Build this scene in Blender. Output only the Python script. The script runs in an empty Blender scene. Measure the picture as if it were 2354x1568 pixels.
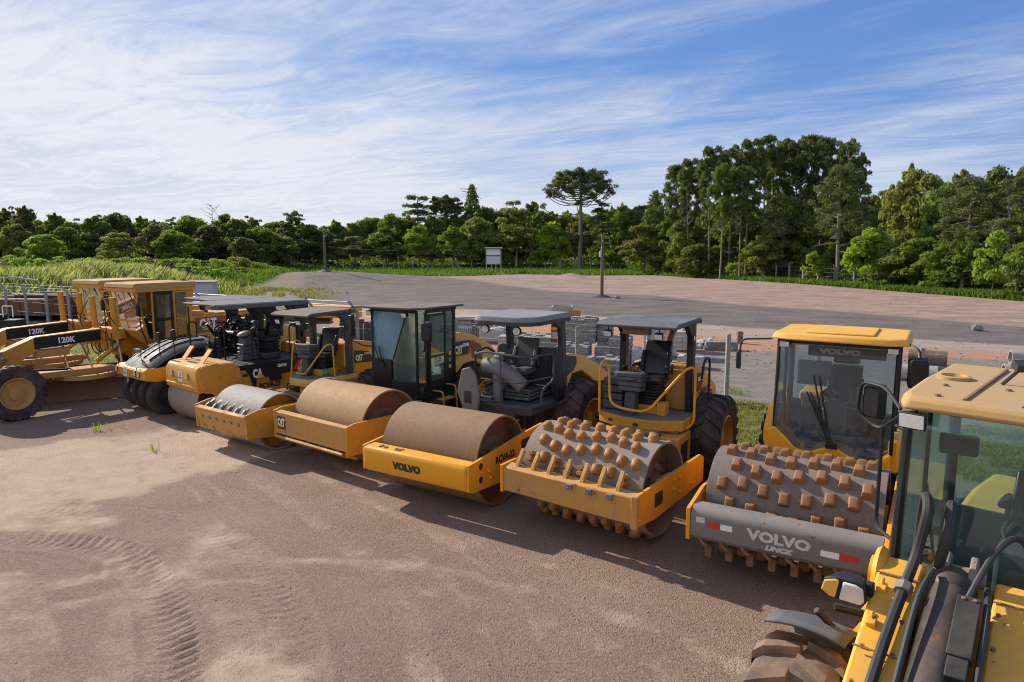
import bpy, math, random
import numpy as np
from mathutils import Vector, Matrix
PI = math.pi
R = math.radians
SC = bpy.context.scene
COL = SC.collection
random.seed(7)

# ------------------------------------------------------------------ camera, sky, sun, exposure
CAMH = 4.3
PITCH = R(7.695)
cd = bpy.data.cameras.new('camera')
cam = bpy.data.objects.new('camera', cd)
COL.objects.link(cam)
cam.location = (0, 0, CAMH)
cam.rotation_euler = (PI/2 - PITCH, 0, 0)
cd.sensor_width = 36.0
cd.lens = 24.0
cd.clip_start = 0.05
cd.clip_end = 3000
SC.camera = cam

SUN_AZ, SUN_EL = R(51), R(31)          # towards -X of +Y, above the horizon
w = bpy.data.worlds.new('World')
SC.world = w
w.use_nodes = True
wt = w.node_tree
wt.nodes.clear()


class NT:
    """tiny node helper"""
    def __init__(s, tree): s.t = tree
    def n(s, kind, **kw):
        nd = s.t.nodes.new(kind)
        for k, v in kw.items():
            if k[0] == 'i' and k[1:].isdigit(): s.set(nd, int(k[1:]), v)
            elif hasattr(nd, k) and k not in ('Scale',): setattr(nd, k, v)
            else: s.set(nd, k, v)
        return nd
    def set(s, nd, key, v):
        sock = nd.inputs[key]
        if isinstance(v, bpy.types.NodeSocket): s.t.links.new(v, sock)
        else: sock.default_value = v
    def math(s, op, a, b=0.0, c=None, clamp=False):
        nd = s.t.nodes.new('ShaderNodeMath'); nd.operation = op; nd.use_clamp = clamp
        s.set(nd, 0, a); s.set(nd, 1, b)
        if c is not None: s.set(nd, 2, c)
        return nd.outputs[0]
    def mix(s, f, a, b, mode='MIX'):
        nd = s.t.nodes.new('ShaderNodeMix'); nd.data_type = 'RGBA'; nd.blend_type = mode
        s.set(nd, 0, f)
        for i, v in ((6, a), (7, b)):
            if isinstance(v, (tuple, list)) and len(v) == 3: v = (*v, 1)
            s.set(nd, i, v)
        return nd.outputs[2]
    def noise(s, vec, scale, detail=4, rough=.55, dist=0.0):
        nd = s.t.nodes.new('ShaderNodeTexNoise')
        if vec is not None: s.set(nd, 'Vector', vec)
        nd.inputs['Scale'].default_value = scale; nd.inputs['Detail'].default_value = detail
        nd.inputs['Roughness'].default_value = rough; nd.inputs['Distortion'].default_value = dist
        return nd.outputs[0]
    def ramp(s, f, lo, hi, a=0.0, b=1.0):
        nd = s.t.nodes.new('ShaderNodeMapRange'); nd.interpolation_type = 'SMOOTHSTEP'
        s.set(nd, 0, f); nd.inputs[1].default_value = lo; nd.inputs[2].default_value = hi
        nd.inputs[3].default_value = a; nd.inputs[4].default_value = b
        return nd.outputs[0]
    def mapping(s, vec, scale=(1, 1, 1), rot=(0, 0, 0), loc=(0, 0, 0)):
        nd = s.t.nodes.new('ShaderNodeMapping'); s.set(nd, 0, vec)
        nd.inputs['Location'].default_value = loc; nd.inputs['Rotation'].default_value = rot; nd.inputs['Scale'].default_value = scale
        return nd.outputs[0]


N = NT(wt)
sky = N.n('ShaderNodeTexSky')
sky.sky_type = 'NISHITA'
sky.sun_disc = False
sky.sun_elevation = SUN_EL
sky.sun_rotation = -SUN_AZ
sky.altitude = 900
sky.air_density = 1.0
sky.dust_density = 0.6
sky.ozone_density = 2.0
tc = N.n('ShaderNodeTexCoord')
sep = N.n('ShaderNodeSeparateXYZ', i0=tc.outputs['Generated'])
zc = N.math('MAXIMUM', sep.outputs[2], 0.015)
inv = N.math('DIVIDE', 1.0, N.math('ADD', zc, 0.06))
comb = N.n('ShaderNodeCombineXYZ', i0=N.math('MULTIPLY', sep.outputs[0], inv), i1=N.math('MULTIPLY', sep.outputs[1], inv), i2=0.0)
pl = comb.outputs[0]                      # a cloud layer seen in perspective
plr = N.mapping(pl, rot=(0, 0, R(43)))       # streaks drift across the view, rising to the right
st = N.mapping(plr, scale=(0.30, 0.95, 1))
n1 = N.noise(st, 1.0, 9, .60, 1.3)
n2 = N.noise(N.mapping(N.mapping(pl, rot=(0, 0, R(30)), loc=(3.1, 1.7, 0)), scale=(0.7, 1.5, 1)), 2.0, 9, .68, 1.6)
n3 = N.noise(N.mapping(pl, loc=(5, 2, 0)), 0.45, 3, .5)
# more veil towards the sun side (left) and near the horizon, a clear gap upper right
side = N.ramp(N.math('ADD', sep.outputs[0], N.math('MULTIPLY', sep.outputs[2], 0.9)), -0.62, 0.66, 1.0, 0.0)
low = N.ramp(sep.outputs[2], 0.03, 0.27, 1.0, 0.0)
back = N.math('SUBTRACT', 1.0, N.ramp(sep.outputs[1], -0.45, 0.15))      # unseen cloud veil added behind the viewer as fill light
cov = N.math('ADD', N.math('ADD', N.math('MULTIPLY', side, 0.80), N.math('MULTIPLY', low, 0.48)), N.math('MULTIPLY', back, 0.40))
fld = N.math('ADD', N.math('ADD', N.math('MULTIPLY', n1, 0.85), N.math('MULTIPLY', n2, 0.40)), N.math('MULTIPLY', n3, 0.5))
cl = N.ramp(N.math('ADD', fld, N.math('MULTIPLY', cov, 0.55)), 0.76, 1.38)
# white puffs low over the tree line
pf = N.noise(N.mapping(tc.outputs['Generated'], scale=(5.5, 5.5, 16)), 1.6, 6, .55)
puff = N.math('MULTIPLY', N.ramp(pf, 0.56, 0.68), N.math('MULTIPLY', N.ramp(sep.outputs[2], 0.035, 0.06), N.ramp(sep.outputs[2], 0.085, 0.13, 1.0, 0.0)))
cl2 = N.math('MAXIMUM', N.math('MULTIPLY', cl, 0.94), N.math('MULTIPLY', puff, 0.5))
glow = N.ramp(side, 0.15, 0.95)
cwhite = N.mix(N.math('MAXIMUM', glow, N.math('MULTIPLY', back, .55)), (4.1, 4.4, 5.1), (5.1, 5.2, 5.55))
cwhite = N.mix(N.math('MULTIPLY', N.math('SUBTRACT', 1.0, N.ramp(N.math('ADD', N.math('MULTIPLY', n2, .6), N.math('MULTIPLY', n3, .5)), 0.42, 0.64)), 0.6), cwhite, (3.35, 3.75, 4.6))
skyc = N.mix(0.70, sky.outputs[0], (0.50, 1.30, 3.6))
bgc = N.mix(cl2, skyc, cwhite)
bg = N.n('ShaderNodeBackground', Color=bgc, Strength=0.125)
wo = N.n('ShaderNodeOutputWorld')
wt.links.new(bg.outputs[0], wo.inputs[0])

sl = bpy.data.lights.new('sun', 'SUN')
sl.energy = 5.0
sl.angle = R(0.55)
sl.color = (1.0, 0.90, 0.78)
sun = bpy.data.objects.new('sun', sl)
COL.objects.link(sun)
SD = Vector((-math.sin(SUN_AZ)*math.cos(SUN_EL), math.cos(SUN_AZ)*math.cos(SUN_EL), math.sin(SUN_EL)))
sun.rotation_euler = (-SD).to_track_quat('-Z', 'Y').to_euler()
sun.location = SD*60

SC.view_settings.view_transform = 'Standard'
SC.view_settings.look = 'None'
SC.view_settings.exposure = 0.42
SC.view_settings.gamma = 1.0
SC.render.engine = 'CYCLES'
SC.cycles.max_bounces = 8
SC.cycles.transparent_max_bounces = 12
SC.cycles.use_denoising = True
SC.cycles.filter_width = 1.05

# ------------------------------------------------------------------ measuring: photograph (2354 wide) -> place
F_, CX_, CY_ = 1569.0, 1177.0, 784.0
def ground(px, py, z=0.0):
    u, v = (px-CX_)/F_, -(py-CY_)/F_
    d = (u, math.cos(PITCH)+v*math.sin(PITCH), -math.sin(PITCH)+v*math.cos(PITCH))
    t = (z-CAMH)/d[2]
    return Vector((t*d[0], t*d[1], z))
def atdist(px, py, Y):
    u, v = (px-CX_)/F_, -(py-CY_)/F_
    d = (u, math.cos(PITCH)+v*math.sin(PITCH), -math.sin(PITCH)+v*math.cos(PITCH))
    t = Y/d[1]
    return Vector((t*d[0], Y, CAMH+t*d[2]))

# ------------------------------------------------------------------ mesh library
def rotz(a): return Matrix.Rotation(a, 4, 'Z')
def T(x, y, z): return Matrix.Translation((x, y, z))

def bend(pts, r=0.06, n=4, closed=False):
    """round the corners of a polyline"""
    P = [Vector(p) for p in pts]
    out = []
    L = len(P)
    for i, p in enumerate(P):
        if not closed and i in (0, L-1): out.append(p); continue
        a, b = P[i-1], P[(i+1) % L]
        da, db = (a-p), (b-p)
        k = min(r, da.length*.49, db.length*.49)
        s, e = p+da.normalized()*k, p+db.normalized()*k
        for j in range(n+1):
            t = j/n
            out.append(s*(1-t)**2 + p*2*t*(1-t) + e*t*t)
    return out

class MB:
    def __init__(s, xf=None): s.v, s.f, s.mi, s.xf = [], [], [], xf
    def add(s, V, Fc, mi=0, M=None):
        b = len(s.v)
        for p in V:
            p = Vector(p)
            if M is not None: p = M @ p
            if s.xf is not None: p = s.xf @ p
            s.v.append(p)
        for f in Fc: s.f.append([b+i for i in f]); s.mi.append(mi)
        return s
    def box(s, c, d, rot=None, mi=0):
        x, y, z = d[0]/2, d[1]/2, d[2]/2
        V = [(-x,-y,-z),(x,-y,-z),(x,y,-z),(-x,y,-z),(-x,-y,z),(x,-y,z),(x,y,z),(-x,y,z)]
        M = T(*c)
        if rot: M = M @ Matrix.Rotation(rot[2],4,'Z') @ Matrix.Rotation(rot[1],4,'Y') @ Matrix.Rotation(rot[0],4,'X')
        return s.add(V, [(0,3,2,1),(4,5,6,7),(0,1,5,4),(1,2,6,5),(2,3,7,6),(3,0,4,7)], mi, M)
    def bx(s, x0, x1, y0, y1, z0, z1, mi=0):
        return s.box(((x0+x1)/2,(y0+y1)/2,(z0+z1)/2), (abs(x1-x0),abs(y1-y0),abs(z1-z0)), None, mi)
    def prism(s, pts, ax, a, b, mi=0, M=None, sc=1.0):
        """polygon in the two other axes, extruded along ax from a to b; sc scales the far end about its centre"""
        n = len(pts); c0 = sum(p[0] for p in pts)/n; c1 = sum(p[1] for p in pts)/n
        def pt(p, t): return (t, p[0], p[1]) if ax == 'x' else (p[0], t, p[1]) if ax == 'y' else (p[0], p[1], t)
        V = [pt(p, a) for p in pts] + [pt((c0+(p[0]-c0)*sc, c1+(p[1]-c1)*sc), b) for p in pts]
        Fc = [list(range(n))[::-1], list(range(n, 2*n))] + [(i, (i+1) % n, n+(i+1) % n, n+i) for i in range(n)]
        return s.add(V, Fc, mi, M)
    def cyl(s, p0, p1, r0, r1=None, n=20, caps=True, mi=0):
        p0, p1 = Vector(p0), Vector(p1); r1 = r0 if r1 is None else r1
        q = (p1-p0).to_track_quat('Z', 'Y')
        V = []
        for p, r in ((p0, r0), (p1, r1)):
            for i in range(n):
                a = 2*PI*i/n; V.append(p + q @ Vector((r*math.cos(a), r*math.sin(a), 0)))
        Fc = [(i, (i+1) % n, n+(i+1) % n, n+i) for i in range(n)]
        if caps: Fc += [list(range(n))[::-1], list(range(n, 2*n))]
        return s.add(V, Fc, mi)
    def tube(s, path, r, n=8, closed=False, mi=0, caps=True, taper=None):
        P = [Vector(p) for p in path]
        Q = [P[0]]
        for p in P[1:]:
            if (p-Q[-1]).length > 1e-5: Q.append(p)
        P = Q; L = len(P)
        V = []; up = Vector((0.03, 0.02, 1)).normalized(); prev = None
        for i, p in enumerate(P):
            a = P[i-1] if (i > 0 or closed) else P[i]; b = P[(i+1) % L] if (i < L-1 or closed) else P[i]
            t = (b-a).normalized()
            if prev is None:
                x = t.cross(up)
                if x.length < .05: x = t.cross(Vector((1, 0, 0)))
            else:
                x = prev - t*prev.dot(t)
                if x.length < 1e-4: x = t.cross(up)
            x.normalize(); prev = x; y = t.cross(x)
            rr = r if taper is None else r*(1+(taper-1)*i/(L-1))
            for k in range(n):
                an = 2*PI*k/n; V.append(p + x*rr*math.cos(an) + y*rr*math.sin(an))
        Fc = []
        for i in range(L if closed else L-1):
            j = (i+1) % L
            for k in range(n):
                Fc.append((i*n+k, i*n+(k+1) % n, j*n+(k+1) % n, j*n+k))
        if caps and not closed: Fc += [list(range(n))[::-1], list(range((L-1)*n, L*n))]
        return s.add(V, Fc, mi)
    def lathe(s, prof, c=(0, 0, 0), ax='y', n=48, mi=0, closed=False):
        """prof: list of (radius, height along ax)"""
        V = []
        for r, h in prof:
            for i in range(n):
                a = 2*PI*i/n; u, v = r*math.cos(a), r*math.sin(a)
                V.append((c[0]+u, c[1]+h, c[2]+v) if ax == 'y' else (c[0]+u, c[1]+v, c[2]+h) if ax == 'z' else (c[0]+h, c[1]+u, c[2]+v))
        Fc = []
        m = len(prof)
        for j in range(m if closed else m-1):
            q = (j+1) % m
            for i in range(n): Fc.append((j*n+i, j*n+(i+1) % n, q*n+(i+1) % n, q*n+i))
        return s.add(V, Fc, mi)
    def ball(s, c, r, n=12, sc=(1, 1, 1), mi=0, rot=None):
        V, Fc = [], []
        M = T(*c)
        if rot: M = M @ Matrix.Rotation(rot[2],4,'Z') @ Matrix.Rotation(rot[1],4,'Y') @ Matrix.Rotation(rot[0],4,'X')
        for j in range(n//2+1):
            t = PI*j/(n//2)
            for i in range(n):
                a = 2*PI*i/n; V.append((r*sc[0]*math.sin(t)*math.cos(a), r*sc[1]*math.sin(t)*math.sin(a), r*sc[2]*math.cos(t)))
        for j in range(n//2):
            for i in range(n): Fc.append((j*n+i, j*n+(i+1) % n, (j+1)*n+(i+1) % n, (j+1)*n+i))
        return s.add(V, Fc, mi, M)
    def grid(s, f, nu, nv, mi=0, th=None):
        V = [f(i/nu, j/nv) for i in range(nu+1) for j in range(nv+1)]
        Fc = [(i*(nv+1)+j, (i+1)*(nv+1)+j, (i+1)*(nv+1)+j+1, i*(nv+1)+j+1) for i in range(nu) for j in range(nv)]
        return s.add(V, Fc, mi)
    def build(s, name, mats, parent=None, bevel=0.0, smooth=40, seg=2, solid=0.0, subd=0):
        me = bpy.data.meshes.new(name)
        me.from_pydata([tuple(p) for p in s.v], [], s.f)
        if not isinstance(mats, (list, tuple)): mats = [mats]
        for m in mats: me.materials.append(m)
        if len(mats) > 1: me.polygons.foreach_set('material_index', s.mi)
        me.validate()
        me.update()
        import bmesh
        bm = bmesh.new(); bm.from_mesh(me)
        bmesh.ops.remove_doubles(bm, verts=bm.verts, dist=1e-5)
        bmesh.ops.recalc_face_normals(bm, faces=bm.faces); bm.to_mesh(me); bm.free()
        if smooth:
            me.polygons.foreach_set('use_smooth', [True]*len(me.polygons))
            me.set_sharp_from_angle(angle=R(smooth))
        o = bpy.data.objects.new(name, me)
        COL.objects.link(o)
        if parent is not None: o.parent = parent
        if solid:
            md = o.modifiers.new('solid', 'SOLIDIFY'); md.thickness = solid; md.offset = 0
        if subd:
            md = o.modifiers.new('sub', 'SUBSURF'); md.levels = subd; md.render_levels = subd
        if bevel:
            md = o.modifiers.new('bevel', 'BEVEL'); md.width = bevel; md.segments = seg; md.limit_method = 'ANGLE'; md.angle_limit = R(38)
            md.harden_normals = False
        return o

def thing(name, label, cat, loc=(0, 0, 0), rz=0.0, group=None):
    o = bpy.data.objects.new(name, None)
    COL.objects.link(o)
    o.location = loc; o.rotation_euler = (0, 0, rz)
    o.empty_display_size = .3
    o['label'] = label; o['category'] = cat
    if group: o['group'] = group
    return o
def tag(o, label, cat, group=None, kind=None):
    o['label'] = label
    if cat: o['category'] = cat
    if group: o['group'] = group
    if kind: o['kind'] = kind
    return o
def struct(o): o['kind'] = 'structure'; return o
def copy_tree(o, parent=None):
    c = o.copy(); COL.objects.link(c)
    if parent is not None: c.parent = parent
    for ch in list(o.children): copy_tree(ch, c)
    return c

def text(name, s, parent, mat, loc, face, size, width=1.0, bold=0.012, depth=0.003, shear=0.0, up=(0, 0, 1), xf=None):
    """flat lettering: face = outward normal of the surface it lies on; loc = middle of the text; size = cap height; width = overall width"""
    cu = bpy.data.curves.new(name, 'FONT')
    cu.body = s; cu.size = 1.0; cu.align_x = 'CENTER'; cu.align_y = 'CENTER'; cu.offset = bold/size*0.7; cu.extrude = depth; cu.shear = shear
    cu.resolution_u = 2; cu.fill_mode = 'BOTH'
    tmp = bpy.data.objects.new(name, cu); COL.objects.link(tmp)
    dg = bpy.context.evaluated_depsgraph_get()
    me = bpy.data.meshes.new_from_object(tmp.evaluated_get(dg))
    bpy.data.objects.remove(tmp)
    n = len(me.vertices); co = np.empty(n*3); me.vertices.foreach_get('co', co); co = co.reshape(-1, 3)
    mn, mx = co.min(0), co.max(0); c = (mn+mx)/2
    h = mx[1]-mn[1]; wd = mx[0]-mn[0]
    co -= c; co[:, 0] *= width/wd; co[:, 1] *= size/h
    f = Vector(face).normalized(); u = Vector(up); x = u.cross(f).normalized(); u = f.cross(x).normalized()
    M = Matrix((( x.x, u.x, f.x, loc[0]), (x.y, u.y, f.y, loc[1]), (x.z, u.z, f.z, loc[2]), (0, 0, 0, 1)))
    if xf is not None: M = xf @ M
    Mn = np.array(M); co = co @ Mn[:3, :3].T + Mn[:3, 3]
    me.vertices.foreach_set('co', co.ravel())
    me.materials.clear(); me.materials.append(mat); me.update()
    o = bpy.data.objects.new(name, me); COL.objects.link(o); o.parent = parent
    return o
# ------------------------------------------------------------------ materials
def mat(name):
    m = bpy.data.materials.new(name); m.use_nodes = True
    t = m.node_tree; t.nodes.clear()
    n = NT(t); out = n.n('ShaderNodeOutputMaterial')
    b = n.n('ShaderNodeBsdfPrincipled'); t.links.new(b.outputs[0], out.inputs[0])
    return m, n, b, out
def objco(n): return n.n('ShaderNodeTexCoord').outputs['Object']
def upness(n):
    g = n.n('ShaderNodeNewGeometry'); return n.n('ShaderNodeSeparateXYZ', i0=g.outputs['Normal']).outputs[2]
def bump(n, b, h, strength=.2, dist=.01):
    bn = n.n('ShaderNodeBump', Height=h, Strength=strength, Distance=dist); n.t.links.new(bn.outputs[0], b.inputs['Normal'])
DUST = (0.38, 0.25, 0.15)

def paint(name, col, dust=.5, rust=.25, rough=.42, fade=.25, chips=(0.10, 0.045, 0.02), metal=0.0, side=.08, dcol=DUST):
    m, n, b, out = mat(name)
    co = objco(n)
    big = n.noise(co, 1.3, 5, .6); mid = n.noise(co, 7.0, 6, .65); fine = n.noise(co, 42, 4, .7)
    c = n.mix(n.ramp(big, .35, .72, 0, fade), col, tuple(min(1, x*.80+.05) for x in col))
    c = n.mix(n.math('MULTIPLY', n.ramp(mid, .3, .7), .25), c, tuple(x*.72 for x in col))
    up = upness(n)
    dm = n.math('MULTIPLY', n.ramp(up, .25, .95, side, 1.0), n.ramp(n.math('ADD', n.math('MULTIPLY', big, .6), n.math('MULTIPLY', mid, .5)), .38, .72))
    c = n.mix(n.math('MULTIPLY', dm, dust), c, dcol)
    # run marks down the sides
    streak = n.noise(n.mapping(co, scale=(9, 9, .9)), 2.4, 4, .6)
    c = n.mix(n.math('MULTIPLY', n.ramp(streak, .56, .74), .28*dust+.06), c, tuple(x*.6 for x in dcol))
    rm = n.ramp(n.math('ADD', n.math('MULTIPLY', mid, .62), n.math('MULTIPLY', fine, .42)), .68-.12*rust, .72-.12*rust)
    c = n.mix(n.math('MULTIPLY', rm, min(1, rust*2.6)), c, chips)
    b.inputs['Metallic'].default_value = metal; b.inputs['Specular IOR Level'].default_value = .32
    n.set(b, 'Base Color', c)
    n.set(b, 'Roughness', n.math('ADD', rough, n.math('MULTIPLY', dm, .45), clamp=True))
    bump(n, b, n.math('ADD', n.math('MULTIPLY', mid, .6), n.math('MULTIPLY', fine, .3)), .12, .006)
    return m

def plain(name, col, rough=.6, metal=0.0, nz=.15, spec=.5):
    m, n, b, out = mat(name); co = objco(n)
    c = n.mix(n.math('MULTIPLY', n.noise(co, 9, 5, .65), 1.0), tuple(x*(1-nz) for x in col), tuple(min(1, x*(1+nz)) for x in col))
    n.set(b, 'Base Color', c); b.inputs['Roughness'].default_value = rough; b.inputs['Metallic'].default_value = metal
    b.inputs['Specular IOR Level'].default_value = spec
    return m

def drum_mat(name, c1, c2, c3, rough=.55, metal=.25, scale=1.0):
    m, n, b, out = mat(name); co = objco(n)
    a = n.noise(n.mapping(co, scale=(1, .35, 1)), 1.3*scale, 4, .5, .3); f = n.noise(n.mapping(co, scale=(1, .25, 1)), 30, 5, .75); g = n.noise(co, 120, 3, .7)
    sc = n.noise(n.mapping(co, scale=(.6, 14, .6)), 3.5, 4, .6)
    c = n.mix(n.ramp(a, .3, .7), c1, c2)
    c = n.mix(n.math('MULTIPLY', n.ramp(f, .48, .75), .55), c, c3)
    c = n.mix(n.math('MULTIPLY', n.ramp(sc, .48, .72), .42), c, tuple(x*.62 for x in c1))
    bl = n.noise(co, 2.6, 6, .7); c = n.mix(n.math('MULTIPLY', n.ramp(bl, .56, .66), .35), c, tuple(x*.6 for x in c3))
    n.set(b, 'Base Color', c); b.inputs['Metallic'].default_value = metal
    n.set(b, 'Roughness', n.ramp(f, .2, .8, rough+.08, rough+.2))
    bump(n, b, n.math('ADD', n.math('MULTIPLY', f, .5), n.math('MULTIPLY', g, .5)), .25, .006)
    return m

def glass(name, tint=(.55, .75, .68), dirt_haze=.12, rough=.0, dirt_haze_col=(.30, .27, .22)):
    m, n, b, out = mat(name)
    n.t.nodes.remove(b)
    co = objco(n)
    gl = n.n('ShaderNodeBsdfGlossy', Roughness=.02, Color=(1, 1, 1, 1))
    tr = n.n('ShaderNodeBsdfTransparent', Color=(*tint, 1))
    lw = n.n('ShaderNodeFresnel', IOR=1.52)
    m1 = n.n('ShaderNodeMixShader', i0=n.math('MULTIPLY', lw.outputs[0], 1.25, clamp=True)); n.t.links.new(tr.outputs[0], m1.inputs[1]); n.t.links.new(gl.outputs[0], m1.inputs[2])
    df = n.n('ShaderNodeBsdfDiffuse', Color=(*dirt_haze_col, 1))  # dust film; on tinted panes its colour also paints a bright haze
    dn = n.noise(n.mapping(co, scale=(1, 1, .6)), 1.6, 3, .5)
    m2 = n.n('ShaderNodeMixShader', i0=n.ramp(dn, .3, .8, dirt_haze*.3, dirt_haze*1.8)); n.t.links.new(m1.outputs[0], m2.inputs[1]); n.t.links.new(df.outputs[0], m2.inputs[2])
    n.t.links.new(m2.outputs[0], out.inputs[0])
    return m

M = {}
M['cat'] = paint('yellow_paint', (0.60, 0.285, 0.035), dust=.5, rust=.42)
M['cat_dusty'] = paint('dusty_yellow_paint', (0.54, 0.27, 0.06), dust=.95, rust=.5, rough=.6, side=.4)
M['cat_new'] = paint('bright_yellow_paint', (0.80, 0.34, 0.015), dust=.4, rust=.36, rough=.36)
M['volvo'] = paint('warm_yellow_paint', (0.82, 0.36, 0.016), dust=.32, rust=.26, rough=.35)
M['roofyellow'] = paint('sun_faded_yellow', (0.46, 0.28, 0.10), dust=.75, rust=.35, rough=.7, dcol=(.38, .285, .19))
M['loader'] = paint('loader_yellow_paint', (0.80, 0.40, 0.03), dust=.35, rust=.38, rough=.4)
M['hoodpale'] = paint('pale_yellow_paint', (0.66, 0.40, 0.09), dust=.45, rust=.15, rough=.5)
M['black'] = paint('black_paint', (0.011, 0.012, 0.014), dust=.22, rust=.12, rough=.42, dcol=(.2, .17, .14))
M['charcoal'] = paint('charcoal_paint', (0.048, 0.049, 0.053), dust=.4, rust=.1, rough=.5, dcol=(.2, .18, .17))
M['greytop'] = paint('grey_canopy', (0.085, 0.09, 0.10), dust=.7, rust=.08, rough=.6, dcol=(.20, .19, .19))
M['greypale'] = paint('pale_grey_canopy', (0.20, 0.205, 0.215), dust=.6, rust=.05, rough=.5, dcol=(.27, .265, .26))
M['browntop'] = paint('dusty_brown_canopy', (0.10, 0.088, 0.08), dust=.9, rust=.15, rough=.6, dcol=(.22, .175, .145))
M['greymetal'] = paint('grey_metal', (0.19, 0.18, 0.17), dust=.65, rust=.62, rough=.5, dcol=(.30, .24, .2), chips=(.16, .07, .04))
M['greyplastic'] = plain('grey_plastic', (0.065, 0.068, 0.073), .6)
M['greylight'] = plain('grey_cover', (0.16, 0.157, 0.155), .6)
M['rubber'] = None
M['seat'] = plain('black_vinyl', (0.013, 0.014, 0.018), .36)
M['hose'] = plain('hose_rubber', (0.028, 0.027, 0.027), .6, nz=.3)
M['dark'] = plain('greasy_dark_metal', (0.035, 0.030, 0.028), .6, nz=.4)
M['grime'] = paint('grimy_machinery', (0.12, 0.085, 0.055), dust=.8, rust=.5, rough=.8, side=.6)
M['chrome'] = plain('steel_rod', (0.6, 0.58, 0.55), .22, 1.0)
M['rust'] = paint('rusty_steel', (0.20, 0.10, 0.06), dust=.5, rust=.6, rough=.8)
M['rod'] = paint('scuffed_black_rod', (0.02, 0.022, 0.03), dust=.25, rust=.5, rough=.35, chips=(.20, .07, .03))
M['white'] = plain('white_vinyl', (0.78, 0.78, 0.76), .5, nz=.05)
M['offwhite'] = plain('worn_white_lettering', (0.55, 0.54, 0.52), .6, nz=.2)
M['blackletter'] = plain('black_lettering', (0.02, 0.018, 0.016), .5)
M['red'] = plain('red_vinyl', (0.55, 0.03, 0.03), .45)
M['redmetal'] = plain('red_enamel', (0.42, 0.02, 0.015), .35)
M['lens'] = plain('lamp_glass', (0.62, 0.62, 0.58), .18, nz=.3)
M['logoyellow'] = plain('logo_yellow', (0.75, 0.42, 0.02), .5)
M['greenplastic'] = plain('green_plastic', (0.05, 0.20, 0.12), .4)
M['blue'] = plain('blue_cloth', (0.03, 0.08, 0.35), .7)
M['bluesticker'] = plain('blue_sticker', (0.10, 0.35, 0.65), .5)
M['yelsticker'] = plain('yellow_sticker', (0.75, 0.62, 0.08), .5)
M['glass'] = glass('cab_glass', (.84, .95, .92), .13, dirt_haze_col=(.33, .44, .38))
M['glassblue'] = glass('blue_tinted_windscreen', (.66, .86, .95), .24, dirt_haze_col=(.36, .58, .68))  # cyan haze painted in with the dust brightens the pane
M['glassdirty'] = glass('dusty_cab_glass', (.72, .72, .62), .38, dirt_haze_col=(.30, .25, .17))
M['glassdark'] = glass('clear_windscreen', (.86, .93, .96), .11, dirt_haze_col=(.30, .37, .44))  # bluish veil painted over the pane to lighten it
M['drum_rust'] = drum_mat('rust_film_drum', (0.335, 0.18, 0.068), (0.38, 0.215, 0.088), (0.26, 0.135, 0.05), .62, .0)
M['drum_brown'] = drum_mat('brown_drum', (0.225, 0.13, 0.062), (0.265, 0.157, 0.078), (0.17, 0.095, 0.045), .65, .0)
M['drum_grey'] = drum_mat('worn_grey_drum', (0.27, 0.245, 0.225), (0.33, 0.30, 0.275), (0.20, 0.17, 0.15), .62, .05)
M['drum_rustgrey'] = drum_mat('rusty_grey_drum', (0.30, 0.24, 0.20), (0.24, 0.18, 0.14), (0.17, 0.10, 0.06), .65, .05)
M['drum_pad'] = drum_mat('muddy_pad_drum', (0.27, 0.215, 0.175), (0.21, 0.165, 0.135), (0.33, 0.27, 0.22), .75, .05)
M['drum_pad2'] = drum_mat('dark_pad_drum', (0.175, 0.138, 0.115), (0.225, 0.18, 0.15), (0.13, 0.10, 0.085), .65, .1)
M['pad'] = paint('orange_rust_pad', (0.36, 0.155, 0.03), dust=.6, rust=.8, rough=.5, side=.5, dcol=(.3, .2, .13))
M['pad2'] = paint('brown_rust_pad', (0.25, 0.12, 0.045), dust=.4, rust=.35, rough=.5, side=.5, dcol=(.3, .2, .13))

def rubber(name, mudcol=(0.17, 0.115, 0.085), amt=.7):
    m, n, b, out = mat(name); co = objco(n)
    a = n.noise(co, 2.5, 6, .65); f = n.noise(co, 25, 5, .7)
    k = n.ramp(n.math('ADD', n.math('MULTIPLY', a, .7), n.math('MULTIPLY', f, .35)), .42, .66)
    n.set(b, 'Base Color', n.mix(n.math('MULTIPLY', k, amt), (0.022, 0.021, 0.022), mudcol)); b.inputs['Roughness'].default_value = .8
    bump(n, b, f, .3, .01)
    return m
M['rubber'] = rubber('tyre_rubber', amt=.35)
M['rubbermud'] = rubber('muddy_tyre_rubber', (0.24, 0.145, 0.095), .95)
M['rubberred'] = rubber('red_dusted_tyre', (0.13, 0.075, 0.065), .9)

def concrete(name, c1, c2, sc=3):
    m, n, b, out = mat(name); co = objco(n)
    a = n.noise(co, sc, 6, .65); f = n.noise(co, 40, 4, .7)
    n.set(b, 'Base Color', n.mix(n.ramp(a, .3, .7), c1, c2)); b.inputs['Roughness'].default_value = .9
    bump(n, b, f, .35, .01)
    return m
M['concrete'] = concrete('concrete', (0.27, 0.26, 0.24), (0.36, 0.34, 0.31))
M['concretedark'] = concrete('weathered_concrete', (0.15, 0.145, 0.13), (0.25, 0.24, 0.21))
M['postwhite'] = concrete('whitewashed_concrete', (0.33, 0.31, 0.29), (0.25, 0.22, 0.20), 5)
M['wood'] = concrete('weathered_wood', (0.12, 0.085, 0.06), (0.19, 0.14, 0.10), 6)
M['board'] = concrete('plywood', (0.40, 0.20, 0.11), (0.31, 0.17, 0.10))
M['poly'] = plain('grey_corrugated_pipe', (0.36, 0.36, 0.37), .45)
M['zinc'] = plain('zinc_sheet', (0.55, 0.56, 0.60), .45, .3)

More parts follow.
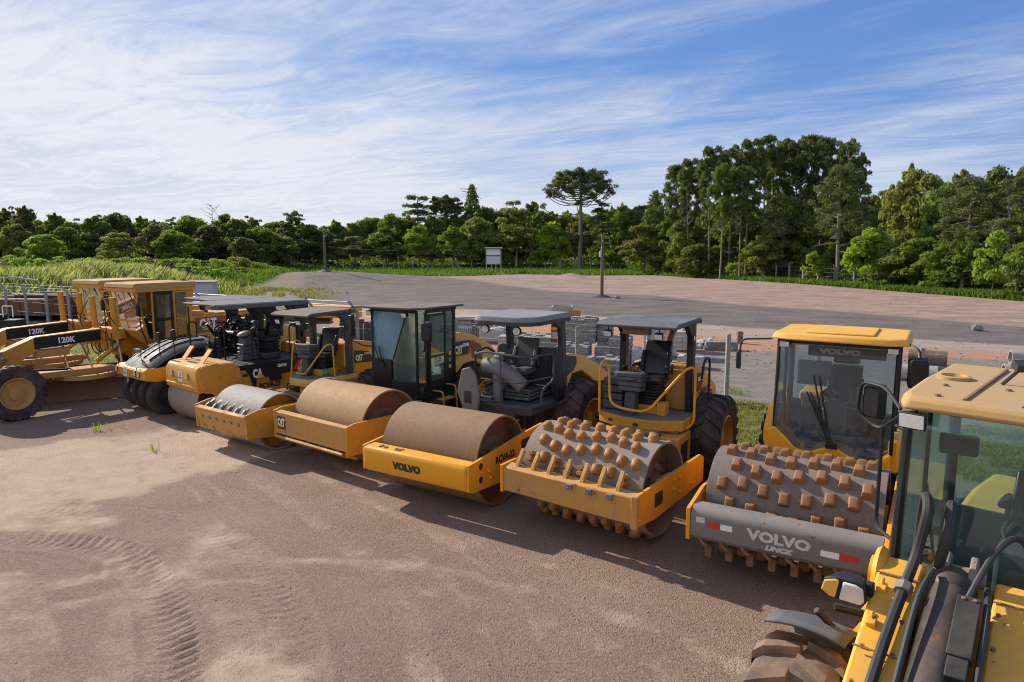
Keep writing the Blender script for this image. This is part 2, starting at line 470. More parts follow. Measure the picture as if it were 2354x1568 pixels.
def blocks_mat(name, sx=.2, sz=.1, c1=(.37, .35, .315), c2=(.20, .187, .165), mort=(.05, .047, .04)):
    """stacked paving blocks: one brick cell per block, on every vertical face"""
    m, n, b, out = mat(name); tcn = n.n('ShaderNodeTexCoord')
    s = n.n('ShaderNodeSeparateXYZ', i0=tcn.outputs['Object'])
    cv = n.n('ShaderNodeCombineXYZ', i0=n.math('ADD', s.outputs[0], s.outputs[1]), i1=s.outputs[2])
    br = n.n('ShaderNodeTexBrick'); n.t.links.new(cv.outputs[0], br.inputs['Vector'])
    br.inputs['Color1'].default_value = (*c1, 1); br.inputs['Color2'].default_value = (*c2, 1); br.inputs['Mortar'].default_value = (*mort, 1)
    br.inputs['Scale'].default_value = 1; br.inputs['Brick Width'].default_value = sx; br.inputs['Row Height'].default_value = sz
    br.inputs['Mortar Size'].default_value = .009; br.offset = .37
    f = n.noise(tcn.outputs['Object'], 9, 5, .7)
    n.set(b, 'Base Color', n.mix(n.ramp(f, .3, .75), br.outputs[0], tuple(x*.8 for x in c1))); b.inputs['Roughness'].default_value = .9
    bump(n, b, n.math('SUBTRACT', 1.0, br.outputs['Fac']), .6, .02)
    return m
M['clay'] = concrete('clay_caked_rubber', (0.10, 0.078, 0.062), (0.27, 0.17, 0.11), 4)
M['blocks'] = blocks_mat('grey_paving_blocks')
M['blockswhite'] = blocks_mat('pale_blocks', .4, .2, (.52, .505, .48), (.38, .365, .345), (.14, .13, .12))

def leafmat(name, c1, c2, c3, trans=.52, var=.5):
    m, n, b, out = mat(name)
    n.t.nodes.remove(b)
    g = n.n('ShaderNodeNewGeometry'); oi = n.n('ShaderNodeObjectInfo')
    co = objco(n)
    r = g.outputs['Random Per Island']
    c = n.mix(r, c1, c2)
    c = n.mix(n.ramp(n.noise(co, .55, 3, .6), .42, .66, 0, .8), c, c3)
    hs = n.n('ShaderNodeHueSaturation', Color=c, Hue=n.math('ADD', .485, n.math('MULTIPLY', oi.outputs['Random'], .03)),
             Saturation=n.math('ADD', .85, n.math('MULTIPLY', oi.outputs['Random'], .25)), Value=n.math('ADD', 1-var/2, n.math('MULTIPLY', oi.outputs['Random'], var)))
    d = n.n('ShaderNodeBsdfPrincipled'); n.set(d, 'Base Color', hs.outputs[0]); d.inputs['Roughness'].default_value = .55; d.inputs['Specular IOR Level'].default_value = .25
    t = n.n('ShaderNodeBsdfTranslucent'); hs2 = n.mix(1.0, hs.outputs[0], (1.35, 1.35, .45), 'MULTIPLY')
    n.set(t, 'Color', n.mix(.8, hs.outputs[0], hs2))
    mx = n.n('ShaderNodeMixShader', i0=trans); n.t.links.new(d.outputs[0], mx.inputs[1]); n.t.links.new(t.outputs[0], mx.inputs[2])
    n.t.links.new(mx.outputs[0], out.inputs[0])
    return m
M['leaf'] = leafmat('broad_leaf', (0.144, 0.190, 0.039), (0.230, 0.276, 0.057), (0.103, 0.149, 0.034))
M['leafbright'] = leafmat('bright_leaf', (.21, .28, .045), (.30, .37, .062), (.15, .22, .036), .5)
M['leafolive'] = leafmat('olive_leaf', (0.190, 0.207, 0.063), (0.265, 0.265, 0.086), (0.127, 0.155, 0.048))
M['needle'] = leafmat('pine_needle', (0.094, 0.132, 0.036), (0.175, 0.203, 0.058), (0.066, 0.099, 0.028))
M['arau'] = leafmat('dark_blade_leaf', (0.086, 0.109, 0.034), (0.184, 0.190, 0.071), (0.052, 0.075, 0.025), .3)
M['grass'] = leafmat('grass_blade', (.16, .18, .045), (.29, .27, .09), (.11, .14, .035), .45, 0)
M['grassgreen'] = leafmat('lush_grass_blade', (.14, .24, .03), (.24, .33, .05), (.10, .17, .025), .5, 0)
M['tallgrass'] = leafmat('feathery_grass', (.30, .35, .14), (.44, .47, .24), (.20, .26, .10), .45, 0)
M['bark'] = concrete('bark', (0.085, 0.065, 0.05), (0.16, 0.13, 0.105), 4)
M['barkpale'] = concrete('pale_lichened_bark', (0.15, 0.125, 0.105), (0.25, 0.22, 0.19), 5)
# ------------------------------------------------------------------ the ground
def height(X, Y):
    """gentle terrain: flat yard, two low gravel mounds at the far edge, a bank at the left"""
    X = np.asarray(X, float); Y = np.asarray(Y, float)
    h = np.zeros_like(X)
    def g(cx, cy, rx, ry, a): return a*np.exp(-(((X-cx)/rx)**2+((Y-cy)/ry)**2))
    c = ground(770, 650); h = h + g(c.x, c.y, 9, 9, 1.0) + g(c.x-10, c.y+3, 10, 7, .5)
    c = ground(1312, 645); h = h + g(c.x, c.y, 1.9, 1.8, .85) + g(c.x+4.5, c.y+.5, 3, 2, .5) + g(c.x-4.5, c.y-1, 3, 2, .3)
    c = ground(1080, 650); h = h + g(c.x, c.y, 16, 9, .7)
    h = h + 2.1*np.exp(-((X+34.8)/4.2)**2)*(1/(1+np.exp(-(Y-45)/1.6)))*(1/(1+np.exp((Y-66)/2.5)))*(1+.12*np.sin(Y*.7))
    k = 1/(1+np.exp(-( -X-26-.10*Y)/3.0)); k2 = 1/(1+np.exp(-(Y-66)/3.5))
    h = h + 1.3*k*k2
    h = h + .05*np.sin(X*.21+1)*np.sin(Y*.17)*np.clip((Y-30)/20, 0, 1)
    return h
def gz(x, y): return float(height(x, y))

def axis(fine0, fine1, step, lo, hi, grow):
    a = list(np.arange(fine0, fine1, step)); s = step; v = fine0; L = []
    while v > lo: s *= grow; v -= s; L.append(v)
    s = step; v = a[-1]; H_ = []
    while v < hi: s *= grow; v += s; H_.append(v)
    return np.array(L[::-1]+a+H_)

xs = axis(-7.5, 2.6, .036, -900, 900, 1.055)
ys = axis(6.0, 12.6, .036, -60, 1300, 1.035)
GX, GY = np.meshgrid(xs, ys, indexing='ij')
GZ = height(GX, GY)

def seg_uv(X, Y, P):
    """distance along and signed distance across a polyline"""
    bd = np.full(X.shape, 1e9); bu = np.zeros(X.shape); bv = np.zeros(X.shape); L = 0
    for a, b in zip(P[:-1], P[1:]):
        dx, dy = b[0]-a[0], b[1]-a[1]; l = math.hypot(dx, dy); dx /= l; dy /= l
        u = (X-a[0])*dx+(Y-a[1])*dy; v = -(X-a[0])*dy+(Y-a[1])*dx
        uc = np.clip(u, 0, l); d = np.hypot(X-a[0]-uc*dx, Y-a[1]-uc*dy)
        k = d < bd; bd = np.where(k, d, bd); bu = np.where(k, L+uc, bu); bv = np.where(k, np.sign(v)*d, bv)
        L += l
    return bd, bu, bv, L
def smooth_poly(pts, n=6):
    P = [Vector(p) for p in pts]; out = []
    for i in range(len(P)-1):
        p0, p1, p2, p3 = P[max(0, i-1)], P[i], P[i+1], P[min(len(P)-1, i+2)]
        for j in range(n):
            t = j/n; out.append(.5*((2*p1)+(p2-p0)*t+(2*p0-5*p1+4*p2-p3)*t*t+(3*p1-p0-3*p2+p3)*t*t*t))
    out.append(P[-1]); return out
def vnoise(X, Y, sc, seed=0):
    rs = np.random.RandomState(seed); T_ = rs.rand(256, 256)
    x = X/sc; y = Y/sc; xi = np.floor(x).astype(int); yi = np.floor(y).astype(int); fx = x-xi; fy = y-yi
    fx = fx*fx*(3-2*fx); fy = fy*fy*(3-2*fy); g = lambda a, b: T_[a % 256, b % 256]
    return (g(xi, yi)*(1-fx)+g(xi+1, yi)*fx)*(1-fy)+(g(xi, yi+1)*(1-fx)+g(xi+1, yi+1)*fx)*fy

near = (GY > 5) & (GY < 40) & (np.abs(GX) < 40)
SAND = np.zeros_like(GX)
def sstep(x, a, b):
    t = np.clip((x-a)/(b-a), 0, 1); return t*t*(3-2*t)
NZ = vnoise(GX, GY, .9, 3)*.6+vnoise(GX, GY, .25, 4)*.4
NZ2 = vnoise(GX, GY, .35, 8)*.5+vnoise(GX, GY, .12, 9)*.5
# tracks of lugged tyres, pressed into the ground
LUG = [([(-40,1244),(60,1243),(150,1250),(235,1262),(300,1290),(345,1340),(372,1400),(386,1470),(392,1560),(392,1700)], .27, .026, 1, (1.5, 3.2)),
       ([(100,1172),(220,1174),(330,1184),(430,1202),(520,1238),(590,1290),(640,1360),(672,1440),(690,1520),(696,1640)], .27, .015, -1, (0, 0))]
for pts, hw, amp, sgn, deep in LUG:
    P = smooth_poly([ground(*p) for p in pts])
    d, u, v, L = seg_uv(GX, GY, P)
    ins = sstep(hw+.07-d, 0, .09)
    ph = u/.155 + np.abs(v)*2.6
    lug = sstep(np.cos(2*PI*ph), .1, .8)
    one = sstep(v*sgn, -.16, -.02)
    a = amp*(.3+1.5*vnoise(GX, GY, .7, 21)**2)
    GZ = GZ + ins*(-.006 + a*lug*(.35+.65*one)) + .010*np.exp(-((d-hw-.06)/.05)**2)*(amp/.02)
    SAND = np.maximum(SAND, ins*(.12+.75*NZ*vnoise(GX, GY, .8, 33))*1.1)
# the churned spot where a wheel turned
c = ground(290, 1290); rr = np.hypot((GX-c.x), (GY-c.y)*.8)
GZ = GZ + sstep(.62-rr, 0, .25)*(.045*(vnoise(GX+GY*.4, GY, .13, 31)-.45))
for pts, hw in [([(405,1092),(470,1160),(565,1280)], .05), ([(450,1085),(520,1150),(600,1290)], .05), ([(560,1213),(700,1225),(860,1246)], .05),
                ([(940,1275),(1000,1310),(1070,1380),(1110,1450)], .07), ([(250,1600),(280,1500),(310,1400)], .28), ([(-20,1350),(20,1460),(40,1600)], .45),
                ([(700,1000),(760,1060),(900,1110)], .1), ([(1000,1298),(1100,1390),(1130,1520)], .05)]:
    P = smooth_poly([ground(*p) for p in pts]); d, u, v, L = seg_uv(GX, GY, P)
    SAND = np.maximum(SAND, sstep(hw+.07-d+.07*(NZ-.5), 0, .13)*(.26+.22*NZ))
for pts, hw, gn in [([(-200,1420),(200,1330),(600,1290),(1000,1310),(1500,1440),(1800,1600)], .16, .34), ([(-200,1470),(220,1375),(620,1330),(1000,1355),(1450,1500),(1650,1640)], .16, .30), ([(700,1080),(900,1180),(1150,1330),(1300,1600)], .12, .3),
                ([(500,1050),(700,1180),(900,1360),(980,1600)], .2, .28), ([(0,1110),(300,1070),(700,1030),(900,1030)], .15, .4), ([(1100,1250),(1350,1330),(1700,1480)], .14, .26)]:
    P = smooth_poly([ground(*p) for p in pts]); d, u, v, L = seg_uv(GX, GY, P)
    SAND = np.maximum(SAND, sstep(hw+.12-d+.25*(NZ-.5), 0, .22)*gn*1.35*(.5+vnoise(GX, GY, .6, 41))); GZ = GZ-.004*sstep(hw-d, 0, .06)
def inpoly(X, Y, P):
    r = np.zeros(X.shape, bool); j = len(P)-1
    for i in range(len(P)):
        a, b = P[i], P[j]
        if a[1] != b[1]: r ^= ((a[1] > Y) != (b[1] > Y)) & (X < (b[0]-a[0])*(Y-a[1])/(b[1]-a[1])+a[0])
        j = i
    return r
def soft_poly(pts, edge, gain):
    P = [ground(*p) for p in pts]; d, *_ = seg_uv(GX, GY, P+[P[0]]); s = np.where(inpoly(GX, GY, P), d, -d)
    return sstep(s+edge*1.6*(NZ-.5), -edge, edge)*gain
SAND = np.maximum(SAND, soft_poly([(-300,1050),(60,1030),(200,1008),(400,978),(560,985),(660,1010),(560,1080),(420,1110),(330,1140),(150,1165),(-300,1230)], .5, .95))
SAND = np.maximum(SAND, soft_poly([(-60,1165),(240,1150),(300,1195),(160,1232),(-60,1235)], .3, .7))
SAND = np.maximum(SAND, soft_poly([(400,1210),(540,1240),(600,1330),(480,1300)], .25, .7)*(.35+NZ))
SAND = np.maximum(SAND, soft_poly([(420,1310),(560,1330),(700,1470),(700,1640),(430,1640),(440,1450)], .4, .8)*(.25+NZ))
SAND = np.clip(SAND, 0, 1)*(.55+.55*NZ2+.35*(NZ-.4))
GZ = GZ + np.where(near, .010*(NZ-.5)+.006*(NZ2-.5), 0)

# zones of the ground by distance, as measured column by column
sy = CAMH; den = GY*math.cos(PITCH)+sy*math.sin(PITCH)
ok = GY > 4
PX = np.where(ok, CX_+F_*GX/np.maximum(den, 1), 0); PY = np.where(ok, CY_-F_*(GY*math.sin(PITCH)-sy*math.cos(PITCH))/np.maximum(den, 1), 3000)
def tb(t): return np.interp(PX, [a for a, b in t], [b for a, b in t])
def beyond(t, k=.05): y = tb(t); return sstep(y-PY, -k*(y-572), k*(y-572))
bG = beyond([(-300,760),(0,748),(300,712),(480,696),(540,672),(640,655),(700,640),(760,634),(850,640),(900,642),(1000,633),(1200,631),(1350,634),(1500,633),(1640,640),(1800,650),(1930,660),(2100,672),(2354,693),(2700,720)], .03)
bD = beyond([(-300,650),(700,648),(900,644),(1100,655),(1300,670),(1500,680),(1700,700),(1900,712),(2100,730),(2354,752)], .10)
bR = beyond([(480,702),(800,706),(1100,712),(1300,722),(1500,738),(1800,758),(2000,772),(2354,795)], .06)
bO = beyond([(480,716),(800,722),(1100,738),(1400,758),(1700,778),(2000,792),(2354,815)], .05)
bV = beyond([(480,722),(900,760),(1100,800),(1400,830),(1700,805),(2000,812),(2354,830)], .05)
bF = beyond([(-300,760),(0,748),(500,745),(900,790),(1200,850),(1500,895),(1700,917),(2000,950),(2354,985)], .035)
bY = beyond([(-300,860),(0,850),(300,850),(600,850),(900,930),(1200,990),(1500,1030),(1700,1040),(2100,1090),(2354,1130)], .05)
wG = bG; wP = bD*(1-bG); wD = bR*(1-bD)*(1-bG); wR = bO*(1-bR)*(1-bG); wO = bV*(1-bO)*(1-bG); wF = bY*(1-bF)
wDry = sstep(720-PX, -70, 130)*(1-bG)*sstep(702-PY, -8, 14)*bF
wL = sstep(780-PX, 0, 160)*(1-bG)*bF          # the earthy left end of the field
nx, ny = GX.shape
co = np.stack([GX, GY, GZ], -1).reshape(-1, 3)
idx = np.arange(nx*ny).reshape(nx, ny)
q = np.stack([idx[:-1, :-1], idx[1:, :-1], idx[1:, 1:], idx[:-1, 1:]], -1).reshape(-1, 4)
def np_mesh(name, co, q, mats):
    me = bpy.data.meshes.new(name); k = q.shape[1]
    me.vertices.add(len(co)); me.vertices.foreach_set('co', np.asarray(co, np.float32).ravel())
    me.loops.add(q.size); me.loops.foreach_set('vertex_index', q.ravel().astype(np.int32))
    me.polygons.add(len(q)); me.polygons.foreach_set('loop_start', np.arange(0, q.size, k, dtype=np.int32)); me.polygons.foreach_set('loop_total', np.full(len(q), k, dtype=np.int32))
    for m in (mats if isinstance(mats, list) else [mats]): me.materials.append(m)
    me.update(calc_edges=True); return me

gm, n, b, out = mat('earth_and_gravel')
A1 = n.n('ShaderNodeAttribute', attribute_name='zone_a'); A2 = n.n('ShaderNodeAttribute', attribute_name='zone_b')
sa = n.n('ShaderNodeSeparateXYZ', i0=A1.outputs['Vector']); sb = n.n('ShaderNodeSeparateXYZ', i0=A2.outputs['Vector'])
co_ = objco(n)
n1 = n.noise(co_, .35, 6, .62); n2 = n.noise(co_, 1.9, 6, .65); n3 = n.noise(co_, 11, 5, .7); n4 = n.noise(co_, 75, 3, .75)
vor = n.n('ShaderNodeTexVoronoi', Vector=co_, Scale=55.0); vor2 = n.n('ShaderNodeTexVoronoi', Vector=co_, Scale=19.0)
ns = n.noise(n.mapping(co_, scale=(.20, .40, 1), rot=(0, 0, R(-14))), 1.5, 8, .74)
def zone(w_, nz, k=.9): return n.ramp(n.math('ADD', w_, n.math('MULTIPLY', n.math('SUBTRACT', nz, .5), k)), .36, .62)
gravel = n.mix(n.ramp(n1, .3, .7), (0.215, 0.136, 0.092), (0.285, 0.192, 0.134))
gravel = n.mix(n.math('MULTIPLY', n.ramp(n2, .5, .78), .5), gravel, (0.17, 0.12, 0.10))
gravel = n.mix(n.math('MULTIPLY', n.ramp(n3, .45, .75), .4), gravel, (0.36, 0.265, 0.215))
gravel = n.mix(n.math('MULTIPLY', n.ramp(vor.outputs['Color'], .0, 1), .20), gravel, (0.42, 0.33, 0.29))
n5 = n.noise(co_, 28, 4, .75)
gravel = n.mix(n.math('MULTIPLY', n.ramp(n5, .52, .66), .5), gravel, (0.40, 0.30, 0.235))
gravel = n.mix(n.math('MULTIPLY', n.math('SUBTRACT', 1.0, n.ramp(n5, .34, .48)), .6), gravel, (0.10, 0.07, 0.055))
gravel = n.mix(n.math('MULTIPLY', n.ramp(n4, .55, .72), .6), gravel, (0.09, 0.065, 0.055))
sand = n.mix(n.ramp(n2, .25, .75), (0.43, 0.31, 0.225), (0.51, 0.38, 0.28))
sand = n.mix(n.math('MULTIPLY', n.ramp(n3, .5, .8), .35), sand, (0.33, 0.24, 0.18))
c = n.mix(n.ramp(n.math('ADD', sb.outputs[2], n.math('ADD', n.math('MULTIPLY', n.math('SUBTRACT', n2, .5), .8), n.math('MULTIPLY', n.math('SUBTRACT', n3, .5), .55))), .12, .82), gravel, sand)
fc = n.mix(n.ramp(n2, .3, .7), (0.19, 0.16, 0.132), (0.27, 0.225, 0.185))         # grey gravel behind the fence is the default out there
grassc = n.mix(n.ramp(n2, .35, .65), (0.115, 0.135, 0.035), (0.22, 0.20, 0.075))
grassc = n.mix(n.math('MULTIPLY', n.ramp(n3, .5, .75), .5), grassc, (0.16, 0.13, 0.075))
dark = n.mix(n.ramp(ns, .35, .65), (0.112, 0.095, 0.086), (0.190, 0.157, 0.136))
dark = n.mix(n.math('MULTIPLY', n.ramp(n2, .5, .8), .45), dark, (0.26, 0.20, 0.17))
dark = n.mix(n.math('MULTIPLY', n.ramp(n3, .5, .8), .4), dark, (0.09, 0.08, 0.075))
pink = n.mix(n.ramp(ns, .38, .60), (0.41, 0.275, 0.215), (0.25, 0.185, 0.15))
pink = n.mix(n.math('MULTIPLY', n.ramp(n2, .45, .75), .6), pink, (0.24, 0.18, 0.155))
road = n.mix(n.ramp(ns, .3, .7), (0.40, 0.315, 0.25), (0.31, 0.245, 0.20))
oran = n.mix(n.ramp(n2, .3, .7), (0.45, 0.205, 0.115), (0.38, 0.24, 0.165))
brown = n.mix(n.ramp(ns, .3, .7), (0.22, 0.16, 0.13), (0.16, 0.125, 0.105))
A3 = n.n('ShaderNodeAttribute', attribute_name='zone_c'); s3 = n.n('ShaderNodeSeparateXYZ', i0=A3.outputs['Vector'])
c = n.mix(zone(s3.outputs[1], n3, .3), c, fc)
c = n.mix(zone(sb.outputs[0], n3, .8), c, oran)
c = n.mix(zone(sa.outputs[2], ns, .8), c, road)
c = n.mix(zone(sa.outputs[1], ns, 1.0), c, dark)
c = n.mix(zone(sa.outputs[0], ns, 1.3), c, pink)
c = n.mix(zone(s3.outputs[2], ns, .6), c, brown)
A4 = n.n('ShaderNodeAttribute', attribute_name='zone_d'); s4 = n.n('ShaderNodeSeparateXYZ', i0=A4.outputs['Vector'])
dn_ = n.noise(n.mapping(co_, scale=(.35, .7, 1)), .9, 8, .72)
c = n.mix(n.math('MULTIPLY', n.ramp(n.math('ADD', n.math('MULTIPLY', s4.outputs[0], .75), n.math('MULTIPLY', n.math('SUBTRACT', dn_, .5), 2.2)), .35, .62), .85), c, n.mix(n.ramp(n2, .38, .64), (0.25, 0.20, 0.10), (0.17, 0.165, 0.055)))
c = n.mix(zone(sb.outputs[1], n3, 1.1), c, grassc)
c = n.mix(zone(s3.outputs[0], n2, .5), c, (0.075, 0.105, 0.028))
c = n.mix(n.math('MULTIPLY', n.ramp(n4, .5, .7), .25), c, (0.10, 0.08, 0.07)); c = n.mix(n.math('MULTIPLY', n.ramp(vor2.outputs['Color'], .6, 1), .11), c, (0.50, 0.42, 0.37))
n.set(b, 'Base Color', c); b.inputs['Roughness'].default_value = .93; b.inputs['Specular IOR Level'].default_value = .2
hh = n.math('ADD', n.math('MULTIPLY', vor.outputs['Distance'], -.8), n.math('ADD', n.math('MULTIPLY', n4, .7), n.math('MULTIPLY', n3, .9)))
hh = n.math('ADD', n.math('ADD', hh, n.math('MULTIPLY', n5, .9)), n.math('MULTIPLY', vor2.outputs['Distance'], -.35))
bump(n, b, hh, .8, .02)

gme = np_mesh('ground', co, q, gm)
for nm, arrs in (('zone_a', (wP, wD, wR)), ('zone_b', (wO, wF, SAND)), ('zone_c', (wG, bF*(1-bG), wL)), ('zone_d', (wDry, wDry, wDry))):
    at = gme.attributes.new(nm, 'FLOAT_VECTOR', 'POINT'); at.data.foreach_set('vector', np.stack([a.reshape(-1) for a in arrs], -1).astype(np.float32).ravel())
gme.polygons.foreach_set('use_smooth', [True]*len(gme.polygons))
go = bpy.data.objects.new('ground', gme); COL.objects.link(go); struct(go)

# ------------------------------------------------------------------ blades and stones (nobody could count them)
def blades(name, pts, hmin, hmax, wd, m, seed, label, lean=.45, cat='grass'):
    rs = np.random.RandomState(seed); P = np.asarray(pts, float); k = len(P)
    a = rs.rand(k)*2*PI; h = hmin+(hmax-hmin)*rs.rand(k)**1.5; ln = lean*h*(rs.rand(k)*.8+.2); la = rs.rand(k)*2*PI
    dx = np.cos(a)*wd/2; dy = np.sin(a)*wd/2
    v = np.zeros((k, 4, 3))
    v[:, 0] = P+np.stack([-dx, -dy, np.full(k, -.01)], -1); v[:, 1] = P+np.stack([dx, dy, np.full(k, -.01)], -1)
    v[:, 2] = P+np.stack([np.cos(la)*ln+dx*.5, np.sin(la)*ln+dy*.5, h*.75], -1); v[:, 3] = P+np.stack([np.cos(la)*ln*1.5, np.sin(la)*ln*1.5, h], -1)
    v[:, 3, :2] -= 0; q = np.arange(k*4).reshape(k, 4)
    o = bpy.data.objects.new(name, np_mesh(name, v.reshape(-1, 3), q, m)); COL.objects.link(o)
    return tag(o, label, cat, kind='stuff')
def interp(t, x): return np.interp(x, [a for a, b in t], [b for a, b in t])
def on_ground(px, py):
    g_ = ground(px, py); x, y = g_.x, g_.y
    for _ in range(4): k_ = (CAMH-gz(x, y))/CAMH; x, y = g_.x*k_, g_.y*k_
    return (x, y, gz(x, y))
rs = np.random.RandomState(5)
# lawn strip along the fence
lo = [(-200,762),(0,752),(500,752),(900,800),(1200,868),(1500,905),(1700,922),(2100,965),(2354,990)]; hi = [(-200,870),(0,850),(600,860),(900,930),(1200,985),(1500,1025),(1700,1036),(2100,1090),(2354,1120)]
pts = []
c0, c1 = [], []
for i in range(52000):
    px = rs.uniform(-150, 2400); a, b_ = interp(lo, px), interp(hi, px); py = a+(b_-a)*rs.rand()
    if vnoise(np.array(px*.02), np.array(py*.06), 1.0, 2) < .33 and rs.rand() < .75: continue
    g_ = ground(px, py); pts.append((g_.x, g_.y, gz(g_.x, g_.y)))
blades('grass', pts, .03, .11, .035, M['grass'], 1, 'low patchy grass growing along the wire fence behind the machines')
pts = []
for i in range(46000):
    px = rs.uniform(-150, 2450); top = interp([(-200,640),(300,640),(600,618),(1330,617),(1640,628),(1930,652),(2354,683),(2500,690)], px)
    bot = interp([(-200,700),(0,700),(300,690),(480,692),(540,669),(620,656),(700,641),(850,642),(1200,631),(1500,633),(1640,640),(1930,660),(2354,693),(2500,700)], px)
    py = top+(bot-top)*rs.rand()
    g_ = ground(px, max(py, 606)); pts.append((g_.x, g_.y, gz(g_.x, g_.y)))
M['grassfield'] = leafmat('field_grass_blade', (.085, .15, .022), (.15, .21, .035), (.065, .11, .018), .45, 0)
blades('tall_grass', pts, .25, .75, .22, M['grassfield'], 2, 'bright tall grass between the gravel field and the tree line')
pts = []
for i in range(9000):
    px = rs.uniform(480, 800); a_ = interp([(480,694),(540,670),(640,654),(700,640),(760,634),(800,637)], px); py = a_+rs.rand()**1.5*30
    if rs.rand() > (820-px)/320 or vnoise(np.array(px*.05), np.array(py*.22), 1.0, 6) < .42: continue
    g_ = ground(px, py); x, y = g_.x, g_.y
    for _ in range(3): z_ = gz(x, y); k_ = (CAMH-z_)/CAMH; x, y = g_.x*k_, g_.y*k_
    pts.append((x, y, gz(x, y)))
blades('dry_grass', pts, .12, .40, .12, M['grass'], 12, 'thin yellowish grass on the slope at the left end of the gravel field')
# loose stones in the yard
rs = np.random.RandomState(9); V, Q = [], []
base = np.array([(1,0,0),(-1,0,0),(0,1,0),(0,-1,0),(0,0,1),(0,0,-1)], float); tri = np.array([(0,2,4),(2,1,4),(1,3,4),(3,0,4),(2,0,5),(1,2,5),(3,1,5),(0,3,5)])
k = 0
for i in range(9000):
    px = rs.uniform(300, 2100) if i % 3 else rs.uniform(-50, 2300); py = rs.uniform(1120, 1600)**1
    g_ = ground(px, py); s = rs.uniform(.004, .010)*(1 if rs.rand() < .985 else 1.9)
    if g_.x > 4: continue
    ang = rs.rand()*6; sc = np.array([s, s*rs.uniform(.6, 1), s*rs.uniform(.5, .8)])
    v = base*sc*(1+.25*(rs.rand(6, 1)-.5)); ca, sa_ = math.cos(ang), math.sin(ang)
    v = np.stack([v[:, 0]*ca-v[:, 1]*sa_+g_.x, v[:, 0]*sa_+v[:, 1]*ca+g_.y, v[:, 2]+s*.3], -1); V.append(v); Q.append(tri+k); k += 6
stm = concrete('stone', (0.26, 0.19, 0.165), (0.36, 0.28, 0.24), 3)
o = bpy.data.objects.new('gravel', np_mesh('gravel', np.concatenate(V), np.concatenate(Q), stm)); COL.objects.link(o)
tag(o, 'loose pinkish gravel scattered over the yard in front of the rollers', 'gravel', kind='stuff')
V, Q = [], []; k = 0
for i in range(800):
    px = rs.uniform(500, 2354); py = rs.uniform(650, 860); g_ = ground(px, py); s = rs.uniform(.03, .08)
    if py > interp([(500,720),(900,770),(1200,850),(1700,905),(2354,960)], px) or py < interp([(500,690),(640,660),(760,640),(1350,638),(1930,664),(2354,697)], px): continue
    v = base*np.array([s, s*.8, s*.5])*(1+.4*(rs.rand(6, 1)-.5)); V.append(v+np.array([g_.x, g_.y, gz(g_.x, g_.y)+s*.2])); Q.append(tri+k); k += 6
o = bpy.data.objects.new('field_stones', np_mesh('field_stones', np.concatenate(V), np.concatenate(Q), stm)); COL.objects.link(o)
tag(o, 'small dark stones scattered over the wide gravel field', 'stones', kind='stuff')
# weeds in the yard
pw, pg = [], []
for (px, py, k, r_) in [(225,991,22,.10),(356,1038,10,.07),(263,985,12,.16),(1690,905,90,.3),(2010,790,60,.3),(1660,795,60,.3),(1640,790,60,.4),(880,775,60,.25),(560,975,40,.5),(700,760,60,.3)]:
    c = ground(px, py)
    for i in range(k): pw.append((c.x+rs.randn()*r_*.6, c.y+rs.randn()*r_*.6, gz(c.x, c.y)))
blades('weeds', pw, .05, .28, .018, M['grassgreen'], 4, 'sparse green weeds sprouting from bare ground around the rollers', cat='weeds')
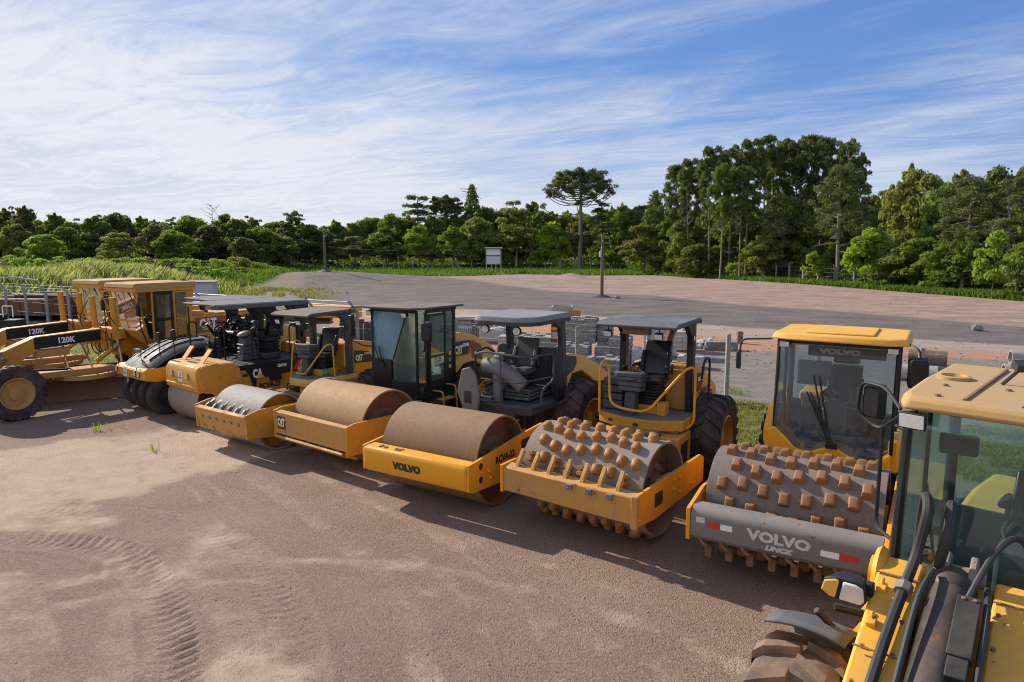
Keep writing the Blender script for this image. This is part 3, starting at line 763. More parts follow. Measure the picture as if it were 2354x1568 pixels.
# ------------------------------------------------------------------ shared machine pieces (machine axes: x forward, y left, z up)
def wheel(root, c, Rr, W, mt, mr, side=1, lugs=22, lug_h=.045, name='wheel', rim_r=.40, xf=None, smoothtyre=False, hole=.10, lean=1):
    """a tyre with chevron lugs, and its rim"""
    t = MB(xf)
    hw = W/2; s = .84
    prof = [(Rr*.56, -hw*.80), (Rr*.66, -hw*.98), (Rr*.82, -hw*1.0), (Rr*.93, -hw*.93), (Rr*.975, -hw*.75), (Rr*.99, -hw*.3), (Rr*.99, hw*.3), (Rr*.975, hw*.75), (Rr*.93, hw*.93), (Rr*.82, hw*1.0), (Rr*.66, hw*.98), (Rr*.56, hw*.80), (Rr*.52, 0)]
    t.lathe(prof, c, 'y', 56, closed=True)
    if not smoothtyre:
        for i in range(lugs):
            for sd in (-1, 1):
                a0 = 2*PI*(i+(.5 if sd > 0 else 0))/lugs
                rows = []
                for (f, da, hgt, ww) in ((.02, 0, 1, .052), (.45, .10*lean, 1, .05), (.80, .17*lean, .9, .06), (1.02, .20*lean, .45, .068), (1.03, .215*lean, -.9, .05)):
                    a = a0+da*.9; rr_o = (Rr*(.985 if f < .9 else .95 if f < 1.025 else .80)); top = rr_o+lug_h*max(hgt, .35)
                    y = sd*hw*min(f, 1.03); u = ww/Rr/.9
                    rows.append((a, rr_o-.02, top, y, u))
                V = []
                for a, lo_, hi_, y, u in rows:
                    for aa, rr in ((a-u, lo_), (a-u*.72, hi_), (a+u*.72, hi_), (a+u, lo_)):
                        V.append((c[0]+rr*math.cos(aa), c[1]+y, c[2]+rr*math.sin(aa)))
                Fc = [(0, 1, 2, 3)]
                for j in range(len(rows)-1):
                    b_ = j*4; Fc += [(b_, b_+1, b_+5, b_+4), (b_+1, b_+2, b_+6, b_+5), (b_+2, b_+3, b_+7, b_+6)]
                b_ = (len(rows)-1)*4; Fc.append((b_, b_+1, b_+2, b_+3))
                t.add(V, Fc)
    o = t.build(name, mt, root, smooth=35)
    r = MB(xf); rr = Rr*.57
    for sd in (-1, 1):
        r.lathe([(rr, sd*hw*.82), (rr*1.04, sd*hw*.9), (rr*.98, sd*hw*.93), (rr*.90, sd*hw*.6), (rr*.80, sd*hw*.42), (rr*.45, sd*hw*.40), (rr*.42, sd*hw*.62), (rr*.30, sd*hw*.66), (0.001, sd*hw*.66)], c, 'y', 40)
        for k in range(10):
            a = 2*PI*k/10; x, z = c[0]+rr*.62*math.cos(a), c[2]+rr*.62*math.sin(a)
            r.cyl((x, c[1]+sd*hw*.38, z), (x, c[1]+sd*hw*.50, z), .022, n=6)
    r.build('rim', mr, o, smooth=35)
    return o

def seat(root, c, m, xf=None, face=0.0, arms=True, back=.62, w_=.5, lean_=.20):
    X = (xf or Matrix.Identity(4)) @ T(*c) @ rotz(face)
    s = MB(X)
    s.prism([(-.24,0),(.24,-.01),(.26,.06),(.22,.12),(-.20,.10),(-.26,.06)], 'y', -w_/2, w_/2)
    s.prism([(-.26,.08),(-.18,.10),(-.18-lean_,back),(-.22-lean_,back+.06),(-.29-lean_,back+.04),(-.32,.10)], 'y', -w_*.46, w_*.46)
    for y in (-w_*.44, w_*.44): s.prism([(-.17,.10),(-.11,.14),(-.14-lean_*.8,back*.8),(-.20-lean_*.8,back*.8)], 'y', y-.04, y+.04)
    if arms:
        for y in (-w_*.58, w_*.58): s.box((-.12, y, .27), (.34, .07, .06), (0, -.08, 0)); s.box((-.26, y, .2), (.05, .04, .2))
    o = s.build('seat', m, root, bevel=.025, seg=3)
    b = MB(X)
    for i in range(5): k = .44-.02*(i % 2)*2; b.box((-.02, 0, -.05-.055*i), (k, k, .045))
    b.box((-.02, 0, -.36), (.46, .42, .12))
    b.build('suspension_bellows', M['black'], root, bevel=.01)
    return o

def steering(root, c, xf=None, tilt=.5, r=.20, col=None, base=None):
    X = (xf or Matrix.Identity(4)) @ T(*c) @ Matrix.Rotation(tilt, 4, 'Y')
    s = MB(X)
    s.tube([(r*math.cos(2*PI*i/24), r*math.sin(2*PI*i/24), 0) for i in range(24)], .016, 8, closed=True)
    for a in (PI/2, PI*7/6, PI*11/6): s.cyl((0, 0, -.02), (r*math.cos(a), r*math.sin(a), 0), .011, n=6)
    s.cyl((0, 0, -.05), (0, 0, .02), .045, n=12)
    o = s.build('steering_wheel', M['black'], root)
    s = MB(xf); p = Vector(c); d = Matrix.Rotation(tilt, 3, 'Y') @ Vector((0, 0, -1))
    e = p+d*(.38 if base is None else base)
    s.cyl(p, e, .035, .05, 10)
    s.build('steering_column', M['black'], root)
    return o

def lamp(root, c, d, xf=None, size=(.10, .16, .11), m=None, round_=False):
    """a work lamp: housing with a glass face along d"""
    q = Vector(d).to_track_quat('X', 'Z').to_matrix().to_4x4()
    X = (xf or Matrix.Identity(4)) @ T(*c) @ q
    s = MB(X)
    if round_:
        s.cyl((-.08, 0, 0), (-.02, 0, 0), size[1]*.25, size[1]/2, 16); s.cyl((-.02, 0, 0), (.025, 0, 0), size[1]/2, n=16)
    else: s.prism([(-size[1]/2, -size[2]/2), (size[1]/2, -size[2]/2), (size[1]/2, size[2]/2), (-size[1]/2, size[2]/2)], 'x', size[0]/2, -size[0]/2, sc=.7)
    s.cyl((-.03, 0, size[2]*.3), (-.03, 0, size[2]*.95), .014, n=6)
    o = s.build('work_lamp', m or M['black'], root, bevel=.006)
    g = MB(X)
    if round_: g.lathe([(size[1]*.43, .024), (size[1]*.40, .034), (size[1]*.2, .042), (.001, .044)], (0, 0, 0), 'x', 16)
    else: g.box((size[0]/2+.003, 0, 0), (.008, size[1]*.84, size[2]*.80))
    g.build('lamp_glass', M['lens'], o)
    return o

def mirror(root, arm, c, d, size, xf=None, m=None, r=.014):
    s = MB(xf); s.tube(bend(arm, .08), r, 8); o = s.build('mirror_arm', M['black'], root)
    q = Vector(d).to_track_quat('X', 'Z').to_matrix().to_4x4()
    s = MB((xf or Matrix.Identity(4)) @ T(*c) @ q)
    w_, h = size[0]/2, size[1]/2; P = [(-w_*.8, -h), (w_*.8, -h), (w_, -h*.7), (w_, h*.8), (w_*.8, h), (-w_*.8, h), (-w_, h*.8), (-w_, -h*.7)]
    s.prism(P, 'x', .04, -.05, sc=.85)
    k = s.build('mirror', m or M['black'], root, bevel=.012)
    g = MB((xf or Matrix.Identity(4)) @ T(*c) @ q); g.prism([(a*.9, b_*.93) for a, b_ in P], 'x', .0405, .044); g.build('mirror_glass', M['chrome'], k)

def rail(root, pts, r=.02, m=None, xf=None, rad=.12, name='hand_rail', closed=False):
    s = MB(xf); s.tube(bend(pts, rad, 6, closed), r, 8, closed); return s.build(name, m or M['cat'], root)

def hoses(root, lst, m=None, xf=None, name='hydraulic_hose'):
    for pts, r in lst:
        s = MB(xf); s.tube([p for p in smooth_poly(pts, 8)], r, 8); s.build(name, m or M['hose'], root)

def cat_logo(root, loc, face, size, xf=None, word='CAT', mt=None, w_=None):
    o = text('lettering', word, root, mt or M['white'], loc, face, size, w_ or size*1.75, bold=size*.07, xf=xf)
    f = Vector(face).normalized(); x = Vector((0, 0, 1)).cross(f).normalized(); L = Vector(loc)
    s = MB(xf); cx = (w_ or size*1.75)*(.02 if word == 'CAT' else .27)
    V = [L+x*(cx-size*.48)+Vector((0, 0, -size*.53)), L+x*(cx+size*.48)+Vector((0, 0, -size*.53)), L+x*cx+Vector((0, 0, size*.02))]
    V = [v+f*.005 for v in V]+[v+f*.009 for v in V]
    s.add(V, [(0, 1, 2), (3, 4, 5), (0, 1, 4, 3), (1, 2, 5, 4), (2, 0, 3, 5)]); s.build('logo_triangle', M['logoyellow'], root, smooth=0)
    return o

def sticker(root, loc, face, w_, h, xf=None, m=None, marks=None, name='sticker', tilt=0):
    f = Vector(face).normalized(); x = Vector((0, 0, 1)).cross(f).normalized(); z = f.cross(x); L = Vector(loc)
    if tilt: x = Matrix.Rotation(tilt, 3, f) @ x; z = Matrix.Rotation(tilt, 3, f) @ z
    s = MB(xf); V = [L+x*a+z*b_+f*k for k in (0, .003) for a, b_ in ((-w_/2, -h/2), (w_/2, -h/2), (w_/2, h/2), (-w_/2, h/2))]
    s.add(V, [(0, 1, 2, 3), (4, 5, 6, 7), (0, 1, 5, 4), (1, 2, 6, 5), (2, 3, 7, 6), (3, 0, 4, 7)])
    o = s.build(name, m or M['white'], root, smooth=0)
    if marks:                               # a small black emblem over a name
        g = MB(xf)
        def q(a0, b0, a1, b1, a2, b2): g.add([L+x*a*w_+z*b_*h+f*.0055 for a, b_ in ((a0, b0), (a1, b1), (a2, b2))], [(0, 1, 2)])
        q(-.12, .02, .02, .22, .10, .36); q(-.12, .02, .02, .22, -.02, .02); q(.0, .30, -.22, .36, -.03, .40); q(.05, .12, .30, .38, .12, .38); q(.0, .06, .12, .0, .2, .2)
        g.build('emblem', M['blackletter'], o, smooth=0)
        text('lettering', marks, o, M['blackletter'], L-z*h*.12+f*.0045, face, h*.10, w_*.78, bold=.0015, xf=xf)
        k = MB(xf)
        for j, ww in enumerate((.5, .36)): k.add([L+x*a*w_*ww+z*(b_-.26-.08*j)*h+f*.0045 for a, b_ in ((-.5, -.012), (.5, -.012), (.5, .012), (-.5, .012))], [(0, 1, 2, 3)])
        k.build('small_print', M['greylight'], o, smooth=0)
    return o

# ------------------------------------------------------------------ the five single-drum soil rollers
def roller_front(root, Rd, W, zc, mdrum, mframe, style, lx0=1.02, fw=1.15, pads=None, mpad=None):
    d = MB(); hw = W/2
    d.lathe([(Rd, -hw), (Rd, hw), (Rd-.035, hw), (Rd-.035, hw-.26), (Rd-.035, -hw+.26), (Rd-.035, -hw)], (0, 0, zc), 'y', 96, closed=True)
    dr = d.build('drum', mdrum, root, smooth=50, bevel=.006)
    e = MB()
    for s in (-1, 1):
        e.lathe([(Rd-.036, s*(hw-.24)), (Rd*.55, s*(hw-.26)), (Rd*.5, s*(hw-.16)), (Rd*.28, s*(hw-.14)), (Rd*.26, s*(hw-.04)), (.001, s*(hw-.04))], (0, 0, zc), 'y', 48)
        for k in range(8):
            a = 2*PI*k/8; e.cyl((Rd*.4*math.cos(a), s*(hw-.14), zc+Rd*.4*math.sin(a)), (Rd*.4*math.cos(a), s*(hw-.09), zc+Rd*.4*math.sin(a)), .025, n=6)
    e.build('drum_web', M['rust'] if style != 'cs423' else mframe, dr, smooth=40)
    for s in (-1, 1):                        # isolator carriers between hub and frame
        k = MB(); k.prism([(-.28, zc-.22), (.28, zc-.22), (.34, zc), (.2, zc+.2), (-.2, zc+.2), (-.34, zc)], 'y', s*(hw-.03), s*(hw+.02)); k.build('drum_support', mframe, root, bevel=.01)
    if pads:
        n_row, n_y, ph, pw, pl, shape = pads
        pm = {}
        cnt = 0; rest = MB()
        a_cam = R(40)
        for i in range(n_row):
            for j in range(n_y):
                a = 2*PI*i/n_row + pads_skew + R(4.5)*math.sin(j*1.35+i*.4)
                y = -hw+W*(j+.5)/n_y + (0.5*W/n_y if (i % 2) else 0) - .25*W/n_y
                if abs(y) > hw-.07: continue
                split = (abs(((a-R(20)+PI) % (2*PI))-PI) < R(5.0))
                b0, b1, zl = pw, pw*.74, ph
                V = []; segs = 10 if shape == 'oval' else 4
                def ring(wx, wy, z):
                    if shape == 'oval':
                        return [(wx*(abs(math.cos(t))**.55)*math.copysign(1, math.cos(t)), wy*(abs(math.sin(t))**.55)*math.copysign(1, math.sin(t)), z) for t in [2*PI*q/14 for q in range(14)]]
                    return [(sx*wx, sy*wy, z) for sx, sy in ((-1, -1), (1, -1), (1, 1), (-1, 1))]
                parts_ = [(0, 1)] if not split else [(-.5*pl-.0, .42), (.5*pl+.0, .42)]
                mb = MB() if True else None
                X = T(0, y, zc) @ Matrix.Rotation(-a, 4, 'Y') @ T(Rd-.012, 0, 0) @ Matrix.Rotation(PI/2, 4, 'Y')
                for off, fr in parts_:
                    key = (fr,)
                    r0 = ring(pl*fr, b0, 0); r1 = ring(pl*fr*.82, b1, zl*.88); r2 = ring(pl*fr*.66, b1*.8, zl)
                    m_ = len(r0)
                    VV = r0+r1+r2; FF = [(q, (q+1) % m_, m_+(q+1) % m_, m_+q) for q in range(m_)]+[(m_+q, m_+(q+1) % m_, 2*m_+(q+1) % m_, 2*m_+q) for q in range(m_)]+[list(range(2*m_, 3*m_))]
                    XX = X @ T(off*1.0, 0, 0)
                    vis = (-.35 < math.sin(a)) and (math.cos(a) > -.62) and cnt < 98
                    if vis:
                        if key not in pm:
                            t_ = MB(); t_.add(VV, FF); o = t_.build('pad', mpad, dr, bevel=.008 if shape != 'oval' else 0, smooth=50); pm[key] = o
                        else:
                            o = pm[key].copy(); COL.objects.link(o); o.parent = dr
                        o.matrix_local = XX; cnt += 1
                    else: rest.add(VV, FF, 0, XX)
        r_ = rest.build('pad', mpad, dr, smooth=50); r_['kind'] = 'stuff'
    return dr

def side_plate(root, pts, y, m, th=.05, name='side_plate', hole=None, bolts=()):
    k = MB(); k.prism(pts, 'y', y-th/2, y+th/2)
    s = 1 if y > 0 else -1
    for bx_, bz in bolts:
        k.lathe([(.034, s*.0), (.034, s*.012), (.024, s*.014), (.022, s*.03), (.001, s*.032)], (bx_, y+s*th/2, bz), 'y', 10)
    o = k.build(name, m, root, bevel=.008)
    return o

def hood_shape(root, prof, hw, m, xf, top=.75, name='engine_hood', mid=None):
    """a bonnet: side profile (x,z) pulled in towards the top"""
    zmin = min(p[1] for p in prof); zmax = max(p[1] for p in prof)
    b = MB(xf); n_ = len(prof); V = []
    for s in (-1, 1):
        for x, z in prof: t = (z-zmin)/(zmax-zmin); V.append((x, s*hw*(1-(1-top)*t*t), z))
    Fc = [list(range(n_)), list(range(n_, 2*n_))]+[(i, (i+1) % n_, n_+(i+1) % n_, n_+i) for i in range(n_)]
    b.add(V, Fc)
    return b.build(name, m, root, bevel=.07, seg=3, smooth=60)

def chassis(root, xf, rear=True, m=None):
    m = m or M['grime']
    k = MB(); k.bx(-1.22, -.98, -.75, .75, .45, .95); k.box((-1.35, 0, .7), (.5, .5, .5)); k.build('front_crossmember', m, root, bevel=.02)
    k = MB(xf)
    k.bx(-1.75, -1.35, -.35, .35, .5, 1.2); k.bx(-3.9, -1.6, -.42, .42, .55, 1.15); k.bx(-2.4, -1.7, -.62, .62, .75, 1.2)
    k.cyl((-3.0, -.8, .78), (-3.0, .8, .78), .16, n=14)
    k.cyl((-1.5, 0, .45), (-1.5, 0, 1.15), .14, n=12)
    k.build('rear_frame', m, root, bevel=.02)
    rs_ = random.Random(3); L = []
    for i in range(9):
        y = -.55+i*.14+rs_.uniform(-.04, .04)
        L.append(([(-1.1, y*.8, .85), (-1.22, y, 1.05+rs_.uniform(-.06, .1)), (-1.45, y*.9, 1.0), (-1.6, y*.6, .82)], .017))
    hoses(root, L)
    k = MB(); rr = random.Random(5)
    for i in range(14): k.box((-1.15-rr.random()*.35, rr.uniform(-.6, .6), .7+rr.random()*.3), (.08+rr.random()*.1, .06+rr.random()*.12, .06+rr.random()*.14), (rr.random(), rr.random(), rr.random()))
    k.build('hydraulic_fittings', M['rust'], root, bevel=.008)

def rear_wheels(root, xf, x=-3.0, y=.86, Rr=.80, W=.58, mt=None, mr=None, lugs=20):
    for s in (-1, 1): wheel(root, (x, s*y, Rr-.02), Rr, W, mt or M['rubber'], mr or M['cat'], s, lugs=lugs, xf=xf, lean=-1, lug_h=.05)

def grip(root, xf, pts, m=M['cat'], r=.021, rad=.14): return rail(root, pts, r, m, xf, rad)

HX = -1.2
M['volvo_roof'] = paint('lightly_dusted_yellow_roof', (0.74, 0.38, 0.05), dust=.35, rust=.1, rough=.5, dcol=(.55, .38, .18))  # yellow roof paint under a light layer of dust
def rearxf(yaw, oy=0.0, ox=0.0): return T(HX+ox, oy, 0) @ rotz(R(yaw)) @ T(-HX, 0, 0)
pads_skew = 0.0

# --- 5: small single-drum roller with grey drum and tooth scraper
def roller_small():
    t = thing('single_drum_roller', 'small open roller with grey drum behind a rusty plate of scraper teeth', 'road roller', (-5.66, 14.86, 0), R(-126), 'single drum rollers parked in the row')
    roller_front(t, .61, 1.68, .61, M['drum_grey'], M['cat'], 'cs423')
    k = MB(); k.prism([(.86, .92), (.94, .88), (.84, .40), (.70, .34), (.66, .38), (.80, .44)], 'y', -.93, .93); k.build('scraper_plate', M['cat_dusty'], t, bevel=.01)
    for s in (-1, 1): side_plate(t, [(.92, .92), (.90, .42), (.2, .35), (-1.0, .45), (-1.0, .95), (.2, 1.0), (.6, .99)], s*.93, M['cat'], bolts=[(.1, .6), (.1, .8), (-.2, .65)])
    for i in range(6):                       # scraper fingers bolted along the top, clods along the bottom
        y = -.68+i*.27
        k = MB(); k.prism([(.62, 1.02), (.60, 1.04), (.80, .80), (.90, .66), (.93, .70), (.84, .90)], 'y', y-.035, y+.035)
        for q in range(3): k.box((.86-.05*q, y+.01, .84-.0*q+.05*q), (.09, .07, .05), (.3, .6, .2))
        k.build('scraper_tooth', M['greymetal'], t, bevel=.005)
    k = MB(); rr = random.Random(2)
    for i in range(16): k.box((.80+rr.uniform(-.03, .05), -.75+i*.1, .46+rr.uniform(-.05, .03)), (.08, .07, .07), (rr.random(), rr.random(), 0))
    k.build('caked_mud', M['cat_dusty'], t, bevel=.01)
    X = rearxf(5, .12)
    chassis(t, X)
    k = MB(X); k.prism([(-1.25, -.55), (-1.02, -.32), (-1.02, .25), (-1.22, .5), (-2.3, .58), (-2.3, -.58)], 'z', 1.12, 1.30); k.build('operator_platform', M['hoodpale'], t, bevel=.012)
    k = MB(X); k.prism([(-1.27, -.53), (-1.05, -.31), (-1.05, .24), (-1.24, .48), (-2.3, .56), (-2.3, -.56)], 'z', 1.304, 1.315); k.build('floor_mat', M['greylight'], t)
    k = MB(X); k.bx(-1.3, -1.9, -.28, .28, .7, 1.12); k.cyl((-1.3, 0, .5), (-1.3, 0, 1.1), .2); k.build('pedestal', M['cat'], t, bevel=.02)
    cat_console(t, X, -1.35, -.12, 1.31, 0)
    seat(t, (-1.75, .0, 1.72), M['seat'], X, face=R(12), arms=False, back=.62)
    k = MB(X); k.bx(-2.0, -1.5, -.26, .26, 1.31, 1.46); k.build('seat_base', M['cat'], t, bevel=.015)
    steering(t, (-1.42, -.05, 1.93), X, .35, .19)
    rops(t, X, -.80, -2.32, -.60, .62, 2.86, -2.05, .6, M['charcoal'], topm='browntop')
    for s in (-1, 1): grip(t, X, [(-1.2, s*.46, 1.32), (-1.3, s*.50, 1.9), (-1.38, s*.5, 2.12), (-1.5, s*.5, 2.12), (-1.75, s*.46, 1.75), (-1.35, s*.40, 1.48), (-1.28, s*.2, 1.42)] if s < 0 else
             [(-1.08, -.15, 1.42), (-1.12, .1, 1.40), (-1.16, .2, 1.55), (-1.45, .46, 2.08), (-1.62, .5, 2.08), (-1.66, .5, 1.3)])
    grip(t, X, [(-1.95, .55, 1.5), (-1.95, .55, 2.1), (-2.2, .55, 2.1), (-2.2, .55, 1.3)])
    hood_shape(t, [(-2.25, 1.0), (-2.25, 2.02), (-2.5, 2.07), (-3.2, 1.95), (-3.85, 1.62), (-3.9, 1.0)], .56, M['cat'], X, .9)
    k = MB(X); k.prism([(-2.28, 1.55), (-2.98, 1.50), (-2.76, 1.78), (-2.28, 1.86)], 'y', .555, .562); k.build('decal_panel', M['dark'], t)
    cat_logo(t, (-2.42, .57, 1.66), (0, 1, 0), .15, X, 'CAT', w_=.24)
    text('lettering', 'CS423E', t, M['offwhite'], (-2.73, .566, 1.73), (0, 1, 0), .055, .26, bold=.004, xf=X)
    rear_wheels(t, X, -2.75, .70, .66, .44)
    k = MB(X); k.cyl((-2.45, .1, 2.0), (-2.45, .1, 2.38), .055); k.cyl((-2.45, .1, 2.36), (-2.56, .1, 2.52), .055); k.build('exhaust_pipe', M['charcoal'], t)
    k = MB(X); k.ball((-1.55, .33, 1.39), .085, 10, (1, 1, 1)); k.cyl((-1.55, .33, 1.44), (-1.55, .33, 1.50), .03, n=8); b = k.build('green_bottle', M['greenplastic'], None)
    return t

def cat_console(t, X, x, y, z0, kind):
    k = MB(X); k.prism([(x+.08, z0), (x-.12, z0), (x-.20, z0+.42), (x+.02, z0+.42)], 'y', y-.10, y+.10); k.build('console_stand', M['charcoal'], t, bevel=.02)
    k = MB(X)
    for i, (dx, hh) in enumerate(((.16, .0), (.17, .085), (.18, .17), (.18, .25))):
        k.box((x-.08, y, z0+.46+hh), (.26+dx*.4, .40+.02*i, .085), (0, -.12, 0))
    k.build('instrument_console', M['greyplastic'], t, bevel=.018)

def rops(t, X, x0, x1, y0, y1, z, px, py, m, thick=.055, curl=.06, lamps=True, post=.13, posty=None, topm='greytop'):
    """canopy on two rear posts"""
    k = MB(X); w_ = y1-y0
    P = [(x0, z-.10), (x0+.02, z-.05), (x0-.10, z), (x1+.1, z+.02), (x1, z-.03), (x1, z-.10), (x1+.06, z-.06), (x0-.12, z-.05)]
    k.prism(P, 'y', y0, y1)
    k.bx(x0-.15, x1+.1, y0+.02, y0+.06, z-.09, z-.02); k.bx(x0-.15, x1+.1, y1-.06, y1-.02, z-.09, z-.02)
    k.build('canopy', M[topm], t, bevel=.022, seg=3)
    pys = posty or (-py, py)
    for yy in pys:
        k = MB(X)
        k.prism([(px+post*.5, z-.10), (px-post*.6, z-.08), (px-.02-post*.4, 1.35), (px+.02+post*.5, 1.35)], 'y', yy-.06, yy+.06)
        k.prism([(px+.35, z-.09), (px, z-.09), (px, z-.5), (px+post*.5, z-.5), (px+.12, z-.3)], 'y', yy-.05, yy+.05)
        k.build('canopy_post', m, t, bevel=.015)
    k = MB(X); k.bx(px-.05, px+.05, pys[0], pys[-1], z-.17, z-.06); k.build('canopy_crossbeam', m, t, bevel=.012)
    if lamps:
        for yy in (y0+.22, y1-.32): lamp(t, (x0-.04, yy, z-.20), (1, 0, -.35), X)

def cat_platform(t, X, pts, z, h, m, holes=()):
    k = MB(X); k.prism(pts, 'z', z-h, z); k.build('operator_platform', m, t, bevel=.012)
    cx = sum(p[0] for p in pts)/len(pts); cy = sum(p[1] for p in pts)/len(pts)
    k = MB(X); k.prism([(cx+(x-cx)*.97, cy+(y-cy)*.97) for x, y in pts], 'z', z+.003, z+.012); k.build('floor_mat', M['greylight'], t)
    for (hx_, hy, nx_, ny_) in holes:
        k = MB(X); nn = Vector((nx_, ny_, 0)).normalized(); u = Vector((-nn.y, nn.x, 0)); c_ = Vector((hx_, hy, z-h*.55))
        V = [c_+nn*.006+u*.055*math.cos(a)+Vector((0, 0, .032*math.sin(a))) for a in [2*PI*i/12 for i in range(12)]]
        k.add(V+[v-nn*.02 for v in V], [list(range(12))]); k.build('tie_down_hole', M['dark'], t, smooth=0)

# --- 6: closed cab roller with rust-filmed drum
def roller_cab():
    t = thing('single_drum_roller', 'roller with black closed glass cab and smooth rust coloured drum', 'road roller', (-3.26, 13.91, 0), R(-128), 'single drum rollers parked in the row')
    roller_front(t, .765, 2.13, .765, M['drum_rust'], M['cat'], 'cs54')
    k = MB(); k.prism([(1.16, 1.00), (1.04, 1.02), (.98, .96), (1.0, .58), (1.16, .54)], 'y', -1.13, 1.13); k.build('front_bar', M['cat_dusty'], t, bevel=.015)
    k = MB(); k.prism([(1.24, .50), (1.20, .53), (.86, .36), (.84, .30), (1.16, .44)], 'y', -1.08, 1.08); k.bx(.9, 1.1, -1.05, 1.05, .40, .46); k.build('scraper_bar', M['cat_dusty'], t, bevel=.008)
    k = MB(); rr = random.Random(12)
    for i in range(26): k.box((1.06+rr.uniform(-.08, .08), rr.uniform(-.35, .95), .50+rr.uniform(-.02, .02)), (.10, .12, .04), (rr.uniform(-.4, .4), rr.uniform(-.4, .4), rr.random()*3))
    k.build('caked_mud', M['greymetal'], t, bevel=.01)
    for s in (-1, 1): side_plate(t, [(1.17, 1.02), (1.17, .46), (.55, .44), (-.2, .50), (-1.15, .56), (-1.15, 1.02), (.6, 1.06), (1.0, 1.06)], s*1.15, M['cat'], bolts=[(1.02, .92), (.9, .66), (.98, .50), (.7, .52), (.35, .80), (.35, .62), (.85, .92)])
    k = MB(); k.bx(1.163, 1.167, -1.05, -.78, .66, .92); k.build('decal_panel', M['dark'], t); cat_logo(t, (1.169, -.915, .80), (1, 0, 0), .17, None, 'CAT', w_=.235)
    X = rearxf(6, -.02); chassis(t, X)
    rear_wheels(t, X, -3.02, .86, .79, .58, M['rubber'])
    # cab: front screen, angled corner pane, door, rear pane
    x0, x1, z0, z1 = -1.22, -2.32, 1.16, 2.98; yl, yr = -.72, .72; cx_ = -1.22; cy_ = .56
    k = MB(X)
    for (x, y, a, b_, w_) in ((x0, yl, 1.16, z1, .055), (cx_, cy_, 1.16, z1, .055), (-1.35, yr, 1.3, z1, .055), (-1.98, yr, 1.3, z1, .06), (x1, yr, 1.3, z1, .07), (x1, yl, 1.3, z1, .07), (-1.8, yl, 1.3, z1, .05)):
        k.box((x, y, (a+b_)/2), (w_, w_, b_-a))
    k.bx(x1, x0, yl-.02, yl+.02, 2.92, 2.99); k.bx(x1, x0-.12, yr-.03, yr+.02, 2.92, 2.99); k.bx(x0-.02, x0+.02, yl, cy_, 2.92, 2.99); k.bx(x1-.02, x1+.02, yl, yr, 2.92, 2.99)
    k.bx(x1, -1.3, yr-.03, yr+.025, 1.28, 1.40); k.bx(x1-.02, x1+.02, yl, yr, 1.3, 1.75); k.bx(x1, x0, yl-.02, yl+.02, 1.28, 1.4)
    k.bx(x1, -1.99, yr-.02, yr+.015, 1.4, 1.98)
    k.build('cab_frame', M['black'], t, bevel=.012)
    k = MB(X); k.prism([(x0+.03, 1.16), (x0+.035, 1.86), (x0-.03, 1.86), (x0-.5, 1.2), (x0-.5, 1.02), (x0-.05, 1.02)], 'y', yl, -.17); k.prism([(x0+.03, 1.02), (x0+.03, 1.42), (x0-.03, 1.42), (x0-.05, 1.02)], 'y', -.17, cy_); k.bx(x1, x0, yl, yr, 1.05, 1.28); k.build('cab_lower_panel', M['black'], t, bevel=.02)
    k = MB(X); k.prism([(yl+.02, 1.86), (-.14, 1.86), (.28, 2.93), (yl+.02, 2.93)], 'x', x0-.003, x0+.003); k.build('windscreen', M['glassblue'], t, smooth=0)
    k = MB(X); k.prism([(-.13, 1.42), (cy_-.02, 1.42), (cy_-.02, 2.93), (.29, 2.93), (-.13, 1.87)], 'x', x0-.006, x0-.001); k.build('corner_window', M['glass'], t, smooth=0)
    k = MB(X); k.tube([(x0+.004, -.13, 1.87), (x0+.004, .285, 2.93)], .012, 6); k.build('window_seal', M['black'], t)
    f = (Vector((-1.35, yr, 0))-Vector((cx_, cy_, 0)))
    k = MB(X); k.add([(cx_, cy_, 1.4), (-1.35, yr, 1.4), (-1.35, yr, 2.93), (cx_, cy_, 2.93), (cx_+.004, cy_+.004, 1.4), (-1.346, yr+.004, 1.4), (-1.346, yr+.004, 2.93), (cx_+.004, cy_+.004, 2.93)], [(0, 1, 2, 3), (4, 5, 6, 7), (0, 1, 5, 4), (1, 2, 6, 5), (2, 3, 7, 6), (3, 0, 4, 7)]); k.build('side_pane', M['glass'], t, smooth=0)
    dr = MB(X)
    for z_ in (1.42, 1.97, 2.88): dr.bx(-1.95, -1.38, yr+.026, yr+.05, z_-.025, z_+.025)
    for x_ in (-1.39, -1.94): dr.bx(x_-.02, x_+.02, yr+.026, yr+.05, 1.40, 2.9)
    door = dr.build('door', M['black'], t, bevel=.006)
    k = MB(X); k.bx(-1.93, -1.40, yr+.033, yr+.038, 1.99, 2.87); k.bx(-1.93, -1.40, yr+.033, yr+.038, 1.44, 1.95); k.build('door_glass', M['glass'], door, smooth=0)
    k = MB(X); k.tube(bend([(-1.42, yr+.05, 2.25), (-1.36, yr+.10, 2.2), (-1.36, yr+.10, 1.5), (-1.42, yr+.05, 1.45)], .05), .013, 6); k.build('door_handle', M['black'], door)
    k = MB(X); k.bx(x1+.03, -2.02, yr-.003, yr+.003, 1.98, 2.92); k.build('rear_side_window', M['glass'], t, smooth=0)
    k = MB(X); k.bx(-1.2-.03, x1, yl-.003, yl+.003, 1.4, 2.92); k.build('far_side_window', M['glass'], t, smooth=0)
    k = MB(X); k.bx(x1-.003, x1+.003, yl+.04, yr-.04, 1.75, 2.92); k.build('rear_window', M['glass'], t, smooth=0)
    k = MB(X); k.prism([(-.98, -.78), (-1.02, .55), (-1.25, .78), (-2.62, .80), (-2.62, -.80), (-1.1, -.80)], 'z', 3.0, 3.05); k.build('cab_roof', M['browntop'], t, bevel=.015)
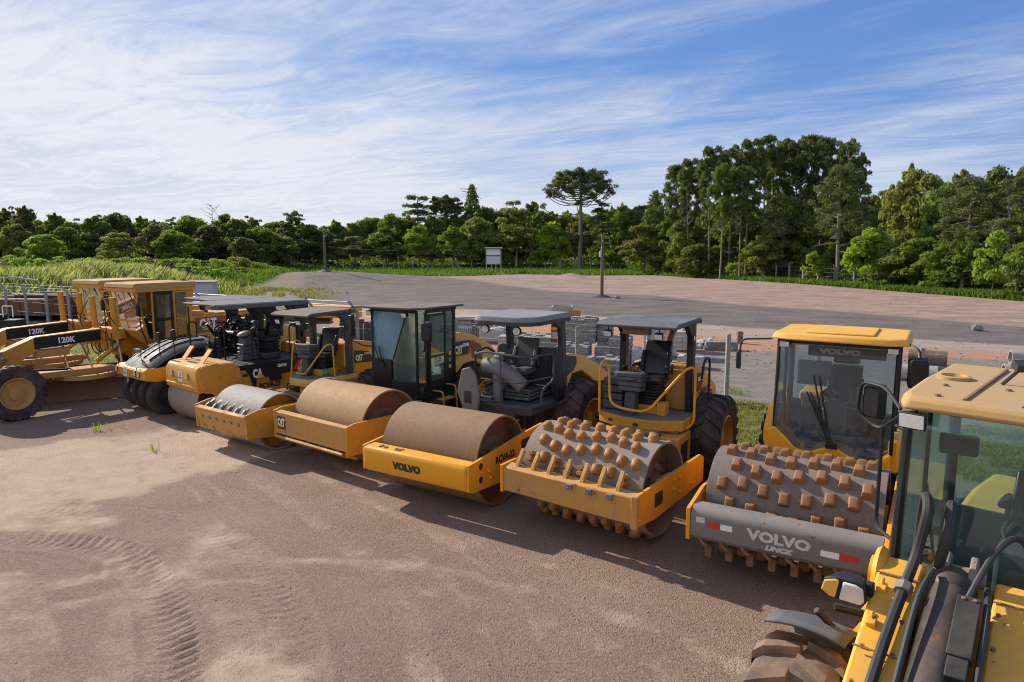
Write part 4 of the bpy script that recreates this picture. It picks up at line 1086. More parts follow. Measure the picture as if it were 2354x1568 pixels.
    for y_ in (-.66, .36): lamp(t, (-1.08, y_, 2.90), (1, 0, -.3), X)
    k = MB(X); k.tube([(x0+.03, -.68, 2.6), (x0+.05, -.66, 2.2), (x0+.06, -.45, 1.75)], .012, 6); k.tube([(x0+.05, -.50, 2.15), (x0+.06, -.40, 1.72)], .018, 6); k.box((x0+.05, -.40, 1.74), (.06, .1, .08)); k.build('wiper', M['black'], t)
    mirror(t, [(-1.1, -.75, 3.02), (-.85, -1.05, 3.02), (-.85, -1.05, 2.3), (-1.0, -.8, 2.15), (-1.2, -.74, 2.12)], (-.85, -1.0, 2.62), (-.9, .25, 0), (.14, .50), X)
    mirror(t, [(-1.15, .7, 3.0), (-.95, 1.0, 2.98), (-.95, 1.0, 2.25), (-1.1, .85, 2.12), (-1.25, .74, 2.15)], (-.98, 1.02, 2.58), (-.95, -.1, 0), (.24, .44), X)
    seat(t, (-1.75, 0, 1.75), M['greylight'], X, back=.6); steering(t, (-1.45, -.1, 2.0), X, .4)
    k = MB(X); k.box((-1.42, -.1, 1.62), (.18, .28, .5)); k.bx(-2.2, -1.25, -.68, .68, 1.28, 1.31); k.build('instrument_console', M['greyplastic'], t, bevel=.02)
    sticker(t, (-1.62, yr+.055, 1.66), (0, 1, 0), .16, .15, X); sticker(t, (-1.72, yr+.055, 1.87), (0, 1, 0), .17, .14, X, M['offwhite'], 'NETWORK')
    for z_, m_ in ((1.82, M['bluesticker']), (1.66, M['yelsticker'])):
        k = MB(X); k.cyl((-2.15, yr+.016, z_), (-2.15, yr+.021, z_), .042, n=18); k.build('round_sticker', m_, t)
    k = MB(X); k.bx(-2.19, -2.11, yr+.016, yr+.020, 1.92, 2.0); k.build('warning_sticker', M['yelsticker'], t)
    hood_shape(t, [(-2.36, 1.1), (-2.36, 2.36), (-2.75, 2.36), (-3.3, 2.24), (-3.95, 1.95), (-4.4, 1.5), (-4.45, 1.0), (-3.75, 1.0), (-3.6, 1.45), (-3.2, 1.62), (-2.8, 1.6), (-2.45, 1.4)], .68, M['hoodpale'], X, .93)
    k = MB(X); k.prism([(-2.40, 1.84), (-2.92, 1.84), (-3.06, 2.12), (-2.98, 2.16), (-2.40, 2.17)], 'y', .685, .692); k.build('decal_panel', M['dark'], t)
    k = MB(X); k.prism([(-2.88, 1.84), (-2.97, 1.84), (-3.08, 2.08), (-3.03, 2.14)], 'y', .693, .697); k.build('red_stripe', M['red'], t)
    cat_logo(t, (-2.54, .70, 1.98), (0, 1, 0), .20, X, 'CAT', w_=.30); text('lettering', 'CS54B', t, M['white'], (-2.83, .696, 2.07), (0, 1, 0), .085, .25, bold=.008, xf=X)
    k = MB(X); k.prism([(-3.10, 1.72), (-3.55, 1.62), (-3.5, 1.98), (-3.12, 2.14)], 'y', .668, .674); k.build('side_grille', M['rust'], t)
    sticker(t, (-3.86, .62, 1.72), (0, 1, 0), .30, .36, X, None, 'SEAMORIM')
    k = MB(X); k.cyl((-2.62, .38, 2.3), (-2.62, .38, 2.75), .065); k.cyl((-2.62, .38, 2.73), (-2.74, .42, 2.98), .07); k.build('exhaust_pipe', M['charcoal'], t)
    for s in (1,):
        k = MB(X)
        k.tube(bend([(-1.55, .72, 1.2), (-1.55, 1.0, 1.2), (-1.55, 1.04, .55)], .08), .02, 8); k.tube(bend([(-2.0, .72, 1.28), (-2.0, 1.0, 1.28), (-2.02, 1.04, .6)], .08), .02, 8)
        k.bx(-2.0, -1.56, .82, 1.02, 1.0, 1.025); k.bx(-2.0, -1.56, .95, 1.08, .6, .625); k.build('access_step', M['cat'], t, bevel=.004)
        k = MB(X); k.cyl((-1.25, .45, .5), (-1.25, .45, 1.02), .14, .17, 16); k.build('air_filter', M['cat_dusty'], t)
    return t

# --- 7: grey-platform roller with smooth brown drum
def roller_grey():
    t = thing('single_drum_roller', 'roller with grey open platform, smooth brown drum and clean yellow front frame', 'road roller', (-1.03, 11.71, 0), R(-122.3), 'single drum rollers parked in the row')
    roller_front(t, .76, 2.02, .76, M['drum_brown'], M['volvo'], 'v')
    my = M['volvo']
    k = MB(); k.prism([(1.12, .62), (1.14, .90), (1.10, .96), (.86, .97), (.82, .92), (.84, .56), (1.06, .52)], 'y', -1.08, 1.08); k.build('front_bar', my, t, bevel=.025, seg=3)
    for s in (-1, 1):
        side_plate(t, [(1.10, .97), (1.10, .55), (1.0, .50), (.3, .46), (-1.2, .54), (-1.2, 1.16), (-.5, 1.12), (.5, 1.02)], s*1.10, my, bolts=[(.55, .75), (.5, .62)])
        for (hx_, hz) in ((.78, .88), (.78, .66)):
            k = MB(); k.cyl((hx_, s*1.12, hz), (hx_, s*1.128, hz), .055, n=16); k.build('bolt_hole', M['dark'], t)
        k = MB(); k.bx(-.75, -.45, s*1.12, s*1.128, .86, 1.02)
        for q in range(4): k.bx(-.72, -.48, s*1.128, s*1.135, .88+q*.035, .90+q*.035)
        k.build('vent_slots', M['dark'], t)
    text('lettering', 'VOLVO', t, M['blackletter'], (1.136, -.12, .74), (1, 0, .05), .135, .60, bold=.012)
    text('lettering', 'RCVA-22', t, M['blackletter'], (.06, 1.128, .86), (0, 1, 0), .13, .58, bold=.006)
    k = MB(); rr = random.Random(4)
    for cy_ in (-.72, -.38):
        for i in range(10): k.ball((.98+rr.uniform(-.04, .04), cy_+rr.uniform(-.09, .09), .972), .02+rr.random()*.015, 6, (1.3, 1, .3))
    k.build('mud_spots', M['rust'], t)
    X = rearxf(0, .08); chassis(t, X, m=M['dark'])
    rear_wheels(t, X, -3.10, .88, .81, .60, M['rubberred'], M['volvo'], lugs=18)
    mg = M['charcoal']
    k = MB(X); k.prism([(-1.38, -.62), (-1.38, .50), (-1.45, .66), (-2.75, .72), (-2.75, -.72), (-1.5, -.70)], 'z', 1.16, 1.34); k.build('operator_platform', mg, t, bevel=.03, seg=3)
    k = MB(X); k.prism([(-1.42, -.6), (-1.42, .48), (-2.6, .66), (-2.6, -.66)], 'z', 1.343, 1.352); k.build('floor_mat', M['greyplastic'], t)
    k = MB(X)
    n_ = 10; P = [(-.90, 1.34), (.68, 1.34), (.68, 2.16)]+[(.68-.14*(1-math.cos(i/6*PI/2)), 2.16+.14*math.sin(i/6*PI/2)) for i in range(1, 7)]+[(-.76-.14*math.sin(i/6*PI/2), 2.30+.04-.14*(1-math.cos(i/6*PI/2))) for i in range(0, 7)]
    k.prism(P, 'x', -2.62, -2.76); k.build('rear_wall', mg, t, bevel=.03, seg=3)
    k = MB(X); k.tube(bend([(-2.60, .40, 1.5), (-2.56, .42, 1.55), (-2.56, .42, 2.1), (-2.60, .40, 2.15)], .05), .03, 8); k.bx(-2.62, -2.3, .66, .76, 1.34, 1.6); k.build('wall_grip', M['black'], t, bevel=.01)
    # canopy: one-piece plastic top with round front, two square posts
    def arc(cx, cy, r_, a0, a1): return [(cx+r_*math.cos(R(a0+(a1-a0)*i/8)), cy+r_*math.sin(R(a0+(a1-a0)*i/8))) for i in range(9)]
    k = MB(X); P = arc(-1.66, -.38, .34, -90, 0)+arc(-1.68, .38, .36, 0, 90)+arc(-2.84, .68, .06, 90, 180)+arc(-2.84, -.66, .06, 180, 270)
    k.prism(P, 'z', 2.93, 3.04, sc=.965); k.build('canopy', M['greypale'], t, bevel=.025, seg=3)
    k = MB(X); k.prism(P, 'z', 2.87, 2.95); k.build('canopy_rim', M['charcoal'], t, bevel=.012)
    for y_ in (-.60, .63):
        k = MB(X); k.prism([(-2.56, 2.9), (-2.72, 2.9), (-2.86, 1.3), (-2.70, 1.3)], 'y', y_-.055, y_+.055); k.prism([(-2.2, 2.9), (-2.72, 2.9), (-2.74, 2.55), (-2.62, 2.7)], 'y', y_-.05, y_+.05); k.build('canopy_post', M['black'] if y_ < 0 else mg, t, bevel=.012)
    for y_ in (-.42, .30): lamp(t, (-1.5, y_, 2.76), (1, .1, -.1), X, (.1, .18, .16), round_=True)
    lamp(t, (-2.7, .50, 2.74), (-1, .2, -.1), X, (.1, .2, .18), round_=True)
    # front railing, headlamp covers, console, seat
    m_r = M['greyplastic']
    rail(t, [(-1.52, -.62, 1.35), (-1.40, -.60, 2.30), (-1.9, -.66, 2.34), (-2.2, -.68, 2.2)], .022, M['black'], X, .1)
    rail(t, [(-1.38, -.58, 2.27), (-1.34, -.35, 2.34), (-1.34, .45, 2.30), (-1.40, .62, 2.30), (-2.15, .70, 2.28), (-2.22, .70, 2.2), (-2.22, .70, 1.75), (-1.75, .70, 1.62), (-1.72, .70, 1.36)], .022, m_r, X, .12)
    rail(t, [(-1.34, .02, 2.32), (-1.38, .02, 1.36)], .018, m_r, X)
    rail(t, [(-1.38, -.45, 1.80), (-1.36, .45, 1.80), (-2.2, .70, 1.82)], .016, m_r, X, .1)
    k = MB(X); k.prism([(-.90, 1.52), (-.78, 1.98), (-.62, 2.03), (-.48, 1.90), (-.38, 1.50), (-.42, 1.15), (-.56, .92), (-.74, .92), (-.80, 1.3)], 'x', -1.28, -1.20); k.build('front_shield', M['greymetal'], t, bevel=.02, seg=3)
    k = MB(X); k.bx(-1.205, -1.195, -.72, -.55, 1.32, 1.56); k.box((-1.3, -.35, 1.45), (.10, .45, .06)); k.build('shield_bracket', M['dark'], t, bevel=.01)
    k = MB(X); k.tube(smooth_poly([(-1.62, -.50, 2.02), (-1.60, -.25, 2.02), (-1.62, .0, 1.92), (-1.66, .22, 1.76), (-1.68, .34, 1.66)], 6), .16, 14, taper=.9); k.cyl((-1.62, -.2, 1.34), (-1.62, -.22, 1.95), .10, n=14); k.build('instrument_console', M['greylight'], t)
    k = MB(X); k.box((-1.72, -.22, 2.2), (.2, .2, .12), (0, .4, 0)); k.build('steering_hub_cover', M['greylight'], t, bevel=.03, seg=3)
    steering(t, (-1.86, -.22, 2.2), X, -.1, .21)
    seat(t, (-2.18, -.06, 1.84), M['greyplastic'], X, face=R(6), back=.60, w_=.52)
    k = MB(X)
    for i in range(3): k.box((-2.1, -.02, 1.42+.06*i), (.85-.06*i, .95-.05*i, .05), (0, 0, .03*i))
    k.build('seat_plinth', M['greyplastic'], t, bevel=.012)
    k = MB(X); k.cyl((-2.52, .54, 2.45), (-2.52, .54, 2.80), .062, n=14); k.ball((-2.52, .54, 2.80), .062, 12); k.cyl((-2.52, .54, 2.83), (-2.52, .54, 2.93), .02, n=8)
    ex = k.build('fire_extinguisher', M['redmetal'], None); ex.matrix_world = t.matrix_basis.copy(); tag(ex, 'red fire extinguisher strapped to the canopy post of the grey platform roller', 'fire extinguisher')
    k = MB(X); k.cyl((-2.52, .54, 2.53), (-2.52, .54, 2.66), .0635, n=14); k.build('label_band', M['offwhite'], ex); k = MB(X); k.cyl((-2.52, .54, 2.70), (-2.52, .54, 2.76), .0635, n=14); k.build('yellow_band', M['yelsticker'], ex)
    hood_shape(t, [(-2.78, 1.15), (-2.78, 2.18), (-3.1, 2.16), (-3.6, 2.06), (-4.25, 1.80), (-4.85, 1.46), (-4.2, 1.22), (-3.95, 1.50), (-3.5, 1.74), (-3.05, 1.74), (-2.85, 1.55)], .72, M['hoodpale'], X, .88)
    k = MB(X); k.prism([(-2.785, 1.72), (-3.1, 1.80), (-3.25, 1.95), (-3.22, 2.09), (-2.785, 2.15)], 'y', .665, .69); k.build('hood_panel', M['charcoal'], t, bevel=.02)
    k = MB(X); k.prism([(-4.40, 1.34), (-4.95, 1.50), (-5.10, 1.44), (-5.10, .72), (-4.3, .65)], 'y', -.66, .74); k.build('tail_ballast', M['charcoal'], t, bevel=.02)
    sticker(t, (-4.14, .66, 1.60), (0, 1, .25), .26, .32, X, None, 'SEAMORIM')
    k = MB(X); k.tube(bend([(-4.2, .8, 1.4), (-4.4, .95, 1.4), (-4.5, .95, 1.25), (-4.35, .8, 1.2)], .05), .03, 8); k.build('tow_loop', M['black'], t)
    text('lettering', 'd CAE', t, M['blackletter'], (-1.375, -.22, 1.25), (1, 0, 0), .06, .24, bold=.002, shear=.3, xf=X)
    return t

# --- 8: open pad-foot roller
def roller_padfoot():
    global pads_skew
    t = thing('padfoot_roller', 'open canopy padfoot roller with orange tipped studs on a grey drum', 'road roller', (1.4, 10.3, 0), R(-128), 'padfoot rollers parked in the row')
    pads_skew = R(0)
    dz = .80
    roller_front(t, .70, 2.10, dz, M['drum_pad'], M['cat'], 'p', pads=(16, 9, .105, .071, .092, 'oval'), mpad=M['pad'])
    k = MB(); k.prism([(1.06, .98), (.86, 1.01), (.84, .95), (.98, .62), (1.06, .60)], 'y', -1.13, 1.12); k.build('front_bar', M['cat_dusty'], t, bevel=.018)
    for i in range(3):
        y = .1+i*.33; k = MB(); k.box((1.08, y, .93), (.05, .09, .08)); k.cyl((1.10, y, .92), (1.115, y, .92), .014, n=6); k.build('bolt_plate', M['greymetal'], t, bevel=.004)
    for i in range(7):
        y = -.92+i*.29; k = MB(); k.prism([(.82, 1.24), (.80, 1.24), (.90, 1.0), (.98, .97), (.96, 1.06), (.88, 1.16)], 'y', y-.03, y+.03); rr = random.Random(i)
        for q in range(4): k.box((.93-.035*q, y, 1.02+.05*q), (.06, .07, .04), (rr.random()*.6, .5, rr.random()*.6))
        k.build('scraper_tooth', M['cat_dusty'], t, bevel=.006)
    for s in (-1, 1): side_plate(t, [(1.08, 1.01), (1.08, .58), (.5, .52), (-1.2, .62), (-1.2, 1.02), (-1.08, 1.08), (-.5, 1.06), (.85, 1.02)], s*1.14, M['cat_new'], bolts=[(1.0, .95), (.98, .66), (-.1, .95), (-.3, .93), (-.1, .8), (-.7, .72), (-.3, .70)])
    k = MB(); k.bx(.28, .52, 1.165, 1.172, .70, .90); k.build('inspection_hole', M['dark'], t)
    k = MB(); k.bx(1.02, 1.10, 1.10, 1.19, .56, 1.02); k.build('corner_plate', M['cat_dusty'], t, bevel=.008)
    X = rearxf(6.5, -.12); chassis(t, X)
    rear_wheels(t, X, -3.02, .88, .80, .58, M['rubber'], M['cat'])
    k = MB(X); k.prism([(-1.45, .45), (-1.45, 1.12), (-2.2, 1.12), (-2.2, .45)], 'y', .38, .72); k.prism([(-1.45, .45), (-1.45, 1.12), (-2.2, 1.12), (-2.2, .45)], 'y', -.72, -.38); k.build('fuel_tank', M['cat'], t, bevel=.03, seg=3)
    k = MB(X); k.bx(-2.0, -1.62, .72, .727, .62, .98); k.build('tank_recess', M['dark'], t, bevel=.0)
    cat_platform(t, X, [(-1.75, -.86), (-1.52, -.30), (-1.50, .18), (-1.78, .70), (-2.75, .74), (-2.75, -.86)], 1.36, .19, M['cat'], holes=[(-1.505, -.06, 1, 0), (-1.63, -.58, .92, -.38)])
    cat_console(t, X, -1.72, -.25, 1.37, 0)
    k = MB(X)
    for i in range(3): k.box((-2.05, -.66, 1.62+.14*i), (.32, .38, .125))
    k.box((-2.05, -.66, 1.47), (.34, .4, .16)); k.build('side_console', M['greyplastic'], t, bevel=.02)
    k = MB(X); k.cyl((-2.0, -.52, 2.0), (-2.0, -.50, 2.15), .02, n=8); k.ball((-2.0, -.50, 2.17), .035, 8); k.build('control_lever', M['black'], t)
    steering(t, (-1.80, -.22, 2.07), X, .25, .20, base=.3)
    k = MB(X); k.bx(-2.4, -1.95, -.3, .2, 1.37, 1.52); k.bx(-2.1, -1.88, .18, .34, 1.37, 1.60); k.build('seat_base', M['cat'], t, bevel=.015)
    seat(t, (-2.2, -.06, 1.92), M['seat'], X, back=.64, w_=.54)
    rops(t, X, -1.42, -2.86, -.80, .66, 3.05, -2.50, .6, M['black'], posty=(-.70, .58), post=.15)
    k = MB(X); k.box((-1.62, -.12, 2.90), (.16, .5, .14)); k.build('radio_box', M['rust'], t, bevel=.02)
    rail(t, [(-1.62, -.80, 1.37), (-1.66, -.82, 2.18), (-1.75, -.80, 2.30), (-1.84, -.72, 2.18), (-1.68, -.62, 1.55), (-1.56, -.35, 1.50), (-1.52, .05, 1.50), (-1.56, .18, 1.56), (-2.0, .64, 2.22), (-2.2, .72, 2.25), (-2.28, .74, 2.1), (-2.2, .76, 1.25), (-1.95, .70, 1.18)], .024, M['cat_new'], X, .14)
    rail(t, [(-2.45, .80, 2.0), (-2.45, .84, 2.36), (-2.72, .86, 2.36), (-2.74, .86, 1.45), (-2.5, .82, 1.30)], .022, M['black'], X, .14)
    hood_shape(t, [(-2.62, 1.1), (-2.62, 2.20), (-3.0, 2.18), (-3.5, 1.98), (-4.1, 1.62), (-4.2, 1.0), (-3.7, 1.0), (-3.5, 1.5), (-3.1, 1.62), (-2.75, 1.5)], .66, M['cat'], X, .86)
    k = MB(X); k.bx(-2.66, -2.58, -.62, .60, 1.37, 2.1); k.build('firewall', M['cat_dusty'], t, bevel=.01)
    k = MB(X); k.prism([(-2.66, 1.72), (-2.95, 1.72), (-3.0, 2.02), (-2.66, 2.05)], 'y', .648, .665); k.build('decal_panel', M['dark'], t)
    k = MB(X); k.prism([(-2.86, 1.72), (-2.97, 1.72), (-3.01, 1.98)], 'y', .666, .67); k.build('red_stripe', M['red'], t)
    text('lettering', 'S533E', t, M['white'], (-2.79, .67, 1.94), (0, 1, 0), .075, .2, bold=.006, xf=X)
    text('lettering', 'RCVA-25', t, M['blackletter'], (-3.15, .67, 1.68), (0, 1, 0), .11, .5, bold=.004, xf=X)
    sticker(t, (-2.95, .675, 1.42), (0, 1, 0), .22, .34, X, None, 'SEAMORIM')
    k = MB(X)
    for q in range(6): k.bx(-3.75, -3.4, .60, .655, 1.30+q*.05, 1.32+q*.05)
    k.build('side_grille', M['dark'], t)
    k = MB(X); k.tube(bend([(-2.85, .05, 2.1), (-2.85, .05, 2.65), (-2.95, .12, 2.88)], .12), .07, 12); k.build('exhaust_pipe', M['rust'], t)
    k = MB(X); k.cyl((-2.52, .52, 1.85), (-2.52, .52, 2.15), .05, n=12); ex = k.build('fire_extinguisher', M['redmetal'], None); ex.matrix_world = t.matrix_basis.copy(); tag(ex, 'small red fire extinguisher behind the yellow rail of the open padfoot roller', 'fire extinguisher')
    k = MB(X); k.cyl((-2.455, .645, 2.72), (-2.455, .65, 2.72), .04, n=14); k.build('round_sticker', M['white'], t)
    return t

# --- 9: closed cab pad-foot roller
def roller_padcab():
    global pads_skew
    t = thing('padfoot_roller', 'padfoot roller with yellow glass cab and long grey front blade bar', 'road roller', (3.88, 8.9, 0), R(-122), 'padfoot rollers parked in the row')
    pads_skew = R(8)
    roller_front(t, .70, 2.12, .80, M['drum_pad2'], M['cat_new'], 'p', pads=(16, 8, .105, .072, .090, 'box'), mpad=M['pad2'])
    # rounded bar
    prof = [(.88, .98)]+[(1.06+.13*math.sin(a), .86+.13*math.cos(a)) for a in [i/8*PI/2 for i in range(9)]]+[(1.19, .62), (1.14, .56), (1.02, .54), (1.02, .60), (1.08, .66), (1.1, .84), (1.04, .92), (.88, .94)]
    k = MB(); k.prism(prof, 'y', -1.10, 1.10); k.build('front_bar', M['greymetal'], t, bevel=.006, smooth=60)
    for s in (-1, 1): side_plate(t, [(1.20, .97), (1.20, .55), (.9, .50), (-1.2, .62), (-1.2, 1.12), (-.5, 1.08), (.6, 1.08)], s*1.13, M['cat_new'], bolts=[(.3, .9), (.3, .7), (-.4, .9)])
    text('lettering', 'VOLVO', t, M['offwhite'], (1.193, -.02, .79), (1, 0, 0), .14, .74, bold=.010)
    text('lettering', 'LINCK', t, M['offwhite'], (1.193, .0, .665), (1, 0, 0), .065, .33, bold=.006, shear=.25)
    sticker(t, (1.192, -.97, .84), (1, 0, 0), .11, .075, None, M['offwhite'], name='side_marker')
    for y_, w_, m_ in ((-.80, .16, M['red']), (-.64, .15, M['white']), (.56, .20, M['white']), (.76, .20, M['red'])):
        sticker(t, (1.192, y_, .80 if y_ < 0 else .745), (1, 0, 0), w_, .075, None, m_, name='reflective_strip')
    for i in range(8):
        y = -.95+i*.265; k = MB(); k.tube(bend([(1.08, y, .62), (1.16, y-.03, .56), (1.18, y+.06, .50), (1.05, y+.10, .46)], .03), .022, 6); k.box((1.08, y, .56), (.05, .10, .10)); k.box((.98, y+.05, .38), (.10, .09, .18)); k.build('scraper_tooth', M['rust'], t, bevel=.008)
    X = rearxf(0, .15); chassis(t, X, m=M['dark'])
    rear_wheels(t, X, -2.95, .86, .79, .58, M['rubber'], M['cat_new'])
    my = M['volvo']
    # lower cowl and fenders
    x0 = -1.30
    k = MB(X); P = [(-.70, 1.62), (-.56, 1.50), (-.40, 1.34), (-.22, 1.30), (.0, 1.40), (.14, 1.43), (.30, 1.34), (.62, 1.22), (.86, 1.42), (.86, 1.12), (.40, 1.05), (-.25, 1.12), (-.66, 1.20), (-.84, 1.28), (-.84, 1.58)]
    k.prism(P, 'x', x0+.20, x0-.30); k.build('front_cowl', my, t, bevel=.03, seg=3)
    k = MB(X); k.prism([(x0+.06, 1.30), (x0+.04, 1.55), (x0-.25, 1.86), (x0-1.0, 1.95), (x0-1.3, 1.5), (x0-1.2, 1.2), (x0-.3, 1.15)], 'y', -.90, -.70); k.build('fender', my, t, bevel=.05, seg=3)
    k = MB(X); k.prism([(x0+.08, 1.12), (x0+.06, 1.6), (x0-.9, 1.6), (x0-1.2, 1.1)], 'y', .82, .96); k.bx(x0-1.2, x0-.1, -.8, .85, 1.12, 1.28); k.build('cab_side_panel', my, t, bevel=.04, seg=3)
    # glass and pillars
    SH = Matrix(((1, 0, -.05, .05*2.9), (0, 1, 0, 0), (0, 0, 1, 0), (0, 0, 0, 1)))
    k = MB(X); k.prism([(-.72, 1.62), (-.56, 1.50), (-.40, 1.34), (-.22, 1.30), (.0, 1.40), (.14, 1.43), (.30, 1.34), (.62, 1.22), (.84, 1.42), (.84, 2.90), (-.66, 2.90)], 'x', x0+.10, x0+.106, M=SH); k.build('windscreen', M['glassdark'], t, smooth=0)
    k = MB(X)
    for (y_, a, b_) in ((-.72, 1.6, 2.95), (.86, 1.4, 2.95)): k.tube([(x0+.06+.05*(2.95-a), y_, a), (x0+.06, y_, b_)], .03, 6)
    for (x_, y_) in ((-2.35, -.70), (-2.35, .84), (-1.85, .86), (-1.85, -.72)): k.box((x_, y_, 2.2), (.07, .06, 1.55))
    k.bx(-2.35, x0+.08, .83, .87, 2.86, 2.95); k.bx(-2.35, x0+.08, -.74, -.70, 2.86, 2.95); k.bx(x0+.03, x0+.08, -.72, .86, 2.88, 2.95); k.bx(-2.38, -2.32, -.7, .84, 2.85, 2.95); k.bx(-2.38, -2.32, -.7, .84, 1.3, 1.72)
    k.build('cab_frame', M['black'], t, bevel=.012)
    for nm, (a, b_, c_, d_) in (('side_window', (-1.82, x0+.04, .845, .851)), ('side_window', (-1.82, x0+.04, -.721, -.715)), ('side_window', (-2.32, -1.88, .845, .851)), ('side_window', (-2.32, -1.88, -.721, -.715))):
        k = MB(X); k.bx(a, b_, c_, d_, 1.45, 2.88); k.build(nm, M['glassdark'], t, smooth=0)
    k = MB(X); k.bx(-2.353, -2.347, -.66, .8, 1.74, 2.86); k.build('rear_window', M['glassdark'], t, smooth=0)
    k = MB(X); k.bx(x0+.107, x0+.111, -.30, .72, 2.74, 2.89); k.build('sun_visor', M['charcoal'], t); text('lettering', 'VOLVO', t, M['greylight'], (x0+.113, .12, 2.82), (1, 0, 0), .09, .56, bold=.01, xf=X)
    k = MB(X)
    P = [(-1.06, -.62), (-1.02, .78), (-1.16, 1.02), (-2.55, 1.02), (-2.62, .8), (-2.62, -.62), (-2.5, -.84), (-1.2, -.84)]
    k.prism(P, 'z', 2.96, 3.06, sc=.94); k.build('cab_roof', M['volvo_roof'], t, bevel=.03, seg=3)
    k = MB(X); k.box((-1.8, .1, 3.07), (1.1, .9, .03)); k.build('roof_panel', M['volvo_roof'], t, bevel=.015)
    for y_ in (-.62, .80): lamp(t, (-1.12, y_, 2.90), (1, 0, -.2), X, (.08, .15, .09))
    k = MB(X)
    for dy in (0, .05): k.tube([(x0+.21, .08+dy, 1.44), (x0+.18, -.16+dy, 1.95), (x0+.16, -.28+dy, 2.2)], .013, 6); k.tube([(x0+.15, -.20+dy*1.5, 2.45), (x0+.19, -.02+dy, 1.70)], .012, 6)
    k.box((x0+.21, .10, 1.44), (.06, .16, .08)); k.build('wiper', M['black'], t, bevel=.004)
    k = MB(X); k.tube([(x0+.05, -.50, 2.4), (x0+.05, -.55, 2.0), (x0+.04, -.35, 1.5)], .02, 6); k.box((x0-.02, -.45, 1.9), (.06, .14, .3)); k.build('inner_wiper', M['black'], t)
    mirror(t, [(-1.12, -.80, 2.96), (-1.0, -1.22, 2.94), (-.98, -1.25, 2.6)], (-.98, -1.25, 2.62), (-1, .2, 0), (.05, .3), X)
    mirror(t, [(-1.2, .98, 3.0), (-1.05, 1.12, 2.95), (-1.05, 1.14, 2.7)], (-1.05, 1.12, 2.62), (-1, -.2, 0), (.26, .44), X)
    seat(t, (-1.95, .12, 1.75), M['seat'], X, back=.66); k = MB(X); k.box((-2.24, .12, 2.60), (.1, .38, .2)); k.build('head_rest', M['seat'], t, bevel=.04, seg=3)
    steering(t, (-1.58, .08, 2.12), X, .35, .2); k = MB(X); k.box((-1.5, .08, 1.75), (.2, .3, .6)); k.bx(-2.3, -1.3, -.6, .75, 1.29, 1.32); k.build('instrument_console', M['greyplastic'], t, bevel=.02)
    k = MB(X); k.bx(x0-.2, x0-.15, .62, .66, 1.9, 2.3); k.box((-1.6, .5, 2.0), (.1, .1, .1)); k.bx(-2.32, -2.28, -.6, -.1, 2.1, 2.5); k.build('cab_fittings', M['greylight'], t)
    hood_shape(t, [(-2.5, 1.1), (-2.5, 1.95), (-3.0, 1.95), (-3.8, 1.8), (-4.4, 1.4), (-4.45, 1.0)], .66, my, X, .9)
    return t

